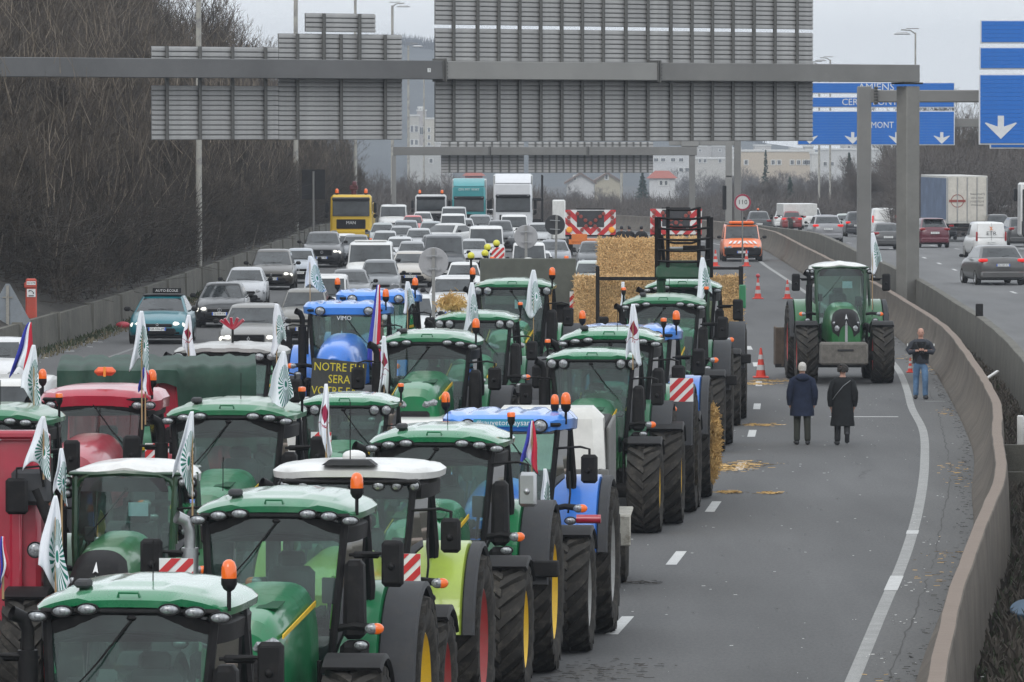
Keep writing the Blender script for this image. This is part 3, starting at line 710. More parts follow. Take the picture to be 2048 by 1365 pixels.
# ================================================================ cars, vans, trucks
KD = {  # L, W, H, nose z, cowl (y,z), roof0 y, roof1 y, rear belt (y,z), top half-width ratio
 'hatch': (4.05, 1.76, 1.48, .74, (-.95, .98), -.22, 1.25, (1.86, 1.02), .70),
 'sedan': (4.60, 1.82, 1.44, .72, (-.95, .95), -.20, 1.00, (1.75, 1.02), .68),
 'suv': (4.50, 1.88, 1.67, .88, (-1.05, 1.12), -.35, 1.50, (2.08, 1.16), .72),
 'mpv': (4.45, 1.84, 1.64, .78, (-1.20, 1.02), -.25, 1.55, (2.08, 1.05), .72),
 'van': (4.30, 1.83, 1.84, .82, (-1.30, 1.12), -.60, 1.95, (2.10, 1.10), .82),
 'bigvan': (5.20, 1.98, 2.02, .92, (-1.85, 1.22), -1.05, 2.45, (2.55, 1.15), .84)}
def hull_mb(kind):
    L, W, H, nz_, (yc, zc), y0, y1, (yr, zr), tr = KD[kind]; m = MB(); h = W/2
    st = [(-L/2, .78, .40, nz_-.16), (-L/2+.06, .86, .28, nz_-.06), (-L/2+.18, .93, .22, nz_), (-L/2+.42, .98, .20, lerp(nz_, zc, .38)), (-L/2+.7, 1, .2, lerp(nz_, zc, .62)), (yc, 1, .2, zc), (yc+.5, 1, .2, lerp(zc, zr, .2)), (yr-.5, 1, .2, zr), (yr-.1, .985, .22, zr), (L/2-.10, .93, .26, zr-.05 if kind != 'sedan' else zr-.02), (L/2, .84, .36, zr-.22)]
    rings = []
    for y, f, zb, zt in st:
        w_ = h*f; d = zt-zb
        half = [(0, zb), (.80*w_, zb), (.96*w_, zb+.10*d), (1.0*w_, zb+.35*d), (.985*w_, zb+.62*d), (.955*w_, zb+.86*d), (.88*w_, zb+.985*d), (.55*w_, zt+.02), (0, zt+.035)]
        rings.append([(x, y, z) for x, z in half] + [(-x, y, z) for x, z in half[-2:0:-1]])
    m.loft(rings, True, True); return m
def ghouse(kind):
    L, W, H, nz_, (yc, zc), y0, y1, (yr, zr), tr = KD[kind]; h = W/2
    def ring(hw0, hw1, ya, yb, z, c):
        g = c*.30
        return [(-hw0+c, ya, z), (hw0-c, ya, z), (hw0-g, ya+g, z), (hw0, ya+c, z), (hw1, yb-c, z), (hw1-g, yb-g, z), (hw1-c, yb, z), (-hw1+c, yb, z), (-hw1+g, yb-g, z), (-hw1, yb-c, z), (-hw0, ya+c, z), (-hw0+g, ya+g, z)]
    b = .90*h; t = tr*h; zb = min(zc, zr)-.03
    r0 = ring(b, b, yc, yr, zb, .20); r1 = ring(t, t, y0, y1, H-.09, .20)
    return [r0, r1, ring(t-.03, t-.03, y0+.07, y1-.05, H-.045, .20), ring(t-.10, t-.10, y0+.18, y1-.14, H-.012, .20), ring(t-.32, t-.32, y0+.42, y1-.4, H+.008, .16)]
def cabin_mb(kind):
    m = MB(); m.loft(ghouse(kind), True, True); return m
def pane(kind, which, shr=.02, off=.006):
    r0, r1 = ghouse(kind)[:2]; m = MB()
    def P(a, b, t): return tuple(lerp(a[i], b[i], t) for i in range(3))
    if which == 's':
        q = [P(r0[3], r1[3], .1), P(r0[4], r1[4], .1), P(r0[4], r1[4], .95), P(r0[3], r1[3], .95)]
        if kind in ('van', 'bigvan'): q = [q[0], tuple(lerp(q[0][i], q[1][i], .30) for i in range(3)), tuple(lerp(q[3][i], q[2][i], .27) for i in range(3)), q[3]]
        m.slab(q, .005, .03, .003); return m
    ids, sg = ((11, 0, 1, 2), -1) if which == 'w' else ((5, 6, 7, 8), 1)
    lo = .05 if which == 'w' else .12; rows = []
    for t in (lo+shr, .5, .97-shr):
        p = [P(r0[i], r1[i], t) for i in ids]; e0 = P(p[0], p[1], shr*1.2/.2*.5); e1 = P(p[3], p[2], shr*1.2/.2*.5); mid = P(p[1], p[2], .5)
        row = [e0, p[1], (mid[0], mid[1]+sg*.035, mid[2]), p[2], e1]; rows.append([(x*1.002, y+sg*off, z+off*.5) for x, y, z in row])
    m.loft(rows, False); return m
def ctyre_mb(r, w):
    m = MB(); h = w/2; m.lathe([(r*.68, -h*.9), (r*.9, -h), (r, -h*.8), (r, h*.8), (r*.9, h), (r*.68, h*.9)], axis='X', n=24); return m
def crim_mb(r, w):
    m = MB(); h = w/2
    for sd in (-1, 1):
        m.lathe([(r*.70, sd*h*.9), (r*.64, sd*h*.8), (r*.60, sd*h*.4), (.001, sd*h*.35)], axis='X', n=20)
        for i in range(7):
            a = 2*PI*i/7; m.box((sd*h*.62, r*.33*math.sin(a), r*.33*math.cos(a)), (h*.3, .05, r*.62), rx=-a)
    return m
CARN = [0]
PT = {}
def paint(c):
    k = 'car_paint_%02d%02d%02d' % tuple(int(v*99) for v in c)
    return mat(k, c, .30, coat=.5, var=.05, dirt=.10, dcol=(.12, .11, .09), scale=1.2)
def car(kind, px, py, wpx, col, label, rear=False, plate=None, lights=False, yaw=None, grille=None, logo=None, extras=(), group=None, Y=None, tail=False, z0=None):
    L, W, H, nz_, (yc, zc), y0, y1, (yr, zr), tr = KD[kind]
    if Y is None:
        Y = 250.0
        for _ in range(50): Y = FPX*(CAMH-H-ZG(Y))/(py-HOR)
    s = FPX/Y; k = min(1.12, max(.86, wpx/(W*s)))
    X = XP(px, Y)
    if yaw is None:
        yaw = -(.0854-6.2e-4*(min(Y, 235)-90)) if not rear else .0
    T = thing({'hatch': 'parked_car', 'sedan': 'parked_car', 'suv': 'parked_car', 'mpv': 'parked_car'}.get(kind, 'parked_van') if not rear else ('driving_van' if 'van' in kind else 'driving_car'),
              label, 'van' if 'van' in kind else 'car', (X, Y, ZG(Y)), yaw + (PI if rear else 0), (k, k, 1), group or ('vehicles queueing beside the tractors' if not rear else 'traffic driving away on the right carriageway'))
    body = col if not isinstance(col, tuple) else paint(col)
    OBJ('body', lambda: hull_mb(kind), body, T, key=('hull', kind), smooth=50)
    OBJ('cabin', lambda: cabin_mb(kind), body, T, key=('cabin', kind), smooth=30)
    OBJ('windscreen', lambda: pane(kind, 'w'), CGLASS, T, key=('pw', kind), smooth=60)
    OBJ('windscreen_seal', lambda: pane(kind, 'w', 0.0, .002), BLACK, T, key=('pws', kind), smooth=60)
    if not ('blind' in extras): OBJ('rear_window', lambda: pane(kind, 'r'), CGLASS, T, key=('pr', kind), smooth=0)
    for sd in (-1, 1):
        OBJ('side_window', lambda: pane(kind, 's'), CGLASS, T, scale=(sd, 1, 1), key=('ps', kind), smooth=0)
        OBJ('wing_mirror', lambda: MB().cbox((.10, 0, 0), (.2, .12, .14), .045).cyl((.0, .02, -.04), (-.08, .06, -.08), .02), BLACK, T, (sd*(W/2+.02), yc+.30, zc+.08), scale=(sd, 1, 1), key='wmir')
        if not rear:
            hl = 'headlight'
            OBJ(hl, lambda: MB().cbox((0, 0, 0), (.38, .20, .15), .05, rz=-R(24), ry=R(-8)), LAMPON if lights else LAMP, T, (sd*(W/2-.26), -L/2+.13, nz_-.13), scale=(-sd, 1, 1), key='chl')
            OBJ('fog_lamp', lambda: MB().cbox((0, 0, 0), (.14, .06, .08), .02), BLACK, T, (sd*(W/2-.30), -L/2+.03, .36), key='fog')
        else:
            OBJ('tail_light', (lambda: MB().cbox((0, 0, 0), (.36, .16, .14), .04, rz=R(14))) if 'van' not in kind else (lambda: MB().cbox((.08, 0, .12), (.10, .10, .48), .03)), TAILON if tail else TAIL, T, (sd*(W/2-.19), L/2-.06, zr-.10), scale=(sd, 1, 1), key=('ctl', 'van' in kind))
    if not rear:
        m = MB(); m.cbox((0, -L/2-.0, nz_-.15), (W*.50, .10, .10 if grille != 'big' else .26), .03)
        if grille == 'big':
            for i in range(5): m.box((0, -L/2-.055, nz_-.25+i*.05), (W*.48, .02, .014))
        OBJ('grille', m, BLACK, T)
        m = MB(); m.cbox((0, -L/2+.0, .40), (W*.62, .12, .20), .05)
        for i in range(3): m.box((0, -L/2-.065, .34+i*.06), (W*.58, .02, .012))
        OBJ('bumper_grille', m, BLACK, T)
        OBJ('bumper_skirt', lambda: MB().cbox((0, -L/2+.10, .24), (W*.86, .16, .12), .04), BLACK, T, key=('skirt', kind))
        OBJ('badge', (lambda: MB().lathe([(.05, -.01), (.07, -.01), (.07, .01), (.05, .01), (.05, -.01)], axis='Y', n=16).box((0, 0, 0), (.015, .015, .1))) if logo == 'ring' else (lambda: MB().prism([(-.06, -.04), (0, .01), (.06, -.04), (0, -.02)], -.01, .01, 'Y').prism([(-.06, .01), (0, .06), (.06, .01), (0, .03)], -.01, .01, 'Y')) if logo == 'chev' else (lambda: MB().prism([(-.05, 0), (0, .075), (.05, 0), (0, -.075), (-.05, 0), (-.02, 0), (0, -.04), (.02, 0), (0, .04), (-.02, 0)], -.01, .01, 'Y')), STEEL, T, (0, -L/2-.055, nz_-.14), key=('badge', logo))
        OBJ('wiper', MB().tube([(-.5*tr, lerp(yc, y0, .08)-.03, lerp(zc, H, .08)+.03), (.1, lerp(yc, y0, .13)-.03, lerp(zc, H, .13)+.02)], .01, 4).tube([(.02, lerp(yc, y0, .08)-.03, lerp(zc, H, .08)+.03), (.55*tr, lerp(yc, y0, .13)-.03, lerp(zc, H, .13)+.02)], .01, 4) if 'wup' not in extras else MB().tube([(-.1, yc+.0, zc+.02), (-.35, lerp(yc, y0, .8)-.06, lerp(zc, H, .8))], .012, 4).tube([(.3, yc, zc+.02), (.05, lerp(yc, y0, .8)-.06, lerp(zc, H, .8))], .012, 4), BLACK, T)
        yp = -L/2-.075; zp = .48 if 'lowplate' not in extras else .38
    else:
        OBJ('bumper', lambda: MB().cbox((0, L/2-.02, .44), (W*.90, .18, .30), .06), BLACK if 'bb' in extras else body, T, key=('rbump', kind))
        OBJ('exhaust_skirt', lambda: MB().cbox((0, L/2-.03, .27), (W*.7, .12, .1), .03), BLACK, T, key=('rskirt', kind))
        OBJ('rear_wiper', lambda: MB().tube([(0, L/2-.14, zr+.06), (-.25, L/2-.16, zr+.10)], .012, 4), BLACK, T, key=('rwip', kind))
        yp = L/2+.08; zp = zr-.42 if 'lowplate' in extras else zr-.30
    po = OBJ('number_plate', lambda: MB().box((0, 0, 0), (.52, .015, .11)), PLATEW, T, (0, yp, zp), key='nplate')
    for sd in (-1, 1) if wpx > 76 else (): OBJ('plate_band', lambda: MB().box((0, 0, 0), (.04, .02, .105)), mat('eu_blue', (.02, .1, .5), .5), po, (sd*.24, 0, 0), key='pband')
    t = text_mb(plate or 'GA-000-FR', .095)
    if rear: t.V = [(-x, y+.011, z) for x, y, z in t.V]
    else: t.V = [(x, y-.011, z) for x, y, z in t.V]
    if plate: OBJ('plate_lettering', t, INK, po, smooth=0)
    else: OBJ('plate_lettering', lambda: [MB_txt(rear)][0], INK, po, key=('plt', rear), smooth=0)
    r = .33 if kind in ('suv', 'bigvan') else .31
    for sd in (-1, 1):
        for yy in (-L/2+.82, L/2-.80):
            wv = OBJ('wheel', lambda: ctyre_mb(r, .21), TYRE, T, (sd*(W/2-.10), yy, r), key=('ctyre', r))
            OBJ('rim', lambda: crim_mb(r, .21), STEEL if 'van' not in kind else GRIM, wv, key=('crim', r))
    return T
def MB_txt(rear):
    t = text_mb('EA 274 KX', .095); t.V = [((-x if rear else x), y+(.011 if rear else -.011), z) for x, y, z in t.V]; return t

def truck(px, py, wpx, H, col, label, kind='high', Y=None, text=None, tcol=None, body=None, bodylen=8.0, beacons=False, name='lorry'):
    if Y is None: Y = FPX*2.5/wpx
    X = XP(px, Y); z0 = ZP(py, Y)-H
    T = thing(name, label, 'truck', (X, Y, max(ZG(Y), z0) if abs(z0-ZG(Y)) < 1.3 else ZG(Y)), -.0, 1, 'trucks stuck at the back of the queue')
    H = ZP(py, Y)-T.location.z
    c = paint(col) if isinstance(col, tuple) else col
    cabH = H-.05 if kind != 'high' else H-.55
    OBJ('cab', lambda: MB().cbox((0, 0, (cabH+.55)/2), (2.46, 2.1, cabH-.55), .14, taper=(.96, .93)), c, T)
    zw = cabH-1.25 if kind != 'high' else cabH-1.85
    OBJ('windscreen', MB().cbox((0, -1.03, zw+.45), (2.16, .06, .88), .05, rx=R(-4)), CGLASS, T)
    OBJ('sun_visor', MB().cbox((0, -1.12, zw+1.0), (2.2, .22, .20), .05, rx=R(15)), BLACK if kind != 'yellow' else INK, T)
    g = MB(); g.cbox((0, -1.06, zw-.45), (1.7, .06, .55), .05)
    for i in range(5): g.box((0, -1.10, zw-.66+i*.105), (1.6, .03, .03))
    OBJ('grille', g, BLACK, T)
    OBJ('bumper', MB().cbox((0, -1.05, .62), (2.44, .3, .46), .08), c if kind != 'low' else BLACK, T)
    OBJ('wiper', MB().tube([(-.8, -1.10, zw+.08), (-.1, -1.11, zw+.16)], .015, 4).tube([(.0, -1.10, zw+.08), (.8, -1.11, zw+.16)], .015, 4), BLACK, T)
    for sd in (-1, 1):
        OBJ('headlight', lambda: MB().cbox((0, 0, 0), (.34, .1, .22), .05), LAMP, T, (sd*.98, -1.19, .72), key='thl')
        OBJ('mirror', lambda: MB().cbox((0, 0, 0), (.20, .14, .62), .05).cbox((0, 0, -.48), (.20, .14, .24), .05).tube([(0, .05, .34), (-.15, .15, .38)], .02, 5), BLACK, T, (sd*1.40, -1.0, zw+.5), scale=(sd, 1, 1), key='tmir')
        OBJ('side_window', lambda: MB().cbox((0, 0, 0), (.04, .9, .7), .01), CGLASS, T, (sd*1.215, -.35, zw+.5), key='tsw')
        wv = OBJ('wheel', lambda: ctyre_mb(.5, .3), TYRE, T, (sd*1.05, -.2, .5), key='ttyre'); OBJ('rim', lambda: crim_mb(.5, .3), GRIM, wv, key='trim')
        wv = OBJ('wheel', lambda: ctyre_mb(.5, .3), TYRE, T, (sd*1.05, 3.6, .5), key='ttyre'); OBJ('rim', lambda: crim_mb(.5, .3), GRIM, wv, key='trim')
        if beacons: beacon(T, sd*.85, -.2, cabH+.1, .26)
    if kind == 'high':
        OBJ('roof_spoiler', MB().prism([(-.95, cabH-.02), (-.75, cabH+.12), (.1, H-.02), (.9, H), (.95, cabH-.02)], -1.12, 1.12), c, T)
        for sd in (-1, 1): OBJ('marker_lamp', lambda: MB().cbox((0, 0, 0), (.14, .05, .05), .015), LAMP, T, (sd*.95, -1.24, zw+1.03), key='mkl')
    bt = body or mat('box_grey', (.45, .46, .46), .5, dirt=.3)
    bh = H*.97 if kind == 'high' else H*.80
    OBJ('load_body', MB().cbox((0, 1.25+bodylen/2, (bh+1.0)/2), (2.5, bodylen, bh-1.0), .03), bt, T)
    if text:
        t = text_mb(text, .26); OBJ('lettering', t, tcol or PLATEW, T, (0, -1.125, zw-.38 if kind != 'high' else zw+1.6), smooth=0)
    return T
# ---------------------------------------------------------------- placements: queue on the left
WH = (.62, .62, .61); SV = (.38, .39, .40); GR = (.10, .105, .11); BK = (.015, .016, .018); BEI = (.36, .33, .29); DG = (.045, .048, .052)
c3 = car('hatch', 325, 590, 118, (.004, .135, .17), 'turquoise hatchback with AUTO-ECOLE roof sign, front car of the left lane', plate='GB-436-JM', lights=True, logo='chev')
m = text_mb('AUTO-ÉCOLE', .11, sx=1.0); OBJ('roof_sign_lettering', MB().add([(x, -.05, z) for x, y, z in m.V], [tuple(f) for f in m.F]), PLATEW, c3, (0.10, .35, 1.60), smooth=0)
OBJ('roof_sign', MB().cbox((0, 0, .04), (.85, .06, .16), .01), BLACK, c3, (0.10, .37, 1.56))
OBJ('black_roof', MB().cbox((0, .5, 1.475), (1.16, 1.4, .03), .012), BLACK, c3)
car('hatch', 446, 565, 102, BK, 'black hatchback with wipers raised and headlamps on, behind the turquoise one', plate='GJ-558-FX', lights=True, logo='ring', extras=('wup',))
car('hatch', 492, 535, 88, (.42, .43, .45), 'bright silver hatchback between the black hatchback and the brown people carrier', logo='ring')
car('mpv', 546, 499, 92, (.035, .028, .020), 'brown people carrier with one headlamp glaring beside the concrete wall', lights=True, logo='chev', plate='DB-761-GD')
car('hatch', 600, 497, 70, (.33, .36, .40), 'pale blue hatchback half hidden behind the brown people carrier')
car('suv', 646, 464, 82, (.02, .021, .023), 'black SUV with wide chrome grille in front of the yellow truck', lights=True, grille='big', logo='ring', plate='FK-507-RE')
car('hatch', 690, 468, 60, WH, 'small white hatchback peeping out beside the black SUV')
car('hatch', 712, 470, 56, (.14, .15, .16), 'grey hatchback in front of the yellow truck wheel')
rr = car('suv', 508, 608, 128, (.17, .165, .155), 'silver grey off-roader with mesh grille and lit lamps, behind the grey roofed tractor', lights=True, grille='big')
car('suv', 612, 578, 104, (.15, .145, .13), 'stone grey SUV with roof rails left of the blue tractors')
car('van', 652, 550, 98, WH, 'white small van with dark windows right behind the sunburst flag', extras=('bm',))
car('sedan', 700, 539, 92, (.07, .075, .08), 'dark saloon with mirror-like windscreen beside the white van with light bar')
v = car('bigvan', 742, 484, 100, WH, 'white panel van with an amber light bar on its roof', lights=True, logo='chev', plate='CH-302-VT')
OBJ('roof_light_bar', MB().cbox((0, -.6, 2.07), (1.3, .2, .08), .03), WHITEP, v); beacon(v, .0, -.6, 2.12, .12, False, .0)
car('hatch', 822, 503, 86, (.42, .39, .35), 'beige hatchback with diamond badge behind the left round sign', plate='BG-276-XG', logo='dia')
car('bigvan', 787, 410, 60, WH, 'white high van just right of the yellow truck')
car('bigvan', 888, 470, 88, (.05, .055, .062), 'dark grey minibus with a paper on its dashboard', grille='big', plate='AM-114-LT')
car('hatch', 948, 478, 66, SV, 'silver hatchback right of the dark grey minibus')
car('hatch', 962, 471, 62, (.05, .055, .07), 'dark blue hatchback behind the silver hatchback')
car('bigvan', 972, 453, 78, WH, 'white van behind the yellow hazard lamps')
car('van', 1028, 430, 62, WH, 'white small van directly in front of the crew van')
v = car('bigvan', 1034, 408, 66, WH, 'white crew van with twin amber roof lamps in front of the white lorry')
OBJ('roof_light_bar', MB().cbox((0, -.6, 2.07), (1.9, .2, .12), .03), BLACK, v); beacon(v, -.5, -.6, 2.15, .12, False, .0); beacon(v, .5, -.6, 2.15, .12, False, .0)
car('sedan', 893, 447, 84, (.52, .52, .51), 'white saloon turned slightly across the lane', yaw=-.45)
car('hatch', 838, 457, 62, SV, 'light silver hatchback left of the turned white saloon')
car('sedan', 803, 452, 60, (.30, .31, .32), 'grey saloon near the yellow truck tail')
car('mpv', 812, 441, 60, (.20, .22, .24), 'grey people carrier with a small blue roof lamp')
car('van', 906, 428, 58, WH, 'white van in front of the teal lorry, nearer one')
car('van', 908, 414, 58, (.45, .46, .46), 'silver van in front of the teal lorry, farther one')
car('hatch', 862, 443, 50, (.30, .33, .34), 'grey hatchback ahead of the white tipper truck')
car('hatch', 800, 474, 66, (.48, .49, .50), 'pale hatchback with black mirror behind the white van with light bar')
car('hatch', 824, 483, 58, (.26, .27, .28), 'mid grey hatchback behind the beige one')
car('hatch', 765, 446, 48, (.30, .33, .33), 'greenish grey hatchback under the white high van')
car('mpv', 960, 430, 56, (.22, .23, .24), 'grey people carrier ahead of the teal lorry right side')
car('suv', 1000, 441, 54, (.06, .065, .07), 'dark SUV between the two lines of white vans')
car('hatch', 927, 437, 50, (.40, .41, .42), 'light grey hatchback beside the teal lorry bumper')
car('sedan', 1108, 480, 70, (.16, .17, .19), 'grey saloon right of the tilted round sign')
car('van', 1058, 486, 76, WH, 'white van roof behind the olive board')
car('hatch', 1070, 502, 88, (.62, .62, .62), 'white hatchback just above the olive board')
car('hatch', 928, 525, 76, WH, 'white hatchback behind the round lamp tractor with straw')
car('suv', 908, 552, 108, (.60, .60, .60), 'white SUV with large windscreen left of the straw heap')
car('hatch', 1186, 483, 62, (.05, .055, .06), 'small black and silver car beside the straw stack')
car('hatch', 1182, 522, 68, (.40, .44, .42), 'pale green grey car hidden behind the straw stack')
car('mpv', 825, 590, 104, (.55, .56, .56), 'white people carrier hidden behind the blue and cream tractor')
car('suv', 760, 520, 82, (.12, .13, .14), 'grey SUV hidden between white van and beige hatchback')
car('hatch', 0, 676, 122, (.58, .58, .58), 'white hatchback at the left edge behind the tricolour flag')
car('bigvan', 12, 757, 170, (.62, .61, .58), 'white van roof at the left edge behind the sunburst flag')
car('van', 838, 806, 150, (.62, .61, .58), 'white van wedged between tractors left of the banner tractor', Y=104)
for px, py, w_, c, l in ((845, 424, 46, WH, 'white car beside the white tipper truck'), (826, 431, 40, (.5, .1, .1), 'car with a red covered door behind the white high van'), (946, 418, 44, GR, 'grey car tucked behind the silver van'), (988, 418, 44, SV, 'silver car left of the crew van'), (1078, 446, 50, SV, 'silver car right of the crew van'), (868, 470, 50, GR, 'grey car left of the dark minibus'), (770, 462, 50, SV, 'silver car behind the white panel van')):
    car('hatch', px, py, w_, c, l)
ym = truck(703, 388, 85, 2.95, (.62, .40, .01), 'yellow flatbed truck with two orange beacons and MAN lettering', 'yellow', text='MAN', beacons=True, Y=360, body=mat('yellow_body', (.5, .33, .02), .5, dirt=.5), bodylen=5)
OBJ('loading_crane', MB().cyl((.1, 1.6, 2.8), (.1, 1.6, 3.4), .16).cbox((.1, 1.6, 3.3), (.5, .4, .3), .06).cbox((.15, 1.3, 3.55), (.25, .9, .25), .05), mat('crane_maroon', (.10, .02, .03), .5), ym)
truck(862, 388, 62, 2.9, (.50, .50, .50), 'white tipper truck with red lettering and two orange lamps', 'low', Y=470, beacons=True, body=DARK, bodylen=4, name='tipper_truck')
truck(938, 357, 66, 3.9, (.02, .26, .28), 'teal articulated lorry with high roof spoiler', 'high', text='ON MY WAY', Y=445, name='articulated_lorry')
truck(1026, 348, 82, 4.0, (.60, .61, .63), 'white articulated lorry with black visor and high roof, car on a transporter behind', 'high', Y=388, name='articulated_lorry')
tr = thing('car_transporter', 'car transporter framework with a pale car on top, behind the white lorry', 'truck', (XP(1045, 415), 415, ZG(415)), 0, 1)
m = MB()
for i in range(7):
    for sd in (-1, 1): m.box((sd*1.35, i*1.6, 2.3), (.1, .1, 3.4))
for z in (.9, 2.4, 3.9):
    for sd in (-1, 1): m.box((sd*1.35, 4.8, z), (.12, 9.8, .12))
for i in range(7): m.box((0, i*1.6, 2.35), (2.7, .1, .08)); m.box((0, i*1.6, .9), (2.7, .1, .08))
OBJ('frame', m, DARK, tr)
# right carriageway, driving away
car('suv', 1985, 487, 100, (.075, .072, .07), 'grey SUV with lit tail lamps, nearest car of the right carriageway', rear=True, Y=263, plate='FR-282-RV', tail=True, yaw=.10)
v = car('van', 1969, 443, 66, WH, 'white van with ETR on its rear doors', rear=True, Y=315, extras=('blind', 'bb'), yaw=.10)
m = text_mb('ETR', .26, sx=1.3); OBJ('lettering', MB().add([(-x, y, z) for x, y, z in m.V], m.F), INK, v, (0, 2.17, 1.27), smooth=0)
OBJ('logo', MB().prism([(-.12, -.1), (.0, .0), (-.1, .12), (0, .05), (.12, .12), (.04, 0), (.1, -.12), (0, -.05)], 2.165, 2.175, 'Y'), mat('logo_orange', (.7, .2, .03), .5), v, (0, 0, 1.52))
OBJ('door_seam', MB().box((0, 2.14, 1.2), (.012, .02, 1.2)), BLACK, v)
c = car('suv', 1859, 436, 62, (.10, .008, .02), 'dark red SUV coupe with black rear spoiler slats', rear=True, Y=347, plate='FF-167-XB', yaw=.08)
OBJ('roof_spoiler', MB().cbox((0, 1.62, 1.60), (1.2, .3, .05), .02), BLACK, c)
car('hatch', 1768, 441, 62, (.055, .055, .055), 'dark grey hatchback seen between the two gantry posts', rear=True, Y=338, yaw=.06)
car('suv', 1881, 430, 52, (.025, .025, .03), 'black SUV with roof rails between the red SUV and the lorry', rear=True, Y=385, yaw=.08)
car('van', 1765, 416, 52, WH, 'white van with red and blue lettering behind the dark grey hatchback', rear=True, Y=415, tail=True, extras=('blind',))
car('suv', 1649, 423, 62, (.22, .22, .23), 'silver SUV with large red lamps left of the gantry posts', rear=True, Y=368, tail=True, plate='FN-431-AC', yaw=.05)
car('hatch', 1566, 433, 30, WH, 'small white car far away beside the median wall', rear=True, Y=470)
car('hatch', 1582, 434, 30, (.2, .02, .02), 'small dark car with red lamps left of the white box truck', rear=True, Y=455, tail=True)
car('sedan', 1690, 431, 48, (.36, .40, .38), 'pale grey green saloon right of the silver SUV', rear=True, Y=420)
car('mpv', 1622, 428, 40, WH, 'white people carrier far behind the silver SUV', rear=True, Y=480)
car('mpv', 1712, 428, 40, (.03, .03, .03), 'black car with a lit red lamp behind the left gantry post', rear=True, Y=405, tail=True)
c = car('suv', 1516, 423, 44, (.03, .032, .035), 'dark SUV with a red roof lamp beyond the median wall', rear=True, Y=405)
beacon(c, 0, 0, 1.75, .2, False, .05)
car('suv', 1992, 436, 52, (.02, .02, .022), 'black SUV ahead of the ETR van', rear=True, Y=372)
car('bigvan', 2021, 425, 48, WH, 'plain white van near the right edge of the picture', rear=True, Y=420)
car('suv', 2034, 432, 60, (.06, .06, .06), 'dark SUV at the right edge of the picture', rear=True, Y=350, yaw=.1)
def rtruck(px, Y, top, w_, name, label, col, tex=True):
    X = XP(px, Y); H = ZP(top, Y)-ZG(Y)
    T = thing(name, label, 'truck', (X, Y, ZG(Y)), .09, 1)
    OBJ('box_body', MB().cbox((0, 5, (H+1.1)/2), (2.5, 10 if tex else 4, H-1.1), .03), col, T)
    if tex:
        for x in (-1.2, -.6, 0, .6, 1.2): OBJ('door_bar', lambda: MB().cyl((0, 0, 1.2), (0, 0, H-.1), .03), STEEL, T, (x, -.04, 0), key=('dbar', px))
        for x in (-.61, .61): OBJ('door_panel', MB().box((x, -.012, (H+1.2)/2), (1.18, .02, H-1.35)), mat('door_cream', (.55, .52, .46), .5, dirt=.3), T)
        OBJ('side_curtain', MB().box((-1.262, 5, (H+1.2)/2), (.02, 9.8, H-1.5)), mat('curtain_blue', (.10, .14, .22), .6, var=.3, scale=1), T)
        OBJ('emblem', MB().lathe([(.36, 0), (.40, 0), (.40, .02), (.36, .02), (.36, 0)], axis='Y', n=20).box((0, 0, 0), (1.0, .02, .14)), mat('emblem_red', (.25, .05, .04), .6), T, (-.6, -.045, H*.62))
        for i, s_ in enumerate(('TRANSPORTS', 'LOCATION', 'LOGISTIQUE', 'STOCKAGE')): OBJ('lettering', text_mb(s_, .15), INK, T, (.62, -.03, H*.72-i*.22), smooth=0)
        OBJ('under_run_bar', MB().cbox((0, .1, .75), (2.4, .1, .14), .02).cbox((0, 1.0, 1.0), (1.0, 2, .2), .03), DARK, T)
    for sd in (-1, 1):
        OBJ('tail_light', lambda: MB().cbox((0, 0, 0), (.3, .06, .12), .02), TAIL, T, (sd*.95, .02, .98), key='rtl')
        for yy in (1.6, 2.9) if tex else (1.2,):
            wv = OBJ('wheel', lambda: ctyre_mb(.5, .34), TYRE, T, (sd*1.03, yy, .5), key='ttyre2'); OBJ('rim', lambda: crim_mb(.5, .34), GRIM, wv, key='trim2')
    return T
rtruck(1934, 372, 352, 82, 'articulated_lorry', 'lorry trailer with cream rear doors and blue side curtain', mat('trailer_white', (.5, .49, .46), .5, dirt=.3))
rtruck(1612, 452, 409, 50, 'box_truck', 'small white box truck far down the right carriageway', WHITEP, False)
T = thing('car_transporter', 'dark lorry with white cab cut by the right edge', 'truck', (XP(2084, 335), 335, 0), .0, 1)
OBJ('cab', MB().cbox((0, 0, 2.2), (2.5, 2.2, 2.9), .1), WHITEP, T); OBJ('frame', MB().cbox((0, -3, 1.2), (2.4, 5, .9), .1).cbox((-1.1, -3, 2.4), (.12, 5, 1.8), .03).cbox((0, -5.3, 2.0), (2.4, .1, .1), .02), DARK, T)
OBJ('mirror', MB().cbox((-1.5, -.6, 3.0), (.2, .3, .7), .05), BLACK, T)
# orange service van facing the camera
v = car('van', 1482, 450, 80, (.72, .16, .04), 'orange service van with white chevrons on its bonnet and a roof light bar', Y=308, logo='dia', yaw=.0, group='service vehicles closing the lane', extras=())
OBJ('roof_light_bar', MB().cbox((0, -.5, 1.92), (1.15, .28, .14), .05), ORANGE, v); OBJ('light_bar_foot', MB().cbox((0, -.5, 1.84), (1.5, .12, .05), .02), BLACK, v)
OBJ('bumper_cover', MB().cbox((0, -2.13, .50), (1.66, .18, .40), .08), BLACK, v)
for i in range(-3, 4): OBJ('chevron_stripe', MB().prism([(i*.2-.04, 0), (i*.2+.06, 0), (i*.2+.06-.1*(1 if i > 0 else -1), .45), (i*.2-.04-.1*(1 if i > 0 else -1), .45)], -.004, .004, 'Z'), PLATEW, v, (0, -2.0, .895), (R(16), 0, 0))
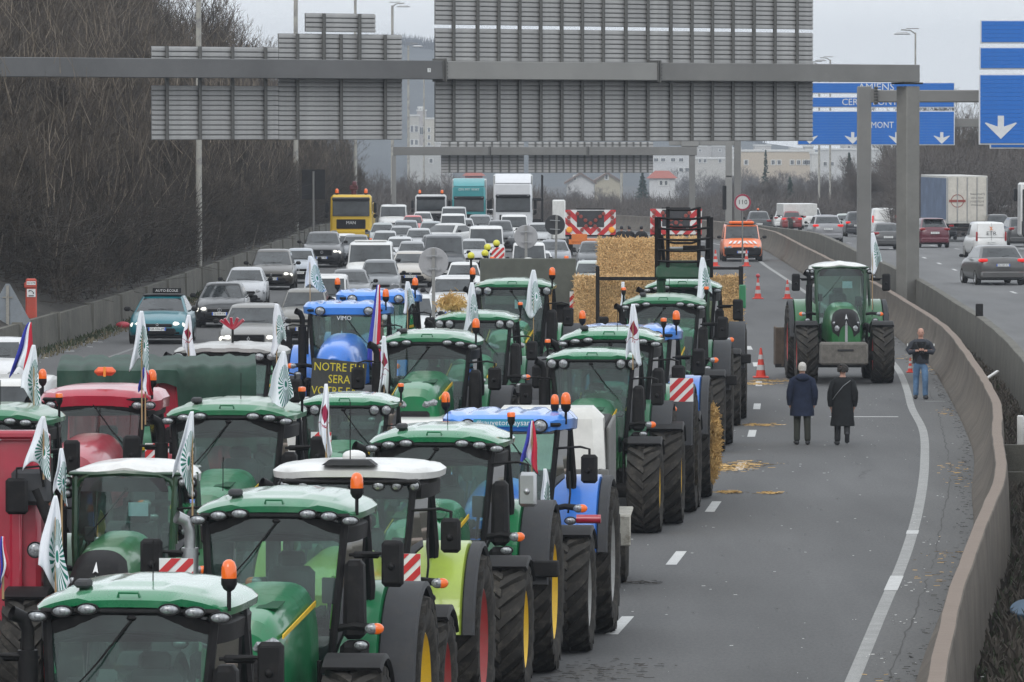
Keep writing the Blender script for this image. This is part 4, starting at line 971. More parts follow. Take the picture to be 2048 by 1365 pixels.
# ================================================================ alignment of the road (metres across, by distance)
XL = [(30, -25), (60, -22.5), (100, -19), (140, -16), (182, -14.3), (198, -13.7), (228, -12.9), (249, -12.6), (271, -12.2), (297, -11.8), (321, -11.4), (345, -11.5), (365, -11.6), (430, -10.6), (480, -10.2), (560, -10)]
def smooth_tab(tab):
    x = np.array([t[0] for t in tab], float); y = np.array([t[1] for t in tab], float); d = np.gradient(y, x); out = []
    for v in np.arange(x[0], x[-1]+.1, 2.0):
        i = int(min(max(np.searchsorted(x, v)-1, 0), len(x)-2)); h = x[i+1]-x[i]; t = (v-x[i])/h
        out.append((float(v), float((2*t**3-3*t**2+1)*y[i]+(t**3-2*t**2+t)*h*d[i]+(-2*t**3+3*t**2)*y[i+1]+(t**3-t**2)*h*d[i+1])))
    return out
XD = [(40, -3), (60, -.9), (83.3, 1.46), (97, 2.63), (110, 3.63), (122.6, 4.57), (135, 5.27), (148, 5.9), (161.8, 6.5), (176, 6.97), (190, 7.28), (230, 7.9), (290, 8.4), (346, 8.5), (400, 6.5), (480, 2)]
XE = [(40, .8), (60, 2.75), (75.1, 4.17), (87, 5.28), (94.3, 5.97), (113, 7.53), (125, 8.4), (137, 9.16), (147.5, 9.6), (158, 10.15), (170, 10.7), (200, 11.3), (290, 12.2), (346, 12.4), (400, 10.4), (480, 6)]
XB = [(30, .6), (60, 3.6), (75.6, 5.0), (90.5, 6.5), (102, 7.65), (114.3, 8.55), (125, 9.4), (137, 10.1), (148, 10.65), (159.6, 11.2), (171, 11.7), (200, 12.35), (240, 12.9), (288, 13.3), (346, 13.6), (380, 12.9), (430, 10.8), (480, 7.5), (560, 3)]
XM = [(30, 4), (60, 6.3), (100, 9.4), (130, 11.4), (150.5, 12.5), (169, 13.4), (184.8, 14.0), (200, 14.4), (232.4, 15.2), (284, 15.8), (306, 16.1), (338, 16.2), (366, 15.2), (385, 14.6), (430, 12.5), (480, 9.5), (560, 6)]
XL, XD, XE, XB, XM = [smooth_tab(t) for t in (XL, XD, XE, XB, XM)]
def sheet(name, f0, f1, ya, yb, step, dz, m, nx=1, kind='structure', skirt=0):
    ys = list(np.arange(ya, yb+.01, step)); vs = []; fs = []
    for y in ys:
        a, b = f0(y), f1(y)
        for i in range(nx+1): vs.append((lerp(a, b, i/nx), y, ZG(y)+dz))
    for j in range(len(ys)-1):
        for i in range(nx): q = j*(nx+1)+i; fs.append((q, q+1, q+nx+2, q+nx+1))
    return OBJ(name, MB().add(vs, fs), m, kind=kind, smooth=0)
def ashphalt(name, base, stretch=True):
    m = mat(name, base, .88, var=.0, spec=.35); t = m.node_tree; b = t.nodes['Principled BSDF']
    tc_ = t.nodes.new('ShaderNodeTexCoord'); mp = t.nodes.new('ShaderNodeMapping'); mp.inputs['Scale'].default_value = (.45, .03, 1)
    t.links.new(tc_.outputs['Object'], mp.inputs['Vector'])
    n1 = t.nodes.new('ShaderNodeTexNoise'); n1.inputs['Scale'].default_value = 1.6; n1.inputs['Detail'].default_value = 7; n1.inputs['Roughness'].default_value = .6; t.links.new(mp.outputs[0], n1.inputs['Vector'])
    mp2 = t.nodes.new('ShaderNodeMapping'); mp2.inputs['Scale'].default_value = (1, .22, 1); t.links.new(tc_.outputs['Object'], mp2.inputs['Vector'])
    n2 = t.nodes.new('ShaderNodeTexNoise'); n2.inputs['Scale'].default_value = 22; n2.inputs['Detail'].default_value = 8; n2.inputs['Roughness'].default_value = .8; t.links.new(mp2.outputs[0], n2.inputs['Vector'])
    n3 = t.nodes.new('ShaderNodeTexNoise'); n3.inputs['Scale'].default_value = .5; n3.inputs['Detail'].default_value = 4; t.links.new(mp2.outputs[0], n3.inputs['Vector'])
    def rng(n, a, b_, lo=.3, hi=.7):
        r = t.nodes.new('ShaderNodeMapRange'); r.inputs[1].default_value = lo; r.inputs[2].default_value = hi; r.inputs[3].default_value = a; r.inputs[4].default_value = b_; t.links.new(n.outputs[0], r.inputs[0]); return r
    cur = None
    for r in (rng(n1, .86, 1.14), rng(n2, .72, 1.28), rng(n3, .88, 1.10)):
        if cur is None: cur = r.outputs[0]
        else:
            q = t.nodes.new('ShaderNodeMath'); q.operation = 'MULTIPLY'; t.links.new(cur, q.inputs[0]); t.links.new(r.outputs[0], q.inputs[1]); cur = q.outputs[0]
    mu = t.nodes.new('ShaderNodeMix'); mu.data_type = 'RGBA'; mu.blend_type = 'MULTIPLY'; mu.inputs[0].default_value = 1; mu.inputs[6].default_value = (*base, 1)
    t.links.new(cur, mu.inputs[7]); t.links.new(mu.outputs[2], b.inputs['Base Color']); return m
ASPH = ashphalt('asphalt', (.087, .087, .087)); ASPH2 = ashphalt('worn_asphalt', (.125, .125, .125)); ASPH3 = ashphalt('shoulder_asphalt', (.098, .097, .095))
SOIL = mat('leaf_litter', (.038, .034, .028), .95, var=.6, scale=.8, fine=.5, dirt=.4, dcol=(.11, .10, .08))
LINE = mat('road_paint', (.27, .27, .26), .8, var=.15, scale=2, dirt=.55, dcol=(.16, .16, .16), fine=.25)
LINEF = mat('fresh_road_paint', (.46, .46, .45), .7, var=.1, scale=4, dirt=.2, dcol=(.2, .2, .2), fine=.15)
CONC = mat('concrete_old', (.115, .108, .09), .9, var=.3, scale=.7, dirt=.75, dcol=(.05, .05, .038), fine=.2)
CONCB = mat('concrete_brown', (.115, .095, .075), .9, var=.35, scale=.7, dirt=.8, dcol=(.05, .045, .034), fine=.25, top=(.19, .145, .115, .8), bump=.6)  # upward faces get a paler brown
GALV = mat('galvanised_beam', (.170, .167, .158), .55, .0, var=.16, scale=.35, dirt=.3, dcol=(.12, .12, .12))
PANEL = mat('aluminium_back', (.30, .298, .292), .5, .2, var=.2, scale=1.1, dirt=.38, dcol=(.16, .16, .16))
POSTM = mat('panel_post', (.105, .105, .10), .55, .1, var=.1, dirt=.2)
# ground and road surfaces
vs = []; fs = []; gy = [10, 40, 80, 120, 160, 200, 240, 280, 330, 390, 440, 480, 560, 700, 900, 1400, 2100, 3000, 4200]; gx = [-900, -400, -150, -60, -30, -10, 0, 10, 30, 60, 150, 400, 900]
for y in gy:
    for x in gx: vs.append((x, y, ZG(y)-.9))
for j in range(len(gy)-1):
    for i in range(len(gx)-1): q = j*len(gx)+i; fs.append((q, q+1, q+len(gx)+1, q+len(gx)))
OBJ('ground', MB().add(vs, fs), SOIL, kind='structure', smooth=0)
sheet('road', lambda y: interp(XL, y)-.1, lambda y: interp(XE, y)+.05, 36, 560, 4, .0, ASPH, 6)
sheet('hard_shoulder', lambda y: interp(XE, y)+.05, lambda y: interp(XB, y)+.15, 36, 560, 4, .002, ASPH3, 1)
sheet('right_carriageway', lambda y: interp(XM, y)+.2, lambda y: interp(XM, y)+19, 36, 560, 4, .0, ASPH2, 3)
sheet('median_strip', lambda y: interp(XB, y)+.45, lambda y: interp(XM, y)+.25, 36, 560, 4, -.35, SOIL, 1)
# painted lines
def line(name, f, ya, yb, wd, m, step=2.0, dz=.004):
    ys = [ya]
    while ys[-1] < yb-1e-6: ys.append(min(yb, ys[-1]+step))
    vs = []
    for y in ys: x = f(y); vs += [(x-wd/2, y, ZG(y)+dz), (x+wd/2, y, ZG(y)+dz)]
    OBJ(name, MB().add(vs, [(2*i, 2*i+1, 2*i+3, 2*i+2) for i in range(len(ys)-1)]), m, kind='structure', smooth=0)
line('edge_line', lambda y: interp(XE, y), 40, 480, .18, LINE)
line('edge_line_patch', lambda y: interp(XE, y), 89.6, 92.5, .20, LINEF, dz=.008)
line('edge_line_patch', lambda y: interp(XE, y), 102.0, 102.9, .20, LINEF, dz=.008)
line('left_edge_line', lambda y: interp(XL, y)+2.6, 130, 480, .15, mat('worn_line', (.17, .17, .17), .85, dirt=.6, dcol=(.11, .11, .11), scale=3))
for i in range(-3, 34):
    y0 = 83.3+13*i
    if y0+3 < 476: line('lane_dash', lambda y: interp(XD, y), y0-1.4, y0+1.6, .17, LINEF)
for off in (-3.6, -7.2, -10.8):
    for i in range(-2, 30):
        y0 = 86+13*i; line('lane_dash', lambda y: interp(XD, y)+off, y0, y0+3, .15, LINE)
line('right_edge_line', lambda y: interp(XM, y)+1.15, 40, 480, .2, LINE)
for off in (4.9, 8.5, 12.1):
    for i in range(20): line('lane_dash', lambda y: interp(XM, y)+off, 170+13*i, 173+13*i, .15, LINEF)
line('cross_mark', lambda y: 8.2, 143.0, 143.25, 1.6, LINEF, dz=.003); line('cross_mark', lambda y: 10.45, 151, 151.2, .6, LINE, dz=.006)
# cracks and a paving seam in the asphalt
def crack(seed, x0, y0, x1, y1, n, wd, jit, name='asphalt_crack'):
    r = random.Random(seed); vs = []
    for i in range(n+1):
        t = i/n; x = lerp(x0, x1, t)+r.uniform(-jit, jit); y = lerp(y0, y1, t)+r.uniform(-jit, jit)*2; w_ = wd*r.uniform(.3, 1.3); vs += [(x-w_/2, y, ZG(y)+.0035), (x+w_/2, y, ZG(y)+.0035)]
    OBJ(name, MB().add(vs, [(2*i, 2*i+1, 2*i+3, 2*i+2) for i in range(n)]), mat('crack_dark', (.052, .05, .048), .95), kind='structure', smooth=0)
for i, (y0, y1) in enumerate(((66, 92), (94, 118), (120, 146), (150, 172))):
    crack(i, interp(XB, y0)-.42, y0, interp(XB, y1)-.42, y1, 40, .025, .03)
crack(13, 6.7, 118, 7.0, 121, 8, .02, .1); crack(14, 10.3, 139, 10.5, 146, 12, .02, .05)
# barriers
def barrier(name, tab, prof, ya, yb, m, label, cat, jit=.012, step=2.0):
    rings = []; rnd = random.Random(5)
    y = ya
    while y <= yb:
        x = interp(tab, y); j = rnd.uniform(-jit, jit); jz = rnd.uniform(-jit, jit)*1.3
        rings.append([(x+a+(j if b > .2 else 0), y, ZG(y)+b+(jz if b > .8 else 0)) for a, b in prof]); y += step
    return OBJ(name, MB().loft(rings, False), m, label=label, cat=cat, smooth=28)
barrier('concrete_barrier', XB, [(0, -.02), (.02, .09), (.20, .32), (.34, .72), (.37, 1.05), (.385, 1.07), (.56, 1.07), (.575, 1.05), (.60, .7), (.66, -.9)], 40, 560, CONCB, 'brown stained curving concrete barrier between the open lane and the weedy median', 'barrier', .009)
barrier('median_wall', XM, [(-.02, -.9), (0, .2), (.04, .96), (.055, .98), (.28, .98), (.30, .96), (.40, .3), (.46, .0)], 40, 560, CONC, 'grey streaked concrete wall bordering the right carriageway', 'wall', .008)
# left retaining wall in cast panels with joint posts
LW = thing('retaining_wall', 'mossy grey concrete wall of cast panels below the wooded bank', 'wall', (0, 0, 0))
y = 40.0
rnd = random.Random(3)
while y < 520:
    y2 = y+9.8; x0, x1 = interp(XL, y), interp(XL, y2); h = .98+rnd.uniform(-.03, .03)
    m = MB(); rings = []
    for yy, xx in ((y, x0), ((y+y2)/2, interp(XL, (y+y2)/2)), (y2, x1)): rings.append([(xx, yy, ZG(yy)-.05), (xx-.04, yy, ZG(yy)+h), (xx-.22, yy, ZG(yy)+h), (xx-.24, yy, ZG(yy)-.05)])
    m.loft(rings, True, True); OBJ('wall_panel', m, CONC, LW, smooth=0)
    OBJ('joint_post', lambda: MB().box((0, 0, .5), (.30, .16, 1.04)), mat('pale_concrete', (.15, .145, .125), .9, dirt=.4), LW, (x1-.10, y2+.1, ZG(y2)), key='jpost')
    y = y2+.2
# weeds and litter along the walls
def tufts(name, f, ya, yb, n, m, h=.3, zo=0, kindc='grass', spread=.5, label='weeds', seed=1):
    r = np.random.RandomState(seed); vs = []; fs = []
    for i in range(n):
        y = r.uniform(ya, yb)
        if r.rand() < .25: y = ya+(yb-ya)*((i*7919 % 97)/97.0)+r.uniform(-.6, .6)
        x = f(y)+r.uniform(0, 1)*spread; z = ZG(y)+zo; hh = h*r.uniform(.3, 1.2)
        dx, dy = r.uniform(-.6, .6, 2)*hh; w_ = .012+.012*r.rand(); b = len(vs)
        vs += [(x-w_, y, z), (x+w_, y, z), (x+dx*.5+w_*.7, y+dy*.5, z+hh*.6), (x+dx*.5-w_*.7, y+dy*.5, z+hh*.6), (x+dx, y+dy, z+hh*r.uniform(.7, 1.0))]
        fs += [(b, b+1, b+2, b+3), (b+3, b+2, b+4)]
    return OBJ(name, MB().add(vs, fs), m, kind='stuff', smooth=0, fix=False, label=label, cat=kindc)
DRY = mat('dry_grass', (.14, .12, .075), .9, var=.5, scale=2); GRN = mat('weed_green', (.035, .05, .022), .9, var=.5, scale=2); TWG = mat('dead_twig', (.06, .05, .04), .9, var=.5, scale=1.5)
tufts('wall_weeds', lambda y: interp(XL, y)+.02, 150, 330, 2200, GRN, .20, 0, spread=.6, label='low weeds and leaves at the foot of the left wall', seed=2)
tufts('wall_weeds', lambda y: interp(XL, y)+.02, 150, 330, 2400, DRY, .16, 0, spread=.9, label='dry stalks at the foot of the left wall', seed=3)
tufts('median_grass', lambda y: interp(XB, y)+.62, 60, 330, 36000, GRN, .16, -.35, spread=2.6, label='green weeds between the two median walls', seed=4)
tufts('median_brush', lambda y: interp(XB, y)+.62, 60, 330, 36000, TWG, .30, -.35, spread=2.6, label='dead brush between the two median walls', seed=5)
def bits(name, pts, n, m, size, seed, label, sx=1.0, sy=1.0):
    r = np.random.RandomState(seed); vs = []; fs = []
    for i in range(n):
        cx_, cy_, s_ = pts[r.randint(len(pts))]; x = cx_+r.normal()*s_*sx; y = cy_+r.normal()*s_*sy; a = r.uniform(0, 6.28); l_ = size*r.uniform(.4, 1.3); w_ = size*(.16 if 'straw' not in name else .065)
        c_, q_ = math.cos(a), math.sin(a); b = len(vs); z = ZG(y)+.012+r.uniform(0, .012)
        vs += [(x-c_*l_-q_*w_, y-q_*l_+c_*w_, z), (x+c_*l_-q_*w_, y+q_*l_+c_*w_, z), (x+c_*l_+q_*w_, y+q_*l_-c_*w_, z+.006), (x-c_*l_+q_*w_, y-q_*l_-c_*w_, z+.006)]; fs.append((b, b+1, b+2, b+3))
    return OBJ(name, MB().add(vs, fs), m, kind='stuff', smooth=0, fix=False, label=label, cat='debris')
STRAW = mat('straw', (.52, .33, .12), .9, var=.35, scale=4); STRAWD = mat('straw_dark', (.30, .17, .07), .9, var=.35, scale=4)
bits('straw_litter', [(4.33, 122, .32), (4.1, 121, .25), (4.6, 123, .3), (4.0, 113.5, .12), (4.75, 113.3, .1), (5.6, 139, .2), (6.4, 161, .25), (6.8, 163, .3), (12, 178, .3)], 1300, STRAW, .075, 11, 'yellow straw scattered on the asphalt beside the tractor wheels', 1, 1.6)
bits('mud_clods', [(1.0, 76, .28), (1.3, 77, .35), (.75, 75, .3), (1.9, 91, .12)], 180, mat('mud', (.03, .024, .02), .9), .06, 12, 'dark mud clods on the asphalt by the right row of tractors', 1.2, 1.5)
bits('road_grit', [(3+i*.55, 72+i*8, 1.2) for i in range(12)], 380, LINEF, .022, 13, 'tiny pale grit spread over the open lane', 2.2, 3)
bits('gutter_dirt', [(interp(XB, y)-.06-.03*(y % 5), y, .06) for y in range(62, 210, 2)], 700, mat('dirt', (.04, .036, .03), .95), .035, 17, 'dark dirt along the foot of the brown barrier', 1, 12)
bits('gutter_straw', [(interp(XB, y)-.3, y, .16) for y in (74, 92, 96, 118, 121, 145, 168, 172, 175, 178)], 260, STRAW, .05, 18, 'straw bits in the gutter of the brown barrier', 1, 9)
bits('litter', [(interp(XL, y)+.7, y, .25) for y in (176, 180, 184, 188, 193, 205, 214, 222, 236)], 90, WHITEP, .12, 14, 'white litter lying by the left wall', 1, 2)
bits('shoulder_litter', [(interp(XB, y)-.5, y, .12) for y in (78, 84, 90, 100, 112)], 70, WHITEP, .02, 15, 'white crumbs beside the brown barrier', 1, 5)
OBJ('plastic_bag', MB().ball((0, 0, .12), .25, 9, 6, (1, .6, .5)), mat('red_bag', (.4, .03, .05), .4), None, (interp(XL, 205)+.5, 205, 0), label='crumpled red plastic bag by the left wall', cat='litter')
# posts and pit in the median
OBJ('marker_post', MB().cbox((0, 0, .25), (.22, .2, .5), .02), DARK, None, (interp(XM, 187)+.15, 187, .86), label='short dark post on top of the median wall', cat='post')
OBJ('white_post', MB().cbox((0, 0, .55), (.14, .1, 1.1), .02).cyl((-.35, 0, 0), (-.35, 0, .25), .07), WHITEP, None, (XP(2042, 128), 128, -.35), label='white post standing in the weeds at the right edge', cat='post')
pw = OBJ('concrete_pit', MB().box((1.6, 0, -.05), (3.4, .25, 1.0)).box((1.6, -1.6, -.3), (3.4, .25, .6)).box((-.05, -.8, -.1), (.25, 1.5, .85)), CONC, None, (XP(1996, 122), 122, -.0), label='low concrete pit walls behind the brown barrier', cat='wall', smooth=0)
OBJ('drum', MB().lathe([(.001, .0), (.24, .0), (.25, .02), (.25, .55), (.27, .57), (.27, .62), (.25, .64), (.001, .64)], n=18), mat('blue_grey_plastic', (.06, .12, .19), .5, dirt=.4), None, (XP(2052, 88)+.05, 88, -.5), (R(28), R(-12), 0), .75, label='blue grey plastic drum lying in the brush, lower right', cat='drum')
OBJ('broken_board', MB().cbox((0, 0, 0), (.9, .12, .05), .01, rz=.5, ry=-.5), WHITEP, None, (XP(1972, 163), 163, .05), label='white broken board in the median weeds', cat='board')

# ================================================================ wooded bank
def bank_h(o): return .75+min(o, 34)*.50 if o > 0 else .75
vs = []; fs = []; ys = list(range(30, 700, 10)); os_ = [.15, 1, 3, 6, 10, 15, 22, 34, 70, 200]
rnd = random.Random(9)
for y in ys:
    fall = 1.0 if y < 330 else max(.12, 1-(y-330)/260)
    for o in os_: vs.append((interp(XL, y)-o, y+rnd.uniform(-2, 2), ZG(y)+(bank_h(o)-.75)*fall*rnd.uniform(.93, 1.07)+.75*min(1, fall*2)))
n = len(os_)
for j in range(len(ys)-1):
    for i in range(n-1): fs.append((j*n+i, j*n+i+1, (j+1)*n+i+1, (j+1)*n+i))
OBJ('bank', MB().add(vs, fs), mat('bank_soil', (.022, .019, .015), .95, var=.6, scale=.8, fine=.5, dirt=.4, dcol=(.05, .04, .03)), kind='structure')
def BANKZ(x, y):
    fall = 1.0 if y < 330 else max(.12, 1-(y-330)/260); o = interp(XL, y)-x
    return ZG(y)+(bank_h(o)-.75)*fall+.75*min(1, fall*2)
def prisms(seg):
    """seg: array n x 8 (p0, p1, r0, r1) -> verts, faces of 3-sided sticks"""
    s = np.array(seg, dtype=float); p0, p1, r0, r1 = s[:, :3], s[:, 3:6], s[:, 6:7], s[:, 7:8]
    d = p1-p0; d /= np.linalg.norm(d, axis=1, keepdims=True)+1e-9
    up = np.where(np.abs(d[:, 2:3]) < .9, np.array([[0, 0, 1.0]]), np.array([[1.0, 0, 0]])); u = np.cross(d, up); u /= np.linalg.norm(u, axis=1, keepdims=True)+1e-9; v = np.cross(d, u)
    V = []
    for p, r in ((p0, r0), (p1, r1)):
        for k in range(3): a = 2*PI*k/3; V.append(p+(u*math.cos(a)+v*math.sin(a))*r)
    V = np.stack(V, 1).reshape(-1, 3); n = len(s); b = (np.arange(n)*6)[:, None]
    F = np.concatenate([b+np.array([[k, (k+1) % 3, (k+1) % 3+3, k+3]]) for k in range(3)], 0)
    return V, F
def npmesh(name, V, F, smooth=False):
    me = bpy.data.meshes.new(name); nv, nf, k = len(V), len(F), F.shape[1]
    me.vertices.add(nv); me.vertices.foreach_set('co', np.asarray(V, dtype=np.float32).ravel())
    me.loops.add(nf*k); me.loops.foreach_set('vertex_index', np.asarray(F, dtype=np.int32).ravel())
    me.polygons.add(nf); me.polygons.foreach_set('loop_start', np.arange(0, nf*k, k, dtype=np.int32)); me.polygons.foreach_set('loop_total', np.full(nf, k, dtype=np.int32))
    me.update(calc_edges=True); me.validate()
    return me
def grow(seed, H=8.0, spread=1.0, lean=0, stems=1, twig=.010, dens=1.0):
    r = random.Random(seed); big = []; small = []
    def br(p, d, L, rad, lev):
        n = 4 if lev < 2 else 3 if lev < 4 else 2; pts = [p]; rr = rad
        for i in range(n):
            d = (d+Vector((r.uniform(-1, 1), r.uniform(-1, 1), r.uniform(-.5, .9)))*(.16+.05*lev)).normalized(); q = p+d*(L/n); r1 = max(twig*.6, rr*(.84 if lev < 3 else .75))
            (big if rad > .035 else small).append((*p, *q, rr, r1)); p = q; rr = r1; pts.append((Vector(p), Vector(d), rr))
        if lev >= 5 or L < .25: return
        kids = {0: 5, 1: 5, 2: 5, 3: 4, 4: 3}[lev]
        for k in range(int(kids*dens+r.random())):
            b = r.choice(pts[1:] if lev else pts[2:]) if k else pts[-1]
            a = Vector((r.uniform(-1, 1), r.uniform(-1, 1), r.uniform(-.2, .8))); dd = (b[1]*(.9 if lev else 1.1)+a*(.75*spread)).normalized(); dd.z += .12
            br(b[0], dd.normalized(), L*r.uniform(.48, .72), max(twig, b[2]*r.uniform(.5, .75)), lev+1)
    for s_ in range(stems):
        a = r.uniform(0, 6.28); br(Vector((math.cos(a)*.3*(stems > 1), math.sin(a)*.3*(stems > 1), -.3)), Vector((lean+math.cos(a)*.25*(stems > 1), math.sin(a)*.25*(stems > 1), 1)).normalized(), H*.42, H*.014*(1 if stems == 1 else .7), 0)
    return big, small
BARK = mat('bark', (.16, .138, .11), .9, var=.5, scale=.9); TWIGM = mat('bare_twigs', (.078, .062, .047), .9, var=.8, scale=.45); TWIGD = mat('dark_twigs', (.042, .033, .025), .9, var=.8, scale=.6); TWIGL = mat('pale_stems', (.19, .155, .118), .9, var=.6, scale=1.0); TWIGF = mat('bare_twigs_far', (.105, .092, .084), .9, var=.4, scale=.4)
TREES = []
for sd, st, dn, sp in ((1, 1, 1.0, 1), (2, 3, .85, .9), (3, 2, .95, 1.1), (4, 1, 1.05, .8), (5, 4, .75, .9), (6, 2, 1.0, 1.0)):
    b, s_ = grow(sd, 8.0, sp, stems=st, dens=dn); TREES.append((npmesh('trunk', *prisms(b)), npmesh('crown', *prisms(s_))))
for a, b in TREES: a.materials.append(None); b.materials.append(None)
def plain(name, me, m, parent=None, loc=None, rot=None, scale=None, **kw):
    o = bpy.data.objects.new(name, me); C.objects.link(o); o.material_slots[0].link = 'OBJECT'; o.material_slots[0].material = m
    if parent is not None: o.parent = parent
    if loc is not None: o.location = loc
    if rot is not None: o.rotation_euler = rot
    if scale is not None: o.scale = (scale,)*3 if not hasattr(scale, '__len__') else scale
    for k, v in kw.items(): o[k] = v
    return o
def bare_tree(i, loc, k, rz, label, group, m=None, kxy=1.0):
    t = thing('bare_tree', label, 'tree', loc, rz, (k*kxy, k*kxy, k), group)
    plain('trunk', TREES[i][0], BARK if m is None else m, t); plain('crown', TREES[i][1], m or TWIGM, t); return t
rnd = random.Random(21); nb = 0
for y in range(186, 460, 8):
    for o in (1.2, 3, 5.5, 8.5, 12, 16, 20):
        yy = y+rnd.uniform(-3, 3); x = interp(XL, yy)-o-rnd.uniform(-1, 1.5)
        if x*FPX/yy+CX < -260: continue
        k = rnd.uniform(.8, 1.3)*(.42 if o < 2 else .62 if o < 4 else .85 if o < 7 else 1.0)*(1.0 if yy < 330 else 1.15)
        if yy > 300 and o > 16: continue
        bare_tree(rnd.randrange(6), (x, yy, BANKZ(x, yy)), k, rnd.uniform(0, 6.28), 'leafless grey brown tree in the dense wood on the left bank', 'leafless trees crowding the left bank', kxy=1.1); nb += 1
# thicket of stems and brambles covering the bank (one mass)
r = np.random.RandomState(4); segs = []
N = 190000
ys_ = r.uniform(178, 440, N); oo = .4+r.uniform(0, 1, N)**1.35*22; xs = np.interp(ys_, [t[0] for t in XL], [t[1] for t in XL])-oo
fall = np.where(ys_ < 330, 1.0, np.maximum(.12, 1-(ys_-330)/260)); oo = np.where((ys_ < 193) & (oo < 3.5), oo+3.5, oo); xs = np.interp(ys_, [t[0] for t in XL], [t[1] for t in XL])-oo
zz = np.array([ZG(v) for v in ys_])+(oo*.5)*fall+.75*np.minimum(1, fall*2)
hgt = r.uniform(0, 1, N)**1.2*3.4; L = r.uniform(.3, 1.6, N); az = r.uniform(0, 6.28, N); el = r.uniform(-.2, 1.5, N)
d = np.stack([np.cos(az)*np.cos(el), np.sin(az)*np.cos(el), np.sin(el)], 1); p0 = np.stack([xs, ys_, zz+hgt*.8], 1); p1 = p0+d*L[:, None]
V, F = prisms(np.concatenate([p0, p1, r.uniform(.008, .022, (N, 1)), np.full((N, 1), .006)], 1))
me = npmesh('thicket', V, F); me.materials.append(None)
plain('thicket', me, TWIGD, kind='stuff', label='tangle of bare stems and brambles over the left bank', category='undergrowth')
N2 = 11000; sel = r.randint(0, N, N2); L2 = r.uniform(.4, 1.7, N2); az = r.uniform(0, 6.28, N2); el = r.uniform(.75, 1.5, N2); d = np.stack([np.cos(az)*np.cos(el), np.sin(az)*np.cos(el), np.sin(el)], 1); p0 = p0[sel]+np.stack([np.zeros(N2), np.zeros(N2), r.uniform(0, 1, N2)**1.6*7], 1)
V, F = prisms(np.concatenate([p0, p0+d*L2[:, None], r.uniform(.006, .015, (N2, 1)), np.full((N2, 1), .005)], 1)); me = npmesh('pale_stems', V, F); me.materials.append(None)
plain('pale_stems', me, TWIGL, kind='stuff', label='scattered pale dry stems standing in the dark undergrowth of the left bank', category='undergrowth')
SHR = []
for sd in (41, 42, 43, 44):
    b, s_ = grow(sd, 4.2, 1.0, stems=8, dens=.72, twig=.011); SHR.append((npmesh('stems', *prisms(b)), npmesh('crown', *prisms(s_))))
for a, b in SHR: a.materials.append(None); b.materials.append(None)
rnd = random.Random(55); ns = 0
for y in range(184, 440, 5):
    for o in (1.0, 3.4, 6.4, 10.5, 16):
        yy = y+rnd.uniform(-2.5, 2.5); oo_ = o+rnd.uniform(-.8, 1.2)*(1+o*.15); x = interp(XL, yy)-max(.7, oo_)
        if x*FPX/yy+CX < -200 or ns > 255 or (yy < 195 and o < 5): continue
        t = thing('bare_shrub', 'leafless shrub tangled into the wood on the left bank', 'shrub', (x, yy, BANKZ(x, yy)), rnd.uniform(0, 6.28), rnd.uniform(.7, 1.25)*(.55 if o < 2 else 1), 'leafless shrubs on the left bank'); i = rnd.randrange(4)
        plain('stems', SHR[i][0], rnd.choice((BARK, TWIGM)), t); plain('crown', SHR[i][1], rnd.choice((TWIGD, TWIGM, TWIGM)), t); ns += 1
# leaning light branches low over the wall
# ================================================================ far wood and right side trees
rnd = random.Random(31)
def row(px0, px1, n, Y0, Y1, ytop, lab, grp, m=TWIGF, kxy=1.0):
    for i in range(n):
        px = lerp(px0, px1, (i+rnd.random())/n); Y = rnd.uniform(Y0, Y1); z0 = ZG(Y)-.5; zt = ZP(ytop(px)+rnd.uniform(-8, 14), Y); k = max(.35, (zt-z0)/8.6)
        bare_tree(rnd.randrange(6), (XP(px, Y), Y, z0), k, rnd.uniform(0, 6.28), lab, grp, m, kxy)
row(640, 900, 22, 500, 640, lambda p: 340-.0*p, 'leafless tree behind the lamp posts at the end of the left wood', 'far trees left of the lorries', kxy=1.2)
row(880, 1100, 16, 620, 800, lambda p: 365, 'low leafless tree behind the lorries', 'low trees behind the lorries', kxy=1.4)
row(1080, 1450, 34, 560, 760, lambda p: 388, 'low hazy leafless tree beyond the arrow boards', 'hazy trees beyond the arrow boards', kxy=1.5)
row(1080, 1450, 14, 900, 1200, lambda p: 372, 'hazy leafless tree in front of the gabled houses', 'hazy trees near the houses', kxy=1.6)
row(1440, 1720, 24, 560, 720, lambda p: 352+14*math.sin(p*.06), 'hazy leafless tree beyond the median wall', 'hazy trees between the speed sign and the gantry', kxy=1.3)
row(1380, 1800, 26, 1000, 1400, lambda p: 334+10*math.sin(p*.05), 'faint hazy leafless tree in front of the far apartment blocks', 'faint trees before the apartment blocks', kxy=1.6)
row(1700, 1830, 12, 470, 560, lambda p: 300, 'leafless tree beyond the white van', 'trees right of the gantry posts', kxy=1.1)
row(1790, 2080, 34, 440, 520, lambda p: 275, 'dark leafless tree behind the lorry trailer', 'trees behind the right carriageway', TWIGM, kxy=1.1)
row(1880, 2080, 14, 560, 640, lambda p: 205, 'tall leafless tree behind the right blue sign', 'tall trees behind the blue signs', TWIGM, kxy=.8)
row(1815, 1960, 7, 600, 640, lambda p: 150+abs(p-1850)*.5, 'spreading leafless tree against the sky', 'trees against the sky', TWIGM, kxy=.9)
